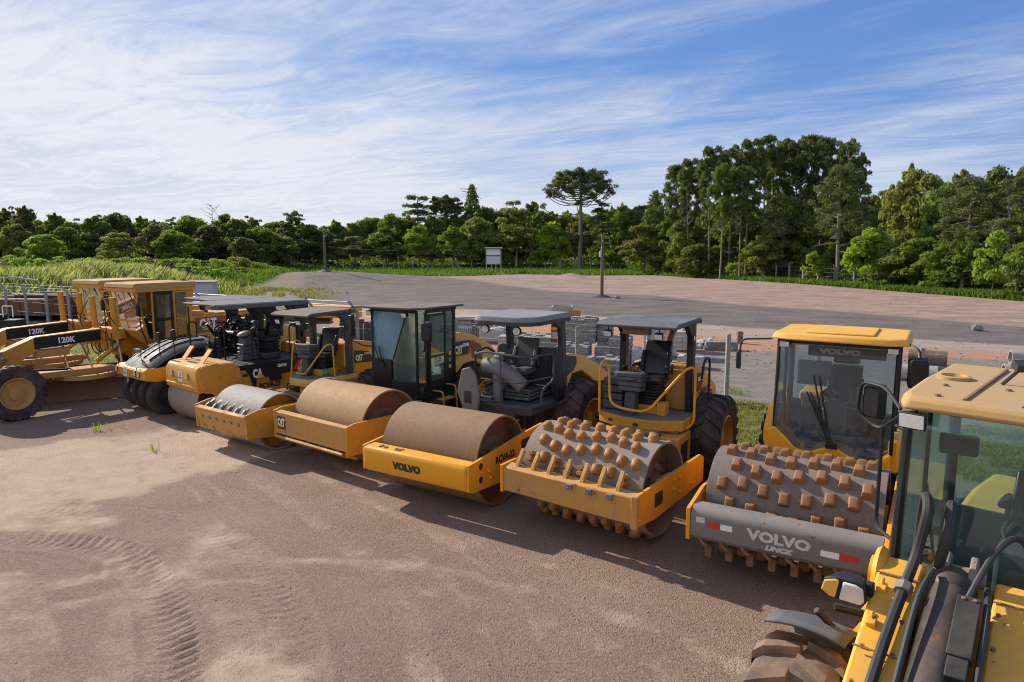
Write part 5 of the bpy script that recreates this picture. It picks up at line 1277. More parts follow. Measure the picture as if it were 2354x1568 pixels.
# --- 4: tandem roller
def roller_tandem():
    t = thing('tandem_roller', 'two drum roller with black canopy and railed open platform marked 27', 'road roller', (-7.75, 16.93, 0), R(-129))
    for x_ in (0, -3.0):
        k = MB(); k.lathe([(.60, -.75), (.60, .75), (.565, .75), (.565, .5), (.565, -.5), (.565, -.75)], (x_, 0, .60), 'y', 80, closed=True); dr = k.build('drum', M['drum_rustgrey'], t, smooth=50, bevel=.005)
        k = MB()
        for s in (-1, 1): k.lathe([(.564, s*.62), (.3, s*.60), (.25, s*.66), (.001, s*.66)], (x_, 0, .6), 'y', 40)
        k.build('drum_web', M['dark'], dr)
    for s in (-1, 1):
        side_plate(t, [(.52, 1.40), (.55, 1.30), (.50, .88), (.20, .80), (.1, .40), (-.15, .36), (-.30, .8), (-.55, .95), (-.50, 1.35), (-.35, 1.48), (.2, 1.52), (.45, 1.50)], s*.80, M['cat'], .05, 'drum_yoke', bolts=[(.1, .5), (.3, 1.4), (0, 1.42), (-.3, 1.36), (.42, 1.1), (.42, .95), (-.4, 1.05)])
        side_plate(t, [(-2.5, 1.3), (-2.45, .8), (-2.9, .38), (-3.15, .36), (-3.5, .9), (-3.5, 1.35)], s*.80, M['cat'], .05, 'drum_yoke')
    k = MB(); k.prism([(.50, .84), (.60, .90), (.60, 1.36), (.52, 1.48), (.30, 1.53), (-.42, 1.50), (-.42, 1.36), (.1, 1.34), (.30, 1.25), (.34, .86)], 'y', -.775, .775); k.build('front_housing', M['cat'], t, bevel=.03, seg=3)
    k = MB(); k.box((.605, 0, 1.0), (.03, 1.5, .05)); k.build('housing_strip', M['hoodpale'], t, bevel=.01)
    for y_ in (-.42, .36): lamp(t, (.60, y_, 1.24), (1, 0, 0), None, (.04, .12, .16))
    sticker(t, (.606, 0, 1.20), (1, 0, 0), .20, .25, None, None, 'SEAMORIM')
    for y_ in (-.50, .42):
        k = MB(); k.add([(.30, y_-.10, 1.50), (.30, y_+.10, 1.50), (.02, y_+.10, 1.86), (.02, y_-.10, 1.86), (.27, y_-.10, 1.50), (.27, y_+.10, 1.50), (-.01, y_+.10, 1.86), (-.01, y_-.10, 1.86)], [(0, 1, 2, 3), (4, 5, 6, 7), (0, 1, 5, 4), (1, 2, 6, 5), (2, 3, 7, 6), (3, 0, 4, 7)]); k.build('lift_tab', M['cat_new'], t, bevel=.006)
    k = MB(); k.prism([(-.45, 1.26), (-.55, .9), (-.95, .62), (-2.0, .56), (-2.35, .9), (-2.5, 1.26)], 'y', -.72, .78); k.build('body', M['cat'], t, bevel=.03)
    k = MB(); k.prism([(-.62, 1.27), (-2.52, 1.27), (-2.60, 1.40), (-.50, 1.40)], 'y', -.80, .82); k.build('platform_deck', M['black'], t, bevel=.01)
    for i in range(7): k = MB(); k.bx(-.55-.12*i, -.53-.12*i-.05, -.7, .7, 1.403, 1.412); k.build('deck_strip', M['charcoal'], t)
    k = MB(); k.prism([(-.62, 1.38), (-.72, 1.18), (-.80, 1.02), (-.84, .82), (-.92, .82), (-.94, 1.02), (-1.30, 1.02), (-1.34, .90), (-1.66, .90), (-1.66, 1.06), (-2.12, 1.06), (-2.28, 1.38)], 'y', .785, .825); k.build('decal_panel', M['black'], t)
    cat_logo(t, (-.98, .828, 1.15), (0, 1, 0), .24, None, 'CA', w_=.28)
    text('lettering', 'CB434D', t, M['white'], (-1.68, .828, 1.27), (0, 1, 0), .085, .27, bold=.007)
    text('lettering', 'RCVA-27', t, M['blackletter'], (-1.34, .787, .80), (0, 1, 0), .15, .62, bold=.008)
    k = MB(); k.prism([(-2.0, 1.10), (-2.09, 1.10), (-2.26, 1.34), (-2.16, 1.34)], 'y', .826, .829); k.build('red_stripe', M['red'], t)
    k = MB(); k.prism([(-2.11, 1.10), (-2.28, 1.10), (-2.42, 1.38), (-2.30, 1.38)], 'y', .826, .829); k.build('yellow_stripe', M['yelsticker'], t)
    k = MB(); k.prism([(-.58, 1.10), (-.72, 1.10), (-.72, 1.17), (-.58, 1.17)], 'y', .782, .79); k.build('badge', M['dark'], t)
    # platform furniture
    seat(t, (-1.72, .12, 1.86), M['seat'], None, face=R(20), back=.58)
    k = MB(); k.bx(-1.95, -1.4, -.2, .4, 1.41, 1.56); k.build('seat_plinth', M['charcoal'], t, bevel=.03)
    k = MB(); k.prism([(-.90, 1.41), (-1.35, 1.41), (-1.28, 1.9), (-1.12, 2.02), (-.98, 1.98)], 'y', -.02, .26)
    for q in range(3): k.box((-1.09, .12, 1.62+.1*q), (.34, .33, .05))
    k.build('instrument_console', M['greyplastic'], t, bevel=.03, seg=3)
    k = MB(); k.ball((-1.05, .12, 2.10), .2, 12, (.9, .85, .35), rot=(0, .25, 0)); k.build('console_hood', M['greylight'], t)
    steering(t, (-1.32, .10, 2.22), None, .5, .2)
    k = MB(); k.cyl((-1.25, .16, 1.95), (-1.38, .2, 2.35), .02, n=8); k.box((-1.4, .2, 2.35), (.08, .2, .06)); k.ball((-1.35, .3, 2.1), .07, 8); k.build('control_lever', M['black'], t, bevel=.01)
    k = MB(); k.ball((-1.45, .0, 2.37), .10, 8, (1, 1.2, .5)); k.build('blue_rag', M['blue'], t)
    for (x_, y_, dy) in ((-.72, -.55, .24), (-1.05, .50, .24), (-1.35, -.68, .2), (-2.05, .65, .24), (-1.55, -.70, .2)):
        rail(t, [(x_, y_, 1.41), (x_, y_, 2.28), (x_-.02, y_+dy, 2.28), (x_-.02, y_+dy, 1.41)] if x_ > -1.2 else [(x_, y_, 1.41), (x_, y_, 2.3), (x_-.24, y_, 2.3), (x_-.24, y_, 1.41)], .02, M['black'], None, .11)
    k = MB(); k.prism([(.06, -.80), (-.02, .70), (-2.55, .82), (-2.55, -.80)], 'z', 2.90, 2.945); k.prism([(.04, .55), (-.06, .78), (-2.5, .86), (-2.5, .60)], 'z', 2.82, 2.93); k.build('canopy', M['greytop'], t, bevel=.02, seg=3)
    k = MB()
    k.prism([(-2.1, .70), (-2.55, .70), (-2.55, .84), (-2.1, .84)], 'z', 2.60, 2.88); k.prism([(-1.85, 2.86), (-2.5, 2.86), (-2.45, 1.4), (-2.2, 1.4), (-2.22, 2.45)], 'y', .68, .80); k.build('canopy_post', M['black'], t, bevel=.015)
    k = MB(); k.prism([(-1.85, 2.86), (-2.5, 2.86), (-2.45, 1.4), (-2.2, 1.4), (-2.22, 2.45)], 'y', -.76, -.64); k.build('canopy_post', M['black'], t, bevel=.015)
    k = MB(); k.cyl((.0, -.62, 1.3), (0.02, -.60, 2.85), .022, n=8); k.build('canopy_strut', M['black'], t)
    k = MB(); k.bx(-2.6, -2.35, .84, .95, 1.95, 2.12); k.build('bracket', M['rust'], t, bevel=.01)
    mirror(t, [(.3, -.86, 1.5), (.3, -.90, 2.05)], (.3, -.90, 2.12), (-1, 0, 0), (.12, .3))
    hood_shape(t, [(-2.6, .8), (-2.6, 1.7), (-3.3, 1.62), (-3.7, 1.4), (-3.75, .9)], .74, M['cat'], None, .95, 'rear_housing')
    return t

# --- 3: pneumatic roller
def roller_tyres():
    t = thing('pneumatic_roller', 'rubber tyred roller with ribbed black bonnet over four front tyres', 'road roller', (-9.6, 18.0, 0), R(-130))
    for i in range(4): wheel(t, (0, -.72+i*.48, .50), .50, .27, M['rubber'], M['dark'], smoothtyre=True)
    for i in range(4): wheel(t, (-3.3, -.75+i*.50, .50), .50, .27, M['rubber'], M['dark'], smoothtyre=True)
    k = MB()
    X0 = [(.52, 1.22), (.40, 1.42), (.1, 1.60), (-.4, 1.78), (-.9, 1.86), (-1.3, 1.86), (-1.3, 1.42), (-.3, 1.32), (.3, 1.22)]
    def hood(u, v):
        x = .55-u*1.85; z = 1.24+.64*math.sin(min(1, u*1.25)*PI/2)**.8; y = -.86+1.72*v
        z -= .20*abs(v*2-1)**3.2; return (x, y, z)
    k.grid(hood, 16, 20); k.prism([(.52, 1.02), (.54, 1.24), (-1.3, 1.45), (-1.3, 1.15)], 'y', -.84, .84)
    k.build('engine_hood', M['charcoal'], t, bevel=.0, smooth=50)
    for y_ in (-.50, -.18, .18, .50):
        k = MB(); k.tube([Vector(hood(u, (y_+.86)/1.72))+Vector((0, 0, .006)) for u in [i/14 for i in range(2, 14)]], .022, 6); k.build('hood_rib', M['black'], t)
    k = MB(); k.prism([(.60, .98), (.60, 1.22), (.50, 1.26), (-1.3, 1.30), (-1.5, 1.05), (-.7, .92), (.3, .90)], 'y', -.88, .88); k.build('front_body', M['cat_new'], t, bevel=.04, seg=3)
    k = MB(); k.bx(.595, .612, -.80, .80, .98, 1.20); k.build('front_panel', M['cat'], t, bevel=.01)
    for y_ in (-.76, .40, .62): lamp(t, (.60, y_, 1.12), (1, 0, 0), None, (.06, .13, .15))
    sticker(t, (.615, -.22, 1.10), (1, 0, 0), .20, .25, None, None, 'SEAMORIM')
    k = MB(); k.bx(-3.9, -.7, -.7, .7, .75, 1.25); k.build('body', M['cat'], t, bevel=.02)
    k = MB(); k.bx(-2.5, -1.3, -.86, .86, 1.25, 1.36); k.build('operator_platform', M['black'], t, bevel=.01)
    for y_ in (-.4, .38):
        seat(t, (-2.2, y_, 1.86), M['seat'], None, back=.45, arms=True); steering(t, (-1.72, y_, 2.14), None, .6, .2)
        k = MB()
        for q in range(5): k.cyl((-1.6, y_, 1.36+q*.1), (-1.6, y_, 1.44+q*.1), .17-.015*q, .15-.015*q, 14)
        k.build('instrument_console', M['greyplastic'], t)
    for y_ in (-.8, .8): rail(t, [(-1.35, y_, 1.36), (-1.35, y_, 2.2), (-1.6, y_, 2.2), (-1.6, y_, 1.36)], .02, M['black'], None, .1)
    rail(t, [(-2.35, .75, 1.9), (-2.35, .75, 2.3), (-2.35, -.2, 2.3), (-2.35, -.2, 1.9)], .02, M['black'], None, .1)
    rail(t, [(-2.6, .2, 1.9), (-2.6, .2, 2.42), (-2.6, .42, 2.42), (-2.6, .42, 1.9)], .02, M['black'], None, .1); rail(t, [(-2.65, .5, 1.9), (-2.65, .5, 2.42), (-2.65, .72, 2.42), (-2.65, .72, 1.9)], .02, M['black'], None, .1)
    k = MB(); k.prism([(-1.3, -.80), (-1.3, .80), (-1.5, .92), (-2.95, .92), (-2.95, -.86), (-1.5, -.90)], 'z', 2.86, 2.92); k.build('canopy', M['greytop'], t, bevel=.02, seg=3)
    for y_ in (-.7, .74):
        k = MB(); k.prism([(-2.2, 2.86), (-2.85, 2.86), (-2.75, 1.3), (-2.45, 1.3), (-2.5, 2.4)], 'y', y_-.08, y_+.08); k.build('canopy_post', M['black'], t, bevel=.012)
    hood_shape(t, [(-2.7, 1.2), (-2.7, 2.22), (-3.1, 2.24), (-4.2, 1.80), (-4.3, 1.2), (-4.1, .5), (-3.3, .5)], .84, M['hoodpale'], None, .92, 'rear_hood')
    mirror(t, [(.35, -.1, 1.6), (.42, .12, 1.66)], (.42, .16, 1.70), (-1, 0, 0), (.2, .05))
    k = MB(); k.tube(bend([(.05, .62, 1.3), (.08, .66, 1.95)], .05), .012, 6); k.box((.08, .66, 2.02), (.05, .14, .28)); k.build('mirror_stalk', M['black'], t, bevel=.02)
    k = MB(); k.tube(bend([(.42, .42, 1.35), (.42, .30, 1.62)], .04), .012, 6); k.box((.44, .22, 1.68), (.07, .24, .09), (0, 0, .2)); k.build('mirror_stalk', M['greylight'], t, bevel=.02)
    lamp(t, (-1.2, .70, 1.66), (1, 0, 0), None, (.1, .22, .30), m=M['black'])
    return t
# --- 1 and 2: motor graders
def grader():
    t = thing('motor_grader', 'motor grader nearest the camera, its yellow cab with dusty glass', 'motor grader', (-13.42, 17.44, 0), R(-122), 'motor graders parked side by side')
    c, cd_ = M['cat'], M['cat_dusty']
    for s in (-1, 1): wheel(t, (0, s*1.02, .685), .685, .38, M['rubberred'] if s > 0 else M['rubber'], M['cat_dusty'], lugs=24, lug_h=.03)
    k = MB(); k.cyl((0, -.9, .7), (0, .9, .7), .11, n=12); k.box((0, 0, .72), (.35, 1.2, .25)); k.build('front_axle', c, t, bevel=.02)
    # frame beam: low nose rising to a long level bar with a dark name panel
    k = MB(); k.prism([(.55, .98), (.55, 1.38), (-.10, 1.62), (-.95, 1.95), (-2.75, 2.02), (-2.75, 1.70), (-1.05, 1.62), (-.6, 1.36), (-.35, 1.05), (.2, .92)], 'y', -.16, .16); k.build('main_beam', c, t, bevel=.02)
    k = MB(); k.prism([(-.90, 1.93), (-2.62, 1.985), (-2.62, 1.70), (-.90, 1.62)], 'y', .163, .17); k.prism([(-.90, 1.93), (-2.62, 1.985), (-2.62, 1.70), (-.90, 1.62)], 'y', -.17, -.163); k.build('decal_panel', M['black'], t)
    text('lettering', '120K', t, M['white'], (-1.72, .174, 1.80), (0, 1, .0), .17, .44, bold=.009)
    k = MB(); k.box((-.1, .28, 1.45), (.12, .16, .12)); k.box((.02, .24, 1.62), (.22, .22, .06), (0, .3, 0)); k.build('turn_lamp', M['greylight'], t, bevel=.02)
    k = MB(); k.prism([(.25, 1.2), (.25, 1.65), (-.3, 1.45)], 'y', .16, .20); k.build('lamp_bracket', c, t, bevel=.01)
    k = MB(); k.bx(-1.75, -.95, -.12, .2, 1.38, 1.58); k.build('tool_box', cd_, t, bevel=.01)
    # saddle with lift cylinders
    k = MB(); k.box((-2.95, 0, 1.85), (.42, 1.05, .30)); k.box((-2.95, 0, 1.6), (.3, .5, .5)); k.box((-3.2, .1, 1.45), (.5, .35, .35), (0, .4, 0)); k.cyl((-2.95, -.62, 1.9), (-2.95, .62, 1.9), .12, n=14); k.build('saddle', c, t, bevel=.02)
    for y_ in (-.55, .55):
        k = MB(); k.cyl((-2.86, y_, 1.75), (-2.82, y_*1.02, 2.88), .085, n=16); k.cyl((-2.82, y_*1.02, 2.86), (-2.82, y_*1.02, 2.92), .095, n=16); k.cyl((-2.90, y_, 1.72), (-2.86, y_, 1.98), .13, n=16); cy = k.build('lift_cylinder', c, t)
        k = MB(); k.cyl((-2.87, y_, 1.75), (-2.95, y_*1.1, .95), .035, n=10); k.build('rod', M['chrome'], cy)
    k = MB(); k.cyl((-2.4, .25, 1.10), (-2.95, .45, 1.55), .07, n=12); k.build('shift_cylinder', c, t)
    k = MB(); k.cyl((-1.7, -.1, 1.7), (-1.85, -.2, .95), .03, n=8); k.cyl((-2.1, .1, 1.7), (-2.3, .2, .95), .028, n=8); k.build('support_rod', M['chrome'], t)
    # drawbar, circle and moldboard
    k = MB(); k.prism([(.1, .92), (-.3, 1.0), (-2.9, .92), (-3.1, .80), (-2.8, .72), (-.4, .84), (.1, .84)], 'y', -.28, .34); k.build('drawbar', cd_, t, bevel=.02)
    k = MB(); k.lathe([(.78, .0), (.78, .12), (.62, .12), (.62, .0)], (-2.2, 0, .68), 'z', 40, closed=True); k.build('circle', cd_, t)
    k = MB(); k.tube(bend([(-.2, .3, 1.0), (-.8, .34, 1.08), (-1.6, .32, 1.0)], .1), .03, 6); k.tube(bend([(-.2, .24, 1.0), (-.8, .28, 1.1), (-1.7, .26, 1.0)], .1), .02, 6); k.build('hydraulic_line', M['black'], t)
    Xb = T(-2.15, .1, 0) @ rotz(R(58))
    k = MB(Xb)
    P = [(.16, .66), (.06, .60), (-.02, .48), (-.05, .32), (.0, .16), (.10, .03), (.12, .03), (.03, .17), (-.02, .32), (.01, .46), (.08, .57), (.18, .63)]
    k.prism(P, 'y', -1.85, 1.85); k.build('blade', M['rust'], t, smooth=60)
    k = MB(Xb); k.bx(-.15, -.08, -1.0, 1.2, .40, .52); k.bx(-.28, -.05, -.5, .5, .5, .8); k.build('blade_carrier', cd_, t, bevel=.015)
    # cab
    x0, x1, y0, zt, zb = -3.52, -5.1, .72, 3.2, 1.55
    k = MB()
    k.prism([(-3.30, 3.16), (-3.34, 3.27), (-3.42, 3.29), (-5.28, 3.29), (-5.30, 3.12), (-3.6, 3.10)], 'y', -.80, .80); k.build('cab_roof', M['roofyellow'], t, bevel=.015)
    k = MB(); k.bx(-5.26, -3.36, -.79, .79, 3.03, 3.16); k.build('cab_header', c, t, bevel=.012)
    k = MB()
    for y_ in (-y0, y0):
        k.tube([(-3.42, y_, 3.05), (-3.78, y_*.9, 1.35)], .035, 8); k.box((-4.56, y_, 2.25), (.10, .05, 1.55)); k.box((-3.90, y_, 2.3), (.07, .06, 1.5))
    k.prism([(-4.60, 3.04), (-5.22, 3.04), (-5.02, 1.5), (-4.60, 1.5)], 'y', -.74, -.70); k.bx(-5.12, -5.04, -.72, .72, 1.3, 2.1)
    k.tube([(-3.42, 0, 3.05), (-3.6, 0, 2.3)], .02, 6); k.box((-3.60, 0, 2.14), (.06, 1.3, .05)); k.bx(-5.0, -3.95, -.7, .7, 1.28, 1.42)
    k.build('cab_frame', c, t, bevel=.012)
    k = MB()                                   # left rear panel with an oblong window hole
    k.prism([(-4.98, 3.04), (-5.24, 3.04), (-5.05, 1.35), (-4.92, 1.35)], 'y', .69, .74); k.prism([(-4.60, 3.04), (-5.0, 3.04), (-5.0, 2.96), (-4.60, 2.96)], 'y', .69, .74); k.prism([(-4.60, 1.62), (-4.95, 1.62), (-4.93, 1.35), (-4.60, 1.35)], 'y', .69, .74); k.build('cab_rear_panel', c, t, bevel=.008)
    k = MB(); k.prism([(-4.64, 2.94), (-4.96, 2.94), (-4.92, 1.65), (-4.64, 1.65)], 'y', .705, .711); k.build('rear_side_window', M['glassdirty'], t, smooth=0)
    k = MB(); k.add([(-3.43, -.68, 3.03), (-3.43, .68, 3.03), (-3.60, .66, 2.16), (-3.60, -.66, 2.16)], [(0, 1, 2, 3)]); k.add([(-3.61, -.65, 2.12), (-3.61, .65, 2.12), (-3.77, .62, 1.38), (-3.77, -.62, 1.38)], [(0, 1, 2, 3)]); k.build('windscreen', M['glassdirty'], t, smooth=0)
    dr = MB()
    for z_ in (2.98, 2.18, 1.42): dr.bx(-4.50, -3.94, y0+.005, y0+.045, z_-.045, z_+.045)
    for x_ in (-3.95, -4.48): dr.bx(x_-.045, x_+.045, y0+.005, y0+.045, 1.38, 3.02)
    d_ = dr.build('door', M['black'], t, bevel=.015)
    k = MB(); k.bx(-4.45, -3.98, y0+.02, y0+.026, 2.2, 2.96); k.bx(-4.45, -3.98, y0+.02, y0+.026, 1.44, 2.16); k.build('door_glass', M['glassdirty'], d_, smooth=0)
    k = MB(); k.bx(-4.56, -3.9, -.72, -.715, 1.4, 3.0); k.build('far_window', M['glassdirty'], t, smooth=0)
    k = MB(); k.bx(-5.05, -5.045, -.66, .66, 2.12, 3.0); k.build('rear_window', M['glassdirty'], t, smooth=0)
    rail(t, [(-3.55, -.74, 2.1), (-3.25, -.80, 2.9), (-3.3, -.80, 3.05), (-3.42, -.74, 3.0)], .022, c, None, .08)
    rail(t, [(-3.62, .74, 1.6), (-3.62, .80, 1.5), (-3.45, .80, 2.0), (-3.45, .78, 2.9)], .018, M['black'], None, .08)
    k = MB(); k.tube([(-3.40, .3, 3.06), (-3.50, .44, 2.75), (-3.6, .5, 2.4)], .015, 6); k.tube([(-3.44, -.3, 2.95), (-3.55, -.1, 2.5)], .012, 6); k.build('wiper', M['black'], t)
    mirror(t, [(-3.5, .76, 2.8), (-3.3, .98, 2.75), (-3.3, .98, 2.5)], (-3.3, 1.0, 2.52), (-1, 0, 0), (.12, .36))
    seat(t, (-4.35, 0, 1.95), M['seat'], None, back=.6); steering(t, (-4.0, .05, 2.2), None, .5, .2); k = MB(); k.box((-3.9, 0, 1.75), (.15, .3, .7)); k.build('instrument_console', M['greyplastic'], t, bevel=.02)
    # gooseneck below the cab, engine hood, tandem
    k = MB(); k.prism([(-2.7, 2.02), (-3.3, 1.95), (-3.7, 1.6), (-4.1, 1.25), (-5.2, 1.2), (-5.2, .9), (-4.0, .85), (-3.5, 1.1), (-3.1, 1.5), (-2.7, 1.70)], 'y', -.22, .22); k.prism([(-3.1, 1.98), (-3.6, 1.85), (-4.0, 1.5), (-4.05, 1.35), (-3.7, 1.45), (-3.3, 1.75)], 'y', .22, .60); k.build('gooseneck', c, t, bevel=.02)
    k = MB(); k.bx(-7.7, -5.15, -.62, .62, 1.30, 2.18); k.bx(-7.68, -5.2, -.58, .58, 2.18, 2.23); k.bx(-5.7, -5.25, .1, .55, 2.23, 2.33); k.build('engine_hood', c, t, bevel=.02)
    k = MB(); k.bx(-6.42, -5.32, .621, .628, 1.62, 2.12); k.build('decal_panel', M['rust'], t); cat_logo(t, (-5.75, .632, 1.90), (0, 1, 0), .36, None, 'CAT', w_=.62)
    k = MB(); k.prism([(-6.05, 1.62), (-6.2, 1.62), (-6.42, 2.12), (-6.3, 2.12)], 'y', .629, .632); k.build('red_stripe', M['red'], t)
    k = MB()
    for i in range(4):
        for j in range(3): k.bx(-7.45+i*.24, -7.27+i*.24, .621, .626, 1.62+j*.17, 1.75+j*.17)
    k.build('side_grille', M['rust'], t)
    k = MB(); k.bx(-6.5, -5.2, .621, .63, 1.34, 1.56); k.build('hood_lower_panel', cd_, t)
    k = MB(); k.cyl((-6.0, 0, 2.23), (-6.0, 0, 2.30), .16, n=16); k.cyl((-6.0, 0, 2.3), (-6.0, 0, 2.44), .09, n=16); k.cyl((-6.0, 0, 2.44), (-6.0, 0, 2.52), .2, .12, n=16); k.build('air_precleaner', M['dark'], t)
    k = MB(); k.cyl((-5.5, -.35, 2.2), (-5.5, -.35, 3.1), .05, n=10); k.tube(bend([(-5.5, -.35, 3.0), (-5.5, -.35, 3.2), (-5.62, -.35, 3.3)], .08), .055, 8); k.build('exhaust_pipe', M['charcoal'], t)
    k = MB(); k.bx(-7.5, -5.0, -.95, -.78, .5, .85); k.bx(-7.5, -5.0, .78, .95, .5, .85); k.bx(-7.4, -5.2, -.5, .5, .7, 1.3); k.build('tandem_case', c, t, bevel=.03)
    for x_ in (-5.45, -6.95):
        for s in (-1, 1): wheel(t, (x_, s*1.1, .685), .685, .38, M['rubber'], M['cat'], lugs=24, lug_h=.03)
    rr = random.Random(8); L = []
    for i in range(7): a = rr.uniform(-.5, .6); L.append(([(-2.7, a, 1.9), (-2.6+rr.uniform(-.1, .1), a+.1, 1.5), (-2.75, a+.05, 1.2+rr.uniform(0, .3)), (-3.0, a, 1.7)], .013))
    L += [([(-2.85, .62, 2.1), (-2.55, .66, 2.5), (-2.55, .66, 1.9), (-2.7, .55, 1.7)], .013), ([(-2.72, -.6, 2.8), (-2.5, -.65, 2.3), (-2.6, -.6, 1.85)], .013), ([(-2.9, .3, 2.0), (-2.7, .4, 2.3), (-2.5, .4, 2.05), (-2.7, .3, 1.9)], .012)]
    hoses(t, L)
    return t

# --- 10: wheel loader in the near right corner
def loader():
    t = thing('wheel_loader', 'yellow wheel loader in the near corner with big glass cab and hydraulic boom', 'wheel loader', (3.44, 4.38, 0), R(-134))
    y_, yd = M['loader'], M['volvo']
    F = T(.264, -.287, 0) @ rotz(R(5)) @ T(-.35, 0, 0)          # articulated front frame
    for s in (-1, 1): wheel(t, (.98, s*.84, .74), .74, .56, M['clay'], M['clay'], lugs=15, lug_h=.06, xf=F, lean=-1)
    for s in (-1, 1): wheel(t, (-2.75, s*.82, .74), .75, .50, M['rubbermud'], M['loader'], lugs=15, lug_h=.065, lean=-1)
    # lift tower plates and arms
    k = MB(F)
    for a, b_ in ((-.46, -.20), (.20, .46)):
        k.prism([(.25, 2.02), (.40, 2.13), (.62, 2.08), (1.9, 1.52), (2.5, .9), (2.3, .5), (1.6, 1.1), (.9, 1.35), (.25, 1.5)], 'y', a, b_)
    k.build('lift_arm', y_, t, bevel=.02)
    k = MB(F); k.prism([(.15, .5), (.12, 1.96), (.32, 2.04), (.62, 1.95), (1.3, 1.2), (1.4, .5)], 'y', -.19, .19); k.bx(.0, 1.2, -.62, .62, .5, 1.25); k.build('front_frame', y_, t, bevel=.02)
    for yy in (-.47, .47): k = MB(F); k.lathe([(.001, -.03), (.17, -.03), (.19, 0), (.17, .03), (.12, .05), (.001, .05)], (.42, yy, 2.0), 'y', 28); k.cyl((.42, yy-.06, 2.0), (.42, yy+.06, 2.0), .11, n=16); k.build('pivot_boss', y_, t)
    # tilt cylinder down the middle
    k = MB(F); k.cyl((.52, -.03, 2.06), (1.75, -.03, 1.56), .135, n=28); k.ball((.52, -.03, 2.06), .15, 16, (1.15, 1, 1)); cy = k.build('tilt_cylinder', M['rod'], t)
    k = MB(F); k.box((.98, .09, 2.03), (.48, .13, .07), (0, .39, 0)); k.box((1.26, .09, 1.905), (.16, .11, .06), (0, .39, 0)); bx_ = k.build('cylinder_cover', M['black'], t, bevel=.008)
    k = MB(F)
    for xx, yy in ((.80, .06), (.80, .12)): k.cyl((xx, yy, 2.13), (xx+.005, yy, 2.15), .013, n=6)
    k.build('cover_bolt', M['rust'], bx_)
    k = MB(F); k.prism([(.22, 1.85), (.25, 2.2), (.38, 2.26), (.55, 2.18), (.60, 1.95)], 'y', -.10, -.055); k.prism([(.22, 1.85), (.25, 2.2), (.38, 2.26), (.55, 2.18), (.60, 1.95)], 'y', .055, .10); k.cyl((.42, -.15, 2.13), (.42, .15, 2.13), .06, n=14); k.build('tilt_bracket', M['greymetal'], t, bevel=.012)
    hoses(t, [([(.30, -.27, 1.9), (.25, -.27, 2.35), (.36, -.24, 2.60), (.52, -.20, 2.56), (.56, -.24, 2.25), (.78, -.27, 2.08), (1.3, -.30, 1.84), (1.9, -.32, 1.5)], .034),
              ([(.25, -.1, 2.0), (.27, -.1, 2.45), (.38, -.08, 2.58), (.5, -.08, 2.40), (.50, -.12, 2.18)], .034),
              ([(.22, .38, 2.0), (.24, .36, 2.30), (.36, .28, 2.44), (.52, .18, 2.36), (.74, .08, 2.12)], .020)], xf=F)
    hoses(t, [([(.62, -.13, 2.20), (.9, -.17, 2.10), (1.4, -.18, 1.85), (1.9, -.18, 1.6)], .02), ([(.62, .17, 2.16), (.9, .19, 2.06), (1.4, .19, 1.83), (1.9, .19, 1.58)], .02)], xf=F)
    hoses(t, [([(.74, -.268, 2.10), (.80, -.272, 2.07)], .055)], M['greymetal'], F, 'hose_clamp')
    for (xx, yy) in ((.74, -.40), (1.02, -.40), (1.25, .34)): k = MB(F); k.box((xx, yy, 2.13-(xx-.5)*.42), (.07, .06, .06), (0, .4, 0)); k.cyl((xx, yy, 2.13-(xx-.5)*.42), (xx-.02, yy, 2.20-(xx-.5)*.42), .015, n=6); k.build('mounting_lug', y_, t, bevel=.008)
    k = MB(F); k.prism([(.02, 1.9), (.3, 2.0), (1.8, 1.35), (1.7, 1.25), (.0, 1.5)], 'y', .45, .50); k.build('side_guard', M['black'], t, bevel=.01)
    for (xx, zz, ln) in ((1.25, 1.80, .32), (.62, 2.04, .22)):
        for yy in (-.33, .33): k = MB(F); k.box((xx, yy, zz+.052-(xx-1.25)*.0), (.012, .255, .006), (0, .41, 0)); k.build('weld_seam', M['rust'], t)
    sticker(t, (1.0, -.463, 1.72), (0, -1, 0), .2, .12, F, M['yelsticker'], name='warning_sticker')
    rb = random.Random(21)
    for yy in (-.41, -.24, .24, .41):
        for xx in (.70, .95, 1.2, 1.45):
            k = MB(F); zz = 2.13-(xx-.5)*.425+.0; k.cyl((xx, yy, zz-.03), (xx+.004, yy, zz+.012), .013, n=6); k.build('bolt', M['rust'], t)
    # headlamp on its arm
    k = MB(F); k.cyl((.62, -.36, 1.94), (.80, -.50, 2.00), .030, n=10); k.box((.80, -.50, 2.03), (.07, .13, .09)); k.build('lamp_arm', M['black'], t, bevel=.01)
    q = Vector((1, -.05, -.22)).to_track_quat('X', 'Z').to_matrix().to_4x4()
    k = MB(F @ T(.86, -.60, 2.03) @ q)
    prof = [(-.155, -.04), (-.13, .055), (-.04, .09), (.08, .09), (.14, .065), (.15, -.05), (.12, -.09), (.0, -.10), (-.10, -.09)]
    k.prism(prof, 'x', .045, -.10, sc=.6); h = k.build('headlamp', M['black'], t, bevel=.02, seg=3)
    k = MB(F @ T(.86, -.60, 2.03) @ q); k.prism([(-.03, -.082), (.0, .072), (.08, .075), (.128, .055), (.136, -.045), (.11, -.078)], 'x', .046, .062, sc=.92); k.build('lamp_glass', M['lens'], h, bevel=.008)
    k = MB(F @ T(.86, -.60, 2.03) @ q); k.prism([(-.145, -.04), (-.12, .045), (-.05, .075), (-.02, .072), (-.05, -.08), (-.09, -.08)], 'x', .046, .058, sc=.9); k.build('indicator_glass', M['hoodpale'], h, bevel=.008)
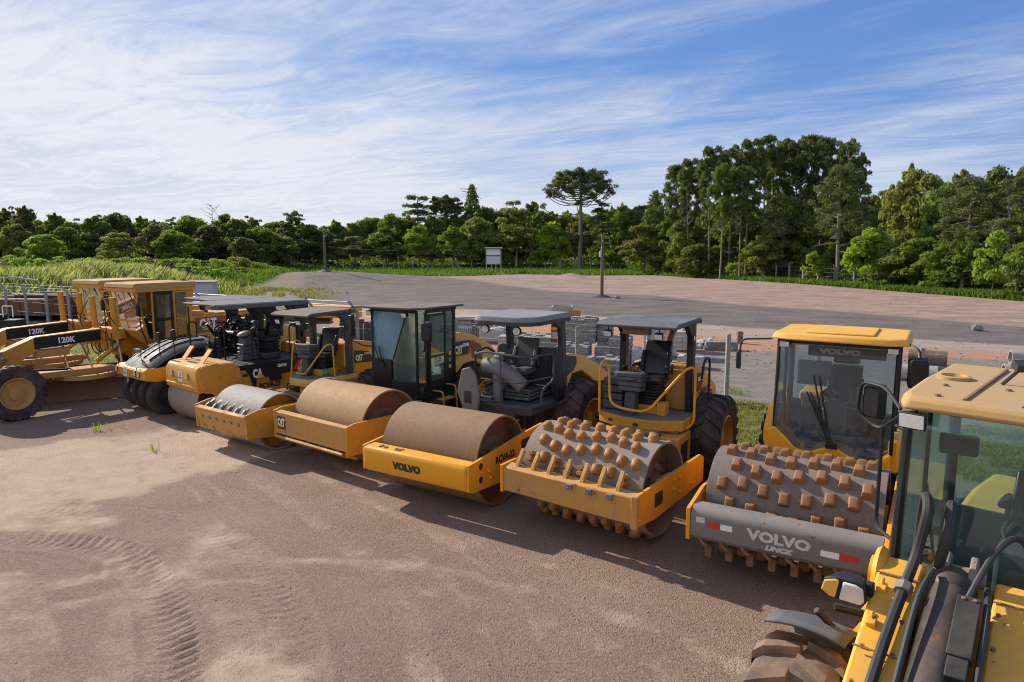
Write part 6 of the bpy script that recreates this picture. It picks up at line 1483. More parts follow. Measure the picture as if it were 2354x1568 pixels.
    # mudguard over the near wheel
    def fend(u, v):
        a = R(160)-u*R(68); rr = 1.0; return (.96+rr*math.cos(a)*.96, -1.10+v*.54, .74+rr*math.sin(a)*.93 - .04*(2*v-1)**2)
    k = MB(F); k.grid(fend, 14, 6); k.build('mudguard', M['greymetal2'], t, solid=.02, smooth=60)
    k = MB(F); k.tube([fend(.42, .5), fend(.42, .95)], .03, 6); k.tube([(.30, -.78, 1.58), (.10, -.45, 1.5)], .03, 6); k.tube([(.75, -.80, 1.74), (.5, -.45, 1.3)], .025, 6); k.build('mudguard_bracket', M['black'], t)
    # cab
    zr, zb = 3.24, 1.52
    xb = -1.55; fy = .73
    for s in (-1, 1):
        k = MB(); k.tube([(.0, s*fy, 3.12), (.14, s*fy, 1.62)], .035, 8); k.tube([(-.62, s*(fy+.02), 3.12), (-.62, s*(fy+.02), 1.3)], .04, 8); k.tube([(xb, s*fy, 3.12), (xb, s*fy, 1.5)], .05, 8); k.build('cab_pillar', M['black'], t)
    k = MB(); k.prism([(.16, 1.62), (.166, 1.62), (.012, 3.13), (.006, 3.13)], 'y', -fy+.03, fy-.03); k.build('windscreen', M['glasstint'], t, smooth=0)
    for s in (-1, 1):
        k = MB(); k.bx(-.60, -.02, s*fy-.003, s*fy+.003, 1.45, 3.12); k.build('side_window', M['glasstint'], t, smooth=0)
        k = MB(); k.bx(-1.5, -.66, s*fy-.003, s*fy+.003, 1.9, 3.12); k.build('rear_side_window', M['glasstint'], t, smooth=0)
    k = MB(); k.bx(xb-.005, xb, -.68, .68, 2.0, 3.1); k.build('rear_window', M['glasstint'], t, smooth=0)
    k = MB(); k.bx(.02, .18, -fy-.02, fy+.02, 1.40, 1.64); k.bx(xb, -.02, -fy, -fy+.05, 1.2, 1.46); k.bx(xb, -.02, fy-.05, fy, 1.2, 1.46); k.bx(xb, 0, -.7, .7, 1.15, 1.25); k.bx(xb-.04, xb, -.7, .7, 1.2, 2.0); k.build('cab_lower_panel', M['charcoal'], t, bevel=.015)
    P = [(.22, -.50), (.24, 0), (.22, .50), (.20, .80), (-1.75, .84), (-1.75, -.84), (-.75, -.84), (.02, -.80), (.20, -.74)]
    k = MB(); k.prism(P, 'z', 3.17, 3.27, sc=.95); k.build('cab_roof', M['roofyellow'], t, bevel=.035, seg=3)
    k = MB()
    for yy in (-.38, -.05, .28): k.tube([(.10, yy, 3.268), (-1.5, yy, 3.272)], .018, 6)
    k.build('roof_groove', M['rust'], t)
    k = MB(); k.lathe([(.12, 0), (.12, .03), (.09, .035), (.08, .01), (.001, .008)], (-.78, -.62, 3.265), 'z', 20); k.build('roof_recess', M['roofyellow'], t)
    k = MB()
    for (xx, yy) in ((.06, -.55), (.06, .0), (-.4, -.6), (-.5, -.22)): k.cyl((xx, yy, 3.265), (xx, yy, 3.285), .028, .018, 8)
    k.build('roof_bolt', M['rust'], t)
    k = MB(); k.cyl((-.75, -.30, 3.27), (-.80, -.20, 3.40), .014, n=6); k.box((-.82, -.17, 3.42), (.09, .16, .06), (0, .4, .6)); k.build('beacon_bracket', M['dark'], t)
    lamp(t, (.16, -.66, 3.10), (1, -.12, -.1), None, (.10, .19, .12))
    mirror(t, [(-.12, -.82, 3.10), (-.30, -.98, 3.22), (-.44, -1.20, 3.22), (-.44, -1.22, 2.95), (-.35, -1.02, 2.86), (-.15, -.82, 3.05)], (-.46, -1.10, 3.06), (-.95, .30, 0), (.17, .30), None, None, .014)
    rail(t, [(-.30, -.80, 2.90), (-.52, -1.02, 2.90), (-.56, -1.05, 2.8), (-.56, -1.05, 2.05), (-.52, -1.02, 1.98), (-.30, -.80, 1.96)], .016, M['black'], None, .06)
    # inner parts
    seat(t, (-.95, .05, 2.0), M['seat'], None, back=.62); steering(t, (-.42, .05, 2.26), None, .45, .21)
    k = MB(); k.box((-.22, .05, 1.85), (.26, .42, .75)); k.bx(-.5, -.02, -.62, .62, 1.62, 1.68); k.build('dashboard', M['greyplastic'], t, bevel=.03)
    k = MB(); k.box((-.06, -.42, 2.92), (.05, .24, .16), (0, .2, .2)); k.build('inside_mirror', M['dark'], t, bevel=.02)
    k = MB(); k.ball((-.18, -.46, 1.73), .10, 10, (1.2, 1.1, .5)); k.build('crumpled_bag', M['greenplastic'], t)
    k = MB(); k.tube([(.03, -.58, 2.62), (.035, -.50, 2.1), (.04, -.44, 1.70)], .011, 6); k.tube([(.035, -.60, 2.05), (.04, -.50, 1.62)], .009, 6); k.tube([(.035, -.64, 2.15), (.035, -.50, 2.14)], .009, 6); k.tube([(.04, -.46, 2.0), (.04, -.18, 1.65)], .009, 6); k.build('wiper', M['black'], t)
    # ladder and rear body
    k = MB(); 
    for xx in (-.12, -.52): k.tube(bend([(xx, -.84, 1.5), (xx+.1, -1.02, .9), (xx+.12, -1.05, .42)], .1), .022, 8)
    for z_ in (.5, .82, 1.14, 1.44): k.box((-.22+.0*z_, -.98+.1*(z_ > 1.3), z_), (.42, .20, .03))
    k.build('ladder', M['cat_new'], t, bevel=.006)
    hood_shape(t, [(-1.62, 1.0), (-1.62, 1.98), (-2.2, 2.0), (-3.4, 1.85), (-3.6, 1.6), (-3.6, .9)], .72, y_, None, .92)
    k = MB(); k.bx(-3.4, .2, -.45, .45, .6, 1.2); k.cyl((-2.75, -.8, .74), (-2.75, .8, .74), .15, n=12); k.build('rear_frame', M['dark'], t, bevel=.02)
    # bucket low in front, below the picture's edge
    k = MB(F); k.prism([(2.0, .95), (1.85, .6), (1.95, .2), (2.5, .06), (3.0, .04), (3.0, .08), (2.5, .12), (2.05, .26), (1.95, .6), (2.06, .9)], 'y', -1.25, 1.25)
    for s in (-1, 1): k.prism([(2.0, .95), (1.85, .6), (1.95, .2), (2.5, .06), (3.0, .04), (2.6, .6)], 'y', s*1.25-.02, s*1.25+.02)
    k.build('bucket', M['rust'], t, bevel=.01)
    return t

M['greymetal2'] = paint('weathered_grey_mudguard', (0.085, 0.09, 0.10), dust=.35, rust=.2, rough=.55, dcol=(.2, .19, .18))
M['glasstint'] = glass('green_tinted_glass', (.80, .92, .92), .07, dirt_haze_col=(.22, .32, .34))
g2 = grader()
g1 = copy_tree(g2); g1.location = (-15.6, 19.4, 0); g1.rotation_euler = (0, 0, R(-121)); g1['label'] = 'motor grader standing behind the other one, farther from the camera'
roller_tyres(); roller_tandem(); roller_small(); roller_cab(); roller_grey(); roller_padfoot(); roller_padcab(); loader()
for o in list(COL.objects):                # the loose bottle on the small roller's floor
    if o.name == 'green_bottle':
        o.matrix_world = T(-5.66, 14.86, 0) @ rotz(R(-126)); tag(o, 'green plastic bottle left on the floor of the small open roller', 'bottle')
# ------------------------------------------------------------------ fences, poles, stacked material beyond the fence
def fence_near():
    t = thing('wire_fence', 'wire mesh fence on whitewashed concrete posts right behind the parked machines', 'fence', (0, 0, 0))
    p0 = Vector((6.04, 18.88, 0)); d = Vector((-.859, .511, 0))
    posts = []
    for i in range(-3, 20):
        p = p0+d*(2.32*i); 
        if i >= 12: p = p + Vector((.0, .0, 0))
        posts.append(p); k = MB(); rr = random.Random(i); lx, ly = rr.uniform(-.05, .05), rr.uniform(-.05, .05)
        h = 2.05+rr.uniform(-.06, .08); z0 = gz(p.x, p.y)-.1
        k.prism([(p.x-.055, p.y-.055), (p.x+.055, p.y-.055), (p.x+.055, p.y+.055), (p.x-.055, p.y+.055)], 'z', z0, z0+h)
        if i >= 6:
            k.add([(p.x-.05, p.y-.05, z0+h-.05), (p.x+.05, p.y-.05, z0+h-.05), (p.x+.05, p.y+.05, z0+h-.05), (p.x-.05, p.y+.05, z0+h-.05), (p.x-.05-.32, p.y-.05, z0+h+.35), (p.x+.03-.32, p.y-.05, z0+h+.38), (p.x+.03-.32, p.y+.05, z0+h+.38), (p.x-.05-.32, p.y+.05, z0+h+.35)], [(0, 3, 2, 1), (4, 5, 6, 7), (0, 1, 5, 4), (1, 2, 6, 5), (2, 3, 7, 6), (3, 0, 4, 7)])
        k.build('post', M['postwhite'], t, bevel=.006)
    k = MB()
    for z_ in (.15, .75, 1.3, 1.78, 1.95): k.tube([p+Vector((0, -.06, z_-.02*math.sin(j))) for j, p in enumerate(posts)], .004, 4)
    for z_ in (2.15, 2.3): k.tube([p+Vector((-.22-.12*(z_-2.15)/.15, 0, z_)) for p in posts[9:]], .005, 4)
    k.build('wire', M['zinc'], t)
    k = MB(); a, b_ = posts[0], posts[15]; L = (b_-a).length; u = (b_-a)/L; s = .13
    for i in range(int(L/s)):
        for sg in (1, -1):
            q0 = a+u*(i*s); q1 = a+u*(i*s+sg*1.3)
            x = Vector((.0016, 0, 0)); V = [q0+Vector((0, -.07, .2))-x, q0+Vector((0, -.07, .2))+x, q1+Vector((0, -.07, 1.5))+x, q1+Vector((0, -.07, 1.5))-x]
            k.add(V, [(0, 1, 2, 3)])
    k.build('mesh', M['zinc'], t, smooth=0)
    return t
fence_near()

def fence_far():
    t = thing('perimeter_fence', 'long far fence of pale bent-top concrete posts along the edge of the trees', 'fence', (0, 0, 0))
    tbx = [(-60, 612), (120, 610), (300, 612), (500, 616), (640, 618), (900, 619), (1200, 619), (1450, 620), (1700, 637), (1930, 655), (2200, 672), (2450, 690)]
    P = []
    xs_ = [a for a, b_ in tbx]; px = -60.0
    while px < 2440:
        py = interp(tbx, px); g_ = ground(px, py); P.append(g_); 
        nxt = px+5
        while (ground(nxt, interp(tbx, nxt))-g_).length < 3.1: nxt += .7
        px = nxt
    for i, p in enumerate(P[:96]):
        z0 = gz(p.x, p.y); k = MB(); k.bx(p.x-.095, p.x+.095, p.y-.08, p.y+.08, z0-.1, z0+2.0)
        s = -1 if i % 7 else 1
        k.add([(p.x-.06, p.y-.05, z0+1.97), (p.x+.06, p.y-.05, z0+1.97), (p.x+.06, p.y+.05, z0+1.97), (p.x-.06, p.y+.05, z0+1.97), (p.x-.28, p.y-.04, z0+2.36), (p.x-.20, p.y-.04, z0+2.40), (p.x-.20, p.y+.04, z0+2.40), (p.x-.28, p.y+.04, z0+2.36)], [(0, 3, 2, 1), (4, 5, 6, 7), (0, 1, 5, 4), (1, 2, 6, 5), (2, 3, 7, 6), (3, 0, 4, 7)])
        if i % 9 == 4:
            for dx in (-1.3, 1.3): k.tube([(p.x+dx, p.y, z0), (p.x, p.y, z0+1.5)], .06, 6)
        k.build('post', M['postwhite'], t)
    k = MB()
    for z_ in (.4, .9, 1.4, 1.9): k.tube([Vector((p.x, p.y, gz(p.x, p.y)+z_)) for p in P[:96]], .008, 3)
    k.build('wire', M['zinc'], t)
fence_far()

def pole(px, py, h, lab, arm):
    g_ = ground(px, py); t = thing('utility_pole', lab, 'utility pole', (g_.x, g_.y, gz(g_.x, g_.y)))
    k = MB(); k.cyl((0, 0, -.3), (0, 0, h), .17, .12, 12); k.build('pole', M['wood'], t)
    if arm:
        k = MB(); k.box((-.05, -.15, h-.75), (1.6, .12, .14), (0, .03, 0)); k.build('cross_arm', M['wood'], t, bevel=.01)
        for x_ in (-.7, 0, .6): k = MB(); k.cyl((x_, -.15, h-.68), (x_, -.15, h-.5), .05, .03, 8); k.build('insulator', M['greylight'], t)
        k = MB(); k.box((-.22, -.2, h-1.75), (.18, .25, .5)); k.tube([(-.1, -.2, h-1.1), (-.15, -.3, h-1.3), (-.2, -.2, h-1.6)], .03, 6); k.build('switch_box', M['zinc'], t)
    else:
        k = MB(); k.tube([(0, 0, h-.1), (-.1, -.2, h+.35)], .04, 6); k.box((-.12, -.3, h+.4), (.2, .5, .12)); k.box((.1, -.2, h-.75), (.3, .2, .12)); k.build('lamp_head', M['zinc'], t, bevel=.02)
    k = MB(); k.lathe([(1.0, -.05), (.55, .14), (.2, .24)], (0, 0, 0), 'z', 14); k.build('soil_collar', M['dark'], t)
    return t
pole(1383, 683, 5.6, 'brown wooden pole with a cross arm standing in the gravel field', 1)
pole(749, 650, 5.2, 'brown wooden pole with a small lamp on its tip at left of field', 0)
k = MB(); A, B_ = ground(1383, 683), ground(749, 650)
for dx, dz_ in ((-.7, 5.05),):
    for q in range(1):
        P = []
        for i in range(25): s_ = i/24; p = A.lerp(B_, s_); P.append((p.x+dx*(1-s_), p.y-.15, dz_-(.4*s_)-1.6*4*s_*(1-s_)*.5))
        k.tube(P, .0035, 4)
tag(k.build('power_line', M['dark'], None), 'thin power line strung between the two wooden poles', 'power line')

g_ = ground(1135, 628); t = thing('notice_board', 'white two-panel board with a small roof standing on posts by the trees', 'board', (g_.x, g_.y, gz(g_.x, g_.y)))
for x_ in (-1.3, -.4, .4, 1.3): k = MB(); k.cyl((x_, 0, 0), (x_, 0, 4.3), .07, n=8); k.build('post', M['concrete'], t)
k = MB(); k.bx(-1.25, 1.15, -.12, -.06, 3.15, 4.2); k.build('upper_panel', M['white'], t); k = MB(); k.bx(-1.25, 1.15, -.12, -.06, 1.55, 2.95); k.build('lower_panel', M['zinc'], t)
k = MB(); k.box((0, -.1, 4.42), (3.1, 1.0, .07), (.12, 0, 0)); k.build('roof', M['concretedark'], t)

def pallet(px, py, w_, d_, h, lab, rz=-32, m='blocks', cover=True, seed=0, group='pallets of grey paving blocks', top=None):
    g_ = ground(px, py); t = thing('block_stack', lab, 'block stack', (g_.x, g_.y+d_/2, 0 if top is None else top), R(rz), group)
    rr = random.Random(seed); k = MB(); k.bx(-w_/2, w_/2, -d_/2, d_/2, .0 if top is not None else .1, h)
    # uneven top layer and pushed-out blocks
    nx_, ny_ = max(2, int(w_/.22)), max(2, int(d_/.22))
    for i in range(nx_):
        for j in range(ny_):
            if rr.random() < .55:
                x = -w_/2+w_*(i+.5)/nx_; y = -d_/2+d_*(j+.5)/ny_; hh = rr.choice([.02, .03, .06, .09]); k.box((x+rr.uniform(-.01, .01), y, h+hh/2), (w_/nx_*.93, d_/ny_*.93, hh), (0, 0, rr.uniform(-.05, .05)))
    for i in range(int(26*h)):
        s = rr.choice([0, 1]); z = .15+rr.random()*(h-.25); 
        if s: k.box((rr.uniform(-w_/2+.1, w_/2-.1), -d_/2, z), (.19, .03+rr.random()*.03, .09))
        else: k.box((rr.choice([-1, 1])*w_/2, rr.uniform(-d_/2+.1, d_/2-.1), z), (.03+rr.random()*.03, .19, .09))
    k.build('blocks', M[m], t, bevel=.004)
    if top is None:
        k = MB()
        for i in range(3): k.bx(-w_/2, w_/2, -d_/2+i*(d_-.1)/2, -d_/2+i*(d_-.1)/2+.1, 0, .09)
        k.build('pallet', M['wood'], t)
    return t
pallet(1322, 852, 1.15, 1.1, .85, 'lower stack of grey paving blocks under the tallest stack', -14, seed=1)
pallet(1340, 842, 1.15, 1.1, .85, 'topmost cube of grey paving blocks on the tallest double stack', -14, seed=2, top=.86)
pallet(1392, 852, .55, 1.1, .82, 'narrow lower stack of paving blocks right of the tallest stack', -14, seed=3)
pallet(1395, 842, .50, 1.0, .78, 'narrow upper stack of paving blocks beside the tallest stack', -14, seed=4, top=.83)
pallet(1432, 852, .75, 1.1, 1.12, 'stepped block stack directly left of the open padfoot roller canopy post', -14, seed=5)
pallet(1252, 842, 1.4, 1.3, 1.05, 'long flat topped block stack behind the grey platform roller', -14, seed=6)
pallet(1205, 826, 1.1, 1.2, .9, 'low block stack left of the long flat topped one', -14, seed=7)
pallet(1408, 866, .9, .8, .55, 'low rough stack of blocks in front of the narrow stacks', -20, seed=8)
pallet(1328, 868, 1.2, .5, .62, 'crumbling row of paving blocks nearest the wire fence', -26, seed=18)
pallet(1524, 822, 1.25, 1.1, 1.25, 'tall pale block stack seen under the open padfoot roller canopy', -14, 'blockswhite', seed=9, group='stacks of pale building blocks')
pallet(1578, 810, .75, .8, .85, 'smaller pale block stack right of the tall pale one', -10, 'blockswhite', seed=10, group='stacks of pale building blocks')
pallet(1490, 858, .9, .8, .75, 'pale block stack between fence post and roller canopy post', -20, 'blockswhite', seed=11, group='stacks of pale building blocks')
pallet(1592, 848, .9, .6, .38, 'low pale slab stack behind the open padfoot roller exhaust', -20, 'blockswhite', seed=12, group='stacks of pale building blocks')
pallet(1133, 790, 1.1, 1.0, .62, 'pale slabs stacked behind the grey platform roller canopy', -8, 'blockswhite', seed=13, group='stacks of pale building blocks')
rr = random.Random(3)
def heap(name, px, py, n_, rx, ry, m, lab, cat, smin=.15, smax=.35):
    g_ = ground(px, py); k = MB()
    for i in range(n_):
        a, b_ = rr.gauss(0, .5), rr.gauss(0, .5); s = rr.uniform(smin, smax); k.box((a*rx, b_*ry, max(0.05, .5*rx*.6*math.exp(-(a*a+b_*b_)*2))*rr.random()+s*.3), (s, s*.5, s*.45), (rr.uniform(-.5, .5), rr.uniform(-.5, .5), rr.random()*3))
    o = k.build(name, m, None, bevel=.01); o.location = (g_.x, g_.y, 0); return tag(o, lab, cat)
heap('rubble_pile', 1622, 800, 46, 1.0, .7, M['blockswhite'], 'heap of broken pale blocks beside a grey beam beyond the fence', 'rubble')
heap('rubble_pile', 1380, 880, 70, 1.1, .6, M['concrete'], 'heap of loose grey paving blocks spilled against the wire fence', 'rubble', .12, .24)
heap('rubble_pile', 1450, 872, 34, .9, .5, M['concretedark'], 'dark broken blocks scattered between two fence posts', 'rubble', .1, .24)
def boxo(name, px, py, dims, m, lab, cat, rz=0, hollow=False, z=0, dy=0):
    g_ = ground(px, py); w_, d_, h = dims; k = MB()
    if hollow:
        th = .1; k.bx(-w_/2, w_/2, -d_/2, -d_/2+th, 0, h); k.bx(-w_/2, w_/2, d_/2-th, d_/2, 0, h); k.bx(-w_/2, -w_/2+th, -d_/2+th, d_/2-th, 0, h); k.bx(w_/2-th, w_/2, -d_/2+th, d_/2-th, 0, h); k.bx(-w_/2+th, w_/2-th, -d_/2+th, d_/2-th, 0, .1)
    else: k.bx(-w_/2, w_/2, -d_/2, d_/2, 0, h)
    o = k.build(name, m, None, bevel=.02); o.location = (g_.x, g_.y+d_/2+dy, z); o.rotation_euler = (0, 0, R(rz)); return tag(o, lab, cat)
boxo('concrete_box', 1294, 757, (1.15, 1.3, 1.2), M['concrete'], 'hollow open-topped concrete box standing beyond the block stacks', 'concrete box', -6, True)
g_ = ground(1318, 757); k = MB(); k.box((0, 0, .52), (.72, .06, 1.05), (.12, 0, 0)); o = k.build('plywood_board', M['board'], None, bevel=.01); o.location = (g_.x, g_.y-.12, 0); tag(o, 'orange brown board leaning on the hollow concrete box', 'board')
boxo('concrete_channel', 1064, 770, (1.0, 1.2, .75), M['concretedark'], 'dark concrete channel block near the coil of grey pipe', 'concrete block', -8, True)
boxo('concrete_channel', 1108, 766, (1.1, .6, .72), M['concretedark'], 'weathered concrete slab standing upright behind the coil of grey pipe', 'concrete block', -5)
boxo('concrete_channel', 1150, 766, (.5, .5, .95), M['concrete'], 'pale upright concrete block right of the weathered slab', 'concrete block', 0)
boxo('concrete_slab', 1072, 771, (1.1, 1.0, .16), M['concrete'], 'flat slabs lying on top of the dark concrete channel block', 'slab', -8, z=.76, dy=.1)
boxo('concrete_channel', 1172, 800, (.9, .8, .5), M['concrete'], 'low concrete block behind the fire extinguisher of the grey platform roller', 'concrete block', -10)
boxo('concrete_beam', 1660, 806, (1.35, .32, .36), M['concretedark'], 'grey timber-like beam lying right of the broken block heap', 'beam', -6)
boxo('concrete_beam', 1702, 790, (.25, .25, .55), M['wood'], 'short wooden stump beside the lying grey beam', 'stump', -6)
# corrugated pipe coil
g_ = ground(1095, 782); t = thing('pipe_coil', 'coil of grey corrugated drainage pipe lying beyond the closed cab roller', 'pipe coil', (g_.x, g_.y, 0), R(-8))
for i in range(19):
    k = MB(); x = -.85+i*.095; k.lathe([(.30, -.035), (.36, 0), (.30, .035), (.27, 0)], (x, 0, .34), 'x', 22, closed=True); k.build('coil_ring', M['poly'], t)
k = MB(); k.box((-.05, -.2, .42), (.12, .5, .6)); k.build('strap', M['wood'], t)
# concrete pipes
def cpipe(px, py, r_, L_, rz, m, lab, z=0):
    g_ = ground(px, py); k = MB(); k.lathe([(r_, -L_/2), (r_, L_/2), (r_*.84, L_/2), (r_*.84, -L_/2)], (0, 0, 0), 'x', 28, closed=True)
    o = k.build('concrete_pipe', m, None); o.location = (g_.x, g_.y, r_+z); o.rotation_euler = (0, 0, R(rz)); return tag(o, lab, 'pipe', 'concrete pipes beyond the fence')
cpipe(2128, 872, .27, 1.1, -32, M['wood'], 'brownish concrete pipe on top of two others behind the yellow cab', .44)
cpipe(2108, 876, .27, 1.1, -32, M['concrete'], 'white concrete pipe at the bottom left of the small pile behind the cab')
cpipe(2160, 876, .27, 1.1, -32, M['concretedark'], 'dark mouthed concrete pipe at the bottom right of the small pile')
cpipe(2362, 868, .24, 1.1, -20, M['concrete'], 'upper white pipe at the right edge above the loader roof', .42)
cpipe(2358, 872, .24, 1.3, -20, M['concrete'], 'lower white pipe at the right edge above the loader roof')
# old tyres behind the closed cab roller
def tyre(px, py, r_, W_, lab, lie):
    g_ = ground(px, py); k = MB(); c = (0, 0, 0)
    prof = [(r_*.55, -W_*.4), (r_*.7, -W_*.5), (r_*.93, -W_*.46), (r_, -W_*.3), (r_, W_*.3), (r_*.93, W_*.46), (r_*.7, W_*.5), (r_*.55, W_*.4)]
    k.lathe(prof, c, 'x', 36, closed=True)
    for i in range(22):
        a = 2*PI*i/22
        for s in (-1, 1): k.box((s*W_*.22, (r_+.01)*math.cos(a+s*.07), (r_+.01)*math.sin(a+s*.07)), (W_*.4, .07, .07), (a, 0, 0))
    o = k.build('old_tyre', M['rubber'], None, bevel=.01); o.location = (g_.x, g_.y, r_ if not lie else W_/2); o.rotation_euler = (0, R(90) if lie else 0, R(12)); return tag(o, lab, 'tyre', 'discarded tyres beyond the fence')
tyre(797, 800, .62, .6, 'large discarded tyre, left one behind the closed cab roller', 0)
tyre(826, 802, .62, .6, 'large discarded tyre, middle one behind the closed cab roller', 0)
tyre(852, 806, .60, .6, 'large discarded tyre, right one touching the closed cab roller', 0)
# a long tank on wheels and an orange hopper
g_ = ground(650, 765); t = thing('tank_trailer', 'long brown cylindrical tank lying on a trailer beyond the fence', 'trailer', (g_.x, g_.y, 0), R(-4))
k = MB(); k.cyl((-2.2, 0, .95), (2.6, 0, .95), .32, n=20); k.build('tank', M['grime'], t)
k = MB(); k.bx(-2.2, 2.6, -.3, .3, .5, .62); k.tube([(-2.2, 0, 1.35), (-2.0, 0, 1.4), (3.4, 0, 1.42)], .03, 6); k.build('chassis', M['rust'], t)
for s in (-.35, .35): k = MB(); k.cyl((.9, s, .32), (.9, s*1.5, .32), .32, n=18); k.cyl((.9, s*1.51, .32), (.9, s*1.52, .32), .16, n=12); k.build('wheel', M['rubber'], t)
g_ = ground(762, 770); t = thing('hopper_machine', 'orange yellow hopper with a white sticker beyond the small open roller', 'machine', (g_.x, g_.y, 0), R(-5))
k = MB(); k.prism([(-1.3, .9), (1.5, .9), (1.5, 1.45), (-1.3, 1.5)], 'y', -.4, .4); k.build('hopper', M['cat_new'], t, bevel=.03); k = MB(); k.prism([(-1.2, 1.0), (-.3, 1.0), (-.3, 1.3), (-1.2, 1.3)], 'y', -.41, -.404); k.build('sticker', M['offwhite'], t); k = MB(); k.prism([(0, 1.05), (.5, 1.05), (.5, 1.4), (0, 1.4)], 'y', -.41, -.404); k.build('sticker', M['white'], t)
for x_ in (-1.0, 1.2):
    for y_ in (-.3, .3): k = MB(); k.bx(x_-.05, x_+.05, y_-.05, y_+.05, 0, .9); k.build('leg', M['dark'], t)
# corrugated shed, scrap frames, dump bodies at the left
g_ = ground(468, 700); t = thing('corrugated_shed', 'small white corrugated metal shed behind the grader roofs', 'shed', (g_.x, g_.y, 0), R(8))
k = MB(); n_ = 26; P = []
for i in range(n_*2+1): P.append((-.95+i*1.9/(n_*2), -.7+(.03 if i % 2 else 0)))
k.prism(P+[(.95, .7), (-.95, .7)], 'z', 0, 1.75); k.build('wall', M['zinc'], t); k = MB(); k.box((0, 0, 1.80), (2.3, 1.7, .05), (.04, 0, 0)); k.build('roof', M['greymetal'], t)
g_ = ground(398, 672)
t = thing('scrap_frame', 'pair of slanted grey steel arms with a cross bar on a scrap heap', 'scrap metal', (g_.x, g_.y, 0))
for s in (-1, 1): k = MB(); k.box((s*1.0+.35, 0, 1.7), (.35, .4, 1.9), (0, .5 if s < 0 else .45, 0)); k.build('arm', M['charcoal'], t, bevel=.03)
k = MB(); k.tube([(-.5, 0, 2.5), (1.6, 0, 2.45)], .05, 6); k.box((0, .3, .8), (2.4, .8, 1.0)); k.build('cross_bar', M['charcoal'], t)
k = MB(); k.ball((-1.6, 0, .3), 1.0, 12, (1.6, 1, 1)); k.ball((.5, .6, .8), 1.1, 12); k.build('earth', M['grime'], t)
def bin_(px, py, L_, h, rz, lab, m='rust'):
    g_ = ground(px, py); t = thing('dump_body', lab, 'dump body', (g_.x, g_.y, 0), R(rz), 'rusting dump bodies at the left')
    k = MB(); k.prism([(-1.1, .35), (1.1, .35), (1.3, h), (1.2, h), (1.0, .45), (-1.0, .45), (-1.2, h), (-1.3, h)], 'x', -L_/2, L_/2); k.prism([(-1.05, .4), (1.05, .4), (1.22, h), (-1.22, h)], 'x', L_/2-.05, L_/2+.03); k.build('shell', M[m], t, bevel=.01)
    k = MB()
    for s in (-1, 1): k.box((0, s*1.30, h), (L_+.1, .12, .10))
    k.build('top_rail', M['offwhite'], t)
    for i in range(4):
        k = MB(); x = -L_/2+.4+i*(L_-.8)/3; k.prism([(-1.12, .35), (-1.32, h), (-1.40, h), (-1.18, .35)], 'x', x-.05, x+.05); k.build('rib', M['rust'], t)
M['maroon'] = paint('maroon_paint', (0.10, 0.022, 0.02), dust=.4, rust=.4, rough=.6)
bin_(60, 735, 5.2, 1.35, -6, 'dark rusty dump body at the left edge behind the leaning posts')
bin_(170, 728, 5.6, 1.5, -3, 'dark red dump body between the leaning posts and first grader cab', 'maroon')
g_ = ground(36, 720); t = thing('post_frame', 'thin grey pipe frame shelter rising behind the leaning fence posts', 'frame', (g_.x, g_.y, 0))
k = MB(); k.tube(bend([(-1.6, 0, 2.2), (0, 0, 2.45), (1.7, 0, 2.2)], .2), .05, 6); k.build('top_pipe', M['zinc'], t)
for x_ in (-1.5, 1.6): k = MB(); k.tube([(x_, 0, 0), (x_, 0, 2.2)], .05, 6); k.build('leg', M['greymetal'], t)
g_ = ground(195, 775); k = MB()
for i in range(10): k.box((rr.uniform(-.6, .6), rr.uniform(-.4, .4), .06+.03*i), (3.2, .16, .05), (0, rr.uniform(-.04, .04), R(-12+rr.uniform(-9, 9))))
o = k.build('timber_pile', M['concrete'], None); o.location = (g_.x, g_.y+2, 0); tag(o, 'pile of pale planks on the grass behind the graders', 'timber')
g_ = ground(15, 768); t = thing('power_unit', 'small dark engine unit with white bars at the left edge', 'engine', (g_.x, g_.y, 0))
k = MB(); k.bx(-.9, .8, -.4, .4, .1, .75); k.bx(-.8, -.1, -.42, .38, .75, 1.0); k.build('housing', M['black'], t, bevel=.04)
for x_ in (-.6, .4): k = MB(); k.tube(bend([(x_-.25, -.3, .9), (x_-.25, -.3, 1.45), (x_+.25, -.3, 1.45), (x_+.25, -.3, .9)], .05), .03, 6); k.build('guard_bar', M['white'], t)
# stone lumps on the field
def lump(px, py, s, lab):
    g_ = ground(px, py); k = MB(); k.ball((0, 0, 0), s, 8, (1.3, 1, .8), rot=(.3, .2, .5)); o = k.build('rock', M['concretedark'], None, smooth=0); o.location = (g_.x, g_.y, gz(g_.x, g_.y)+s*.4); tag(o, lab, 'rock')
lump(2246, 760, .28, 'single dark rock on the pinkish gravel at far right'); lump(1420, 687, .22, 'small pale rock right of the cross-arm pole foot')
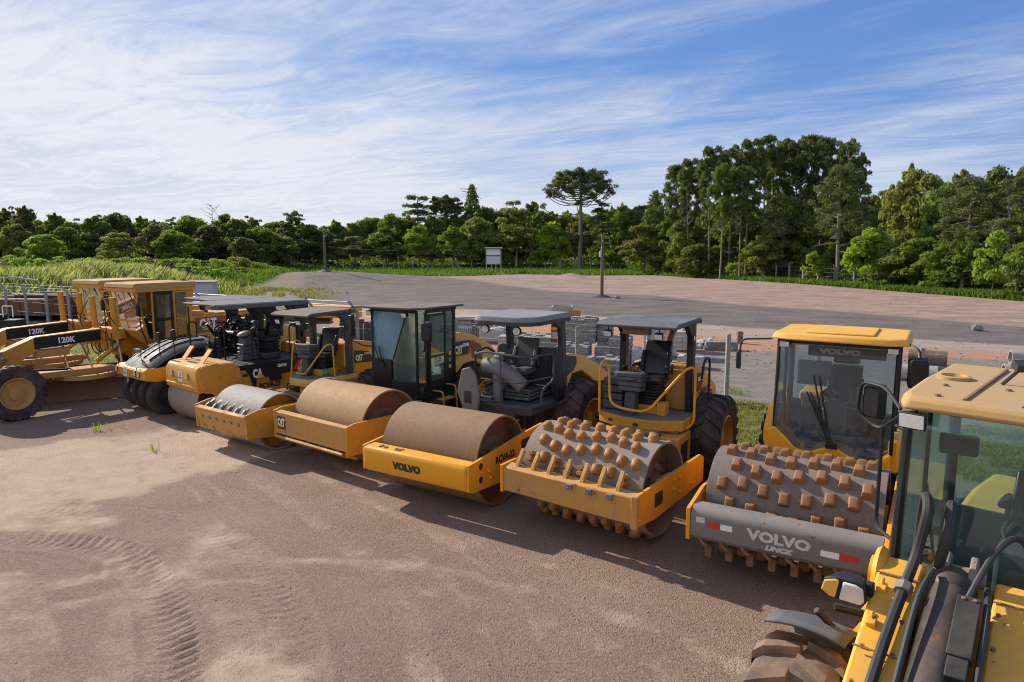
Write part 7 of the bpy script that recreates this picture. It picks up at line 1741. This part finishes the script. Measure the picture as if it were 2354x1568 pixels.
# ------------------------------------------------------------------ trees
def leafcloud(C, Rd, cnt, size, seed, asp=.55, shell=.7, flat=1.0, updir=.35):
    """leaf quads in shells round many clump centres"""
    rs = np.random.RandomState(seed); out = []
    C = np.asarray(C, float); Rd = np.asarray(Rd, float); cnt = np.asarray(cnt, int)
    idx = np.repeat(np.arange(len(C)), cnt); n_ = len(idx)
    d = rs.randn(n_, 3); d /= np.linalg.norm(d, axis=1, keepdims=True); d[:, 2] = np.where(d[:, 2] < -.35, -d[:, 2]*.6, d[:, 2]); d /= np.linalg.norm(d, axis=1, keepdims=True)
    r = Rd[idx]*(shell+(1-shell)*rs.rand(n_)+.16*rs.randn(n_)*(rs.rand(n_) < .35))
    P = C[idx]+d*r[:, None]*np.array([1, 1, flat])
    nn = d+np.array([0, 0, updir])+rs.randn(n_, 3)*.85; nn /= np.linalg.norm(nn, axis=1, keepdims=True)
    a = np.cross(nn, rs.randn(n_, 3)); a /= np.linalg.norm(a, axis=1, keepdims=True); b_ = np.cross(nn, a)
    s = size*(.6+.8*rs.rand(n_))[:, None]
    V = np.stack([P-a*s*.5, P-b_*s*asp*.5+a*s*.05, P+a*s*.5, P+b_*s*asp*.5+a*s*.05], 1)
    return V.reshape(-1, 3)
def leafmesh(name, V, m): return np_mesh(name, V, np.arange(len(V)).reshape(-1, 4), m)

def limbs(h0, h1, spread, n_, seed, r0, zf=None, lean=0.0, droop=0.0, r_top=.35):
    rr = random.Random(seed); k = MB(); P = []; x = y = 0
    for i in range(9):
        P.append((x, y, h1*i/8)); x += rr.uniform(-.05, .05)*h1*.25+lean*.1; y += rr.uniform(-.05, .05)*h1*.25
    k.tube(P, r0, 9, taper=r_top)
    for i in range(n_):
        z = h0+(h1-h0)*(i+.3)/n_; q = P[min(8, int(z/h1*8))]; a = rr.random()*2*PI; L_ = spread*rr.uniform(.55, 1)
        E = (q[0]+math.cos(a)*L_, q[1]+math.sin(a)*L_, z+L_*rr.uniform(.25, .7)-droop*L_); Mi = (q[0]+math.cos(a)*L_*.5, q[1]+math.sin(a)*L_*.5, z+(E[2]-z)*.35)
        k.tube([(q[0], q[1], z), Mi, E], r0*.38, 5, taper=.3)
    return k

PROTO = {}
def proto(kind, v):
    key = (kind, v)
    if key in PROTO: return PROTO[key]
    rr = random.Random(hash(kind) % 1000 if False else sum(map(ord, kind))*7+v*131); C, Rd, N_ = [], [], []
    if kind == 'broad':                     # height 10, crown radius 5
        for i in range(46):
            a = rr.random()*2*PI; t_ = rr.random()**.6; e = rr.random()
            z = 3.0+6.2*e; rmax = 4.1*math.sin(min(PI*.97, (e*.80+.22)*PI))**.75; r = rmax*t_
            s = rr.uniform(.85, 1.55)*(1.0 if e < .8 else .8); C.append((r*math.cos(a), r*math.sin(a), z)); Rd.append(s); N_.append(int(150*s*s))
        for i in range(40):
            j_ = rr.randrange(40); c_ = C[j_]; C.append((c_[0]*1.12+rr.uniform(-.9, .9), c_[1]*1.12+rr.uniform(-.9, .9), c_[2]+rr.uniform(.1, 1.1))); Rd.append(rr.uniform(.3, .6)); N_.append(50)
        V = leafcloud(C, Rd, N_, .50, v+1, flat=.72); tr = limbs(2.2, 8.6, 3.4, 12, v+5, .22)
    elif kind == 'dense':                    # rounder, heavier, crown to the ground
        for i in range(60):
            a = rr.random()*2*PI; e = rr.random(); z = 1.2+7.9*e; r = 4.2*math.sin(min(PI*.96, (e*.74+.26)*PI))**.6*rr.random()**.45
            s = rr.uniform(.8, 1.45); C.append((r*math.cos(a), r*math.sin(a), z)); Rd.append(s); N_.append(int(150*s*s))
        for i in range(50):
            j_ = rr.randrange(50); c_ = C[j_]; C.append((c_[0]*1.15+rr.uniform(-.9, .9), c_[1]*1.15+rr.uniform(-.9, .9), c_[2]+rr.uniform(.1, 1.0))); Rd.append(rr.uniform(.3, .6)); N_.append(50)
        V = leafcloud(C, Rd, N_, .48, v+11, flat=.8); tr = limbs(1.5, 8.5, 3.0, 10, v+15, .22)
    elif kind == 'layered':                  # flat spreading layers
        for i in range(40):
            a = rr.random()*2*PI; lay = rr.choice([0, 1, 2, 3, 4]); z = 3.6+lay*1.35+rr.uniform(-.6, .6); r = (4.6, 4.9, 4.3, 3.3, 1.8)[lay]*rr.random()**.5
            s = rr.uniform(.9, 1.5); C.append((r*math.cos(a), r*math.sin(a), z)); Rd.append(s); N_.append(int(140*s*s))
        V = leafcloud(C, Rd, N_, .46, v+21, flat=.58, updir=.6); tr = limbs(2.8, 9.2, 4.2, 16, v+25, .2)
    elif kind == 'small':                    # young bright tree
        for i in range(26):
            a = rr.random()*2*PI; e = rr.random(); z = 2.6+6.6*e; r = 3.2*math.sin(min(PI*.97, (e*.8+.2)*PI))**.8*rr.random()**.5
            s = rr.uniform(.8, 1.4); C.append((r*math.cos(a), r*math.sin(a), z)); Rd.append(s); N_.append(int(110*s*s))
        V = leafcloud(C, Rd, N_, .62, v+31, asp=.7, flat=.8); tr = limbs(1.8, 8.5, 2.2, 9, v+35, .13)
    elif kind == 'pine':                     # height 20, bare trunk, tufted crown, radius 5
        for i in range(70):
            a = rr.random()*2*PI; e = rr.random()**.8; z = 10.2+9.3*e; rm = 4.6*(1-.30*e)*(1 if e > .25 else .45+e*2.2)*math.sin(min(1, (1-e)*2.2+.35)*PI/2); r = rm*rr.random()**.5
            s = rr.uniform(.6, 1.15); C.append((r*math.cos(a), r*math.sin(a), z)); Rd.append(s); N_.append(int(165*s*s))
        for i in range(6):
            a = rr.random()*2*PI; z = rr.uniform(6.5, 10); r = rr.uniform(1, 3); C.append((r*math.cos(a), r*math.sin(a), z)); Rd.append(.6); N_.append(50)
        V = leafcloud(C, Rd, N_, .60, v+41, asp=.30, flat=.85, updir=.5); tr = limbs(8.5, 18.4, 3.2, 26, v+45, .27)
    elif kind == 'conifer':                  # height 12 pointed
        for i in range(80):
            e = i/79; z = 2.0+9.6*e; rm = 3.3*(1-e)**.8+.15; a = i*2.4; r = rm*rr.uniform(.5, 1)
            s = .95*(1-e)+.42; C.append((r*math.cos(a), r*math.sin(a), z-.12*r)); Rd.append(s); N_.append(int(150*s*s))
        V = leafcloud(C, Rd, N_, .46, v+51, asp=.32, flat=.6); tr = limbs(1.5, 11.4, 2.4, 22, v+55, .2, droop=.5, r_top=.2)
    elif kind == 'cedar':                    # ragged horizontal plates
        for i in range(46):
            e = rr.random(); lay = int(e*7); z = 3.5+lay*1.15+rr.uniform(-.35, .35); rm = 3.9*(1-(lay/9.0)**2); a = rr.random()*2*PI; r = rm*rr.uniform(.15, 1)
            s = rr.uniform(.65, 1.15); C.append((r*math.cos(a), r*math.sin(a), z-.1*r)); Rd.append(s); N_.append(int(150*s*s))
        V = leafcloud(C, Rd, N_, .42, v+61, asp=.35, flat=.46, updir=.8); tr = limbs(2.5, 10.6, 3.2, 26, v+65, .22, droop=.4)
    elif kind == 'youngarau':                # height 16, big heavy rounded head of tufts, radius 4.5
        for i in range(120):
            a = rr.random()*2*PI; e = rr.random(); z = 6.2+9.0*e; rm = 4.3*math.sin(min(PI*.93, (e*.62+.36)*PI))**.55; r = rm*rr.uniform(.45, 1)
            s = rr.uniform(.55, .85); C.append((r*math.cos(a), r*math.sin(a), z)); Rd.append(s); N_.append(int(230*s*s))
        V = leafcloud(C, Rd, N_, .36, v+71, asp=.3, flat=.9, updir=.2); tr = limbs(4.2, 15, 3.7, 30, v+75, .30, droop=.45)
    elif kind == 'bush':                     # height 3 radius 2.4
        for i in range(22):
            a = rr.random()*2*PI; e = rr.random(); z = .5+1.9*e; r = 1.9*math.sin(min(1, (1-e)+.35)*PI/2)*rr.random()**.5
            s = rr.uniform(.4, .75); C.append((r*math.cos(a), r*math.sin(a), z)); Rd.append(s); N_.append(int(300*s*s))
        V = leafcloud(C, Rd, N_, .26, v+81, flat=.85); tr = limbs(.3, 2.2, 1.2, 7, v+85, .06)
    H_ = {'broad': 10, 'dense': 10, 'layered': 10, 'small': 10, 'pine': 20.5, 'conifer': 12.3, 'cedar': 11.4, 'youngarau': 16, 'bush': 3.0}[kind]
    W_ = {'broad': 10, 'dense': 9.6, 'layered': 11, 'small': 7.6, 'pine': 10.2, 'conifer': 7.4, 'cedar': 9, 'youngarau': 9.6, 'bush': 4.9}[kind]
    me = leafmesh('crown', V, M['leaf']); to = tr.build('trunk_proto', M['bark'], None); tm = to.data; bpy.data.objects.remove(to); tm.name = 'trunk'
    PROTO[key] = (me, tm, H_, W_); return PROTO[key]

ORD = ['first', 'second', 'third', 'fourth', 'fifth', 'sixth', 'seventh', 'eighth', 'ninth', 'tenth', 'eleventh', 'twelfth', 'thirteenth', 'fourteenth', 'fifteenth', 'sixteenth', 'seventeenth', 'eighteenth', 'nineteenth', 'twentieth', 'twenty-first', 'twenty-second', 'twenty-third', 'twenty-fourth', 'twenty-fifth', 'twenty-sixth', 'twenty-seventh', 'twenty-eighth', 'twenty-ninth', 'thirtieth', 'thirty-first', 'thirty-second', 'thirty-third', 'thirty-fourth', 'thirty-fifth', 'thirty-sixth', 'thirty-seventh', 'thirty-eighth', 'thirty-ninth', 'fortieth']
TREES = []
def tree(kind, px, top, wpx, Y, leaf='leaf', lab=None, v=0, group=None, name='tree', cat='tree', bark='bark'):
    g_ = atdist(px, top, Y); x, y = g_.x, Y; z0 = gz(x, y); h = g_.z-z0
    me, tm, H_, W_ = proto(kind, v)
    sx = wpx/F_*Y/W_*(1.0 if kind in ('pine', 'bush', 'small', 'youngarau', 'conifer') else 1.16); sz = h/H_
    t = thing(name, lab or '', cat, (x, y, z0), random.Random(px*7+top).random()*6.28, group)
    sc = (sx, sx, sz)
    for nm, m_, mt in (('trunk', tm, bark), ('crown', me, leaf)):
        o = bpy.data.objects.new(nm, m_); COL.objects.link(o); o.parent = t; o.scale = sc
        o.material_slots[0].link = 'OBJECT'; o.material_slots[0].material = M[mt]
    if not lab: TREES.append((group, px, t))
    return t

G1 = 'broadleaf trees standing out along the forest edge'
rt = random.Random(11)
# the row right behind the fence, centre
for px, top, w_, kind, lf in [(700,515,90,'broad','leaf'),(745,530,75,'small','leafolive'),(775,548,60,'small','leafolive'),(816,545,78,'layered','leafolive'),(885,523,98,'broad','leaf'),(912,556,50,'small','leafbright'),(962,518,78,'broad','leafbright'),(990,562,66,'layered','leafolive'),
        (1042,520,84,'broad','leafbright'),(1092,500,100,'dense','leafbright'),(1140,540,56,'small','leaf'),(1190,484,112,'layered','leafolive'),(1232,575,44,'small','leafbright'),(1271,507,78,'small','leafbright'),(1320,512,70,'broad','leafolive'),(1405,498,80,'dense','leaf')]:
    tree(kind, px, top, w_, 147+rt.uniform(-2, 3), lf, v=rt.randint(0, 2), group=G1)
# left wood
G2 = 'round crowned trees of the left hand wood'
for px, top, w_, Y, kind, lf in [(-30,480,90,128,'broad','leaf'),(12,478,80,132,'broad','leaf'),(56,476,86,130,'broad','leafolive'),(30,514,70,112,'dense','leafolive'),(125,492,74,128,'broad','leaf'),(97,538,86,100,'dense','leafbright'),(150,520,70,116,'dense','leaf'),(213,496,100,122,'broad','leaf'),
        (257,489,70,134,'dense','leaf'),(285,494,66,136,'dense','leaf'),(326,499,70,140,'broad','leaf'),(272,531,88,106,'layered','leafolive'),(352,512,76,120,'broad','leafolive'),(392,494,50,136,'cedar','leaf'),(440,496,90,128,'dense','leaf'),(400,530,80,116,'dense','leaf'),(480,515,80,124,'dense','leafolive'),
        (514,487,66,136,'layered','leaf'),(545,502,80,128,'dense','leaf'),(580,499,70,138,'broad','leafolive'),(600,520,90,126,'dense','leaf'),(627,509,80,138,'dense','leaf'),(660,512,90,136,'broad','leaf'),(706,516,84,148,'dense','leaf'),(560,545,70,118,'dense','leafolive'),(645,540,80,128,'dense','leafolive')]:
    tree(kind, px, top, w_, Y, lf, v=rt.randint(0, 2), group=G2)
# second line, centre
G3 = 'darker trees rising behind the front row'
for px, top, w_, Y, kind, lf in [(772,507,66,165,'broad','leaf'),(810,512,60,165,'dense','leafolive'),(838,500,76,168,'dense','leaf'),(870,500,70,170,'dense','leaf'),(905,492,90,168,'dense','leaf'),(940,494,70,172,'broad','leaf'),(1000,500,80,166,'dense','leaf'),(1050,495,70,168,'dense','leaf'),(1120,474,80,172,'dense','needle'),
        (1150,478,70,170,'dense','leaf'),(1180,452,60,172,'cedar','leaf'),(1222,466,76,168,'broad','leaf'),(1250,484,80,165,'dense','leaf'),(1290,492,76,165,'dense','leafolive'),(1340,488,80,166,'dense','leaf'),(1427,470,60,150,'broad','leaf'),(1395,482,70,158,'dense','leaf'),(1455,478,90,140,'dense','leaf'),(1480,462,80,134,'cedar','needle')]:
    tree(kind, px, top, w_, Y, lf, v=rt.randint(0, 2), group=G3)
tree('pine', 675, 482, 66, 150, 'needle', 'lone dark pine top standing above the left wood', 0, name='pine_tree')
tree('cedar', 957, 438, 92, 165, 'needle', 'tall ragged cedar-like tree left of the umbrella shaped crown', 0, name='cedar_tree')
tree('conifer', 1085, 416, 92, 168, 'needle', 'tallest pointed conifer rising over the middle of the wood', 1, name='conifer_tree')
tree('cedar', 1385, 452, 74, 140, 'needle', 'dark pointed conifer close behind the big umbrella pine', 2, name='conifer_tree')
tree('conifer', 1508, 430, 110, 120, 'needle', 'dark wide conifer left of the tall pine group', 0, name='conifer_tree')
tree('conifer', 2097, 364, 70, 96, 'needle', 'sparse dark conifer tip on the right skyline', 1, name='conifer_tree')
# right: tall pines
G4 = 'tall pines with bare trunks right of centre'
for px, top, w_, Y in [(1556,376,80,112),(1589,360,84,108),(1640,331,96,103),(1688,327,96,106),(1728,314,90,101),(1768,306,92,110),(1790,318,80,118),(1816,314,84,112),(1844,306,84,110),(1872,307,80,116),(1901,313,84,109),(1932,318,80,114),(1958,312,84,110),(1980,345,66,108),(1610,385,70,116),(1665,372,80,98),(1710,380,80,97)]:
    tree('pine', px, top, w_, Y, 'needle', v=rt.randint(0, 3), group=G4, name='pine_tree', bark='barkpale')
G5 = 'trees of the lower right hand wood'
for px, top, w_, Y, kind, lf in [(1483,520,120,118,'layered','leafolive'),(1530,505,80,118,'dense','leaf'),(1575,500,90,110,'dense','leaf'),(1600,560,80,104,'dense','leaf'),(1655,520,80,112,'dense','leaf'),(1700,470,90,116,'dense','leaf'),(1755,540,90,96,'broad','leafolive'),(1822,452,110,100,'dense','leaf'),
        (1790,500,100,98,'dense','leafolive'),(1870,500,90,96,'dense','leaf'),(1872,576,54,84,'small','leafbright'),(1990,470,100,92,'dense','leaf'),(2000,520,116,76,'small','leafbright'),(2050,424,90,92,'broad','leafbright'),(2119,388,150,84,'dense','leafolive'),(2085,430,110,88,'dense','leaf'),(2170,420,120,80,'dense','leaf'),(2120,545,130,72,'dense','leaf'),(2060,560,90,74,'dense','leaf'),(2180,560,120,68,'dense','leaf'),
        (2210,395,90,86,'broad','leaf'),(2250,520,110,66,'dense','leaf'),(2300,385,130,76,'dense','leaf'),(2370,370,120,74,'dense','leaf'),(2400,400,140,66,'dense','leaf'),(2295,525,88,59,'small','leafbright'),(2345,560,70,60,'broad','leafbright'),(2400,520,100,62,'dense','leaf'),(1930,560,70,90,'dense','leaf'),(1690,600,50,99,'bush','leafbright')]:
    tree(kind, px, top, w_, Y, lf, v=rt.randint(0, 2), group=G5)
tree('youngarau', 1941, 366, 150, 83, 'arau', 'heavy rounded araucaria with straight pale trunk right of the pines', 0, name='araucaria_tree', bark='barkpale')
tree('youngarau', 2235, 400, 165, 66, 'arau', 'araucaria with drooping tufted branches near the right edge', 1, name='araucaria_tree', bark='barkpale')
tree('youngarau', 2335, 402, 150, 63, 'arau', 'araucaria cut off by the right edge of the picture', 2, name='araucaria_tree', bark='barkpale')
# the umbrella araucarias
def araucaria(px, base, top, crown_w, Y, lab, seed, full=True):
    g0 = atdist(px, base, Y); g1_ = atdist(px, top, Y); h = g1_.z; Rr = crown_w/2/F_*Y; rr = random.Random(seed)
    t = thing('araucaria_tree', lab, 'tree', (g0.x, Y, gz(g0.x, Y)), 0)
    k = MB(); k.tube([(0, 0, -.3), (.15, 0, h*.3), (.1, .05, h*.6), (.2, 0, h*.93)], .52, 12, taper=.42); k.build('trunk', M['barkpale'], t)
    k = MB(); C, Rd, Nn = [], [], []
    nb = 58
    for i in range(nb):
        f = i/(nb-1); z0 = h*(.66+.27*f); a = i*2.399+rr.uniform(-.2, .2); L_ = Rr*(1.0-.42*f)*rr.uniform(.70, 1.0); ze = h*(.80+.16*f)+rr.uniform(-.5, .4)-h*.04*(1-f)*(L_/Rr)
        ca, sa_ = math.cos(a), math.sin(a); P = []
        for j in range(7): s = j/6; P.append((.15+ca*L_*s, sa_*L_*s, z0+(ze-z0)*s**2.6-.35*math.sin(PI*s)*(1-f)))
        k.tube(P, .12-.05*f, 5, taper=.5)
        for j, (s, sz) in enumerate(((1.0, .62), (.92, .60), (.84, .52), (.97, .5), (.74, .42))):
            x, y, z = ca*L_*s, sa_*L_*s, z0+(ze-z0)*s**2.6; C.append((x+rr.uniform(-.45, .45), y+rr.uniform(-.45, .45), z+.35+rr.uniform(-.2, .25))); Rd.append(sz*rr.uniform(.85, 1.15)*Rr/7.6*1.25); Nn.append(int(90*sz/.5))
    for (dx, zz, L_) in (((-1, .57, 1.0), (-.9, .675, .92), (.7, .66, .5), (-.3, .60, .3)) if full else ()):
        P = [(dx*Rr*1.02*L_*s, 0, h*zz+(h*.06)*s**3-.7*math.sin(PI*s*.9)) for s in [j/8 for j in range(9)]]; k.tube(P, .11, 5, taper=.6)
        for j in range(3): C.append((P[-1][0]+rr.uniform(-.2, .3), rr.uniform(-.3, .3), P[-1][2]+.3*j)); Rd.append(.55); Nn.append(90)
    for i in range(26):
        a = rr.random()*2*PI; r = Rr*.5*rr.random(); C.append((r*math.cos(a), r*math.sin(a), h*(.955)+rr.uniform(-.5, .1))); Rd.append(.8*Rr/7.6); Nn.append(110)
    k.build('branches', M['bark'], t)
    me = leafmesh('crown', leafcloud(C, Rd, Nn, .38, seed, asp=.3, shell=.6, flat=.85, updir=.3), M['arau']); o = bpy.data.objects.new('crown', me); COL.objects.link(o); o.parent = t
    return t
araucaria(1332, 618, 391, 166, 143, 'iconic tall umbrella shaped araucaria alone against the sky', 3)
araucaria(1025, 618, 452, 92, 168, 'small flat topped araucaria between cedar and pointed conifer', 4, False)
# bare dead tree
g_ = atdist(489, 487, 128); t = thing('dead_tree', 'bare leafless grey treetop poking out of the left wood', 'tree', (g_.x, 128, gz(g_.x, 128)))
limbs(6, g_.z, 2.0, 16, 3, .14, r_top=.15).build('trunk', M['barkpale'], t)
# crowded trees further back that close the wood
def fill():
    line = [(-140, 505), (0, 502), (200, 512), (450, 512), (640, 520), (760, 520), (900, 505), (1100, 495), (1300, 495), (1500, 480), (1700, 470), (1900, 455), (2050, 450), (2250, 430), (2500, 420)]
    dist = [(-140, 142), (450, 150), (700, 158), (900, 178), (1400, 172), (1550, 136), (1750, 124), (1950, 108), (2100, 98), (2300, 86), (2500, 80)]
    n_ = 0
    for row in range(4):
        px = -130+row*13
        while px < 2480:
            Y = interp(dist, px)+row*7+rt.uniform(-3, 3); tp = interp(line, px)+rt.uniform(-10, 14)+row*(-3)+(26 if row == 0 else 8)
            tree('dense' if rt.random() < .7 else 'broad', px, tp, 66*140/Y*rt.uniform(.9, 1.25), Y, rt.choice(['leaf', 'leaf', 'leafolive']), 'dark green tree crowded in the back of the wood behind the front trees', rt.randint(0, 2), 'crowded trees filling the back of the wood')
            px += 36*140/Y*rt.uniform(.9, 1.2)
fill()
DESC = {G1: 'broadleaf tree at the fence, {} from the left in the centre row', G2: 'round crowned tree of the left wood, {} counting from the left edge', G3: 'dark tree behind the centre row, {} counting from the left', G4: 'tall bare-trunked pine, {} from the left in the pine group', G5: 'tree of the lower right wood, {} counting from the left'}
for gname in DESC:
    L = sorted([x for x in TREES if x[0] == gname], key=lambda q_: q_[1])
    for i, (_, _, t) in enumerate(L): t['label'] = DESC[gname].format(ORD[i]); t['name_kind'] = 'tree'; del t['name_kind']
# undergrowth and bushes
def scatter_cloud(name, spans, m, size, lab, cat, dens, seed, hscale=1.0, asp=.55):
    rs = np.random.RandomState(seed); C, Rd, Nn = [], [], []
    for (px0, px1, d0, d1, hh, n_) in spans:
        for i in range(n_):
            px = rs.uniform(px0, px1); s_ = (px-px0)/(px1-px0); Y = d0+(d1-d0)*s_+rs.uniform(-1.5, 3.5); g_ = atdist(px, 600, Y); z = gz(g_.x, Y); r = hh*rs.uniform(.35, .7)
            C.append((g_.x, Y, z+hh*rs.uniform(.1, .6))); Rd.append(r); Nn.append(int(dens*r*r))
    o = bpy.data.objects.new(name, leafmesh(name, leafcloud(C, Rd, Nn, size, seed, asp=asp), m)); COL.objects.link(o); return tag(o, lab, cat, kind='stuff')
scatter_cloud('undergrowth', [(600, 1500, 152, 152, 2.6, 170), (1500, 1950, 118, 88, 2.6, 130), (1950, 2480, 84, 56, 2.2, 150), (1450, 2480, 124, 70, 3.4, 150)], M['leaf'], .40, 'dark undergrowth filling the shade under the forest trees', 'undergrowth', 42, 5)
GB = 'bright bushes along the left bank'
bx_list = [(-20,590,60,92),(15,583,62,95),(50,588,56,92),(90,592,60,90),(130,586,64,94),(168,592,54,92),(205,590,60,90),(240,584,60,95),(278,588,64,93),(318,590,60,90),(356,586,66,94),(395,590,60,92),(432,592,56,90),(470,596,54,92),(508,592,60,96),(545,588,64,100),(582,594,54,102),(410,606,70,76),(455,610,66,78),(500,612,60,82),(548,612,58,88),(600,604,50,104),(640,610,46,108)]
for i, (px, tp, w_, Y) in enumerate(bx_list):
    tree('bush', px, tp, w_*1.15, Y, 'leafbright' if i % 5 else 'leafolive', 'bright green bush on the left bank, %s counting from the left' % ORD[i], i % 3, GB, 'bush', 'bush')
GH = 'dark clipped-looking bushes at the left edge'
for i, (px, tp, w_, Y) in enumerate([(-25,604,64,62),(12,603,60,61),(50,604,60,60),(84,607,50,60)]):
    tree('bush', px, tp, w_*1.25, Y, 'leaf', 'dark dense bush at the left edge, %s counting from the left' % ORD[i], i % 3, GH, 'bush', 'bush')
# feathery tall grass mound
rs = np.random.RandomState(15); pts = []; hs = []
for i in range(52000):
    Y = rs.uniform(43, 70); g_ = Vector((-35.2+rs.randn()*2.7, Y, 0)); pts.append((g_.x, g_.y, gz(g_.x, g_.y)))
blades('feather_grass', pts, .4, 1.25, .09, M['tallgrass'], 6, 'mound of pale feathery tall grass behind the grader cabs', lean=.6, cat='tall grass')
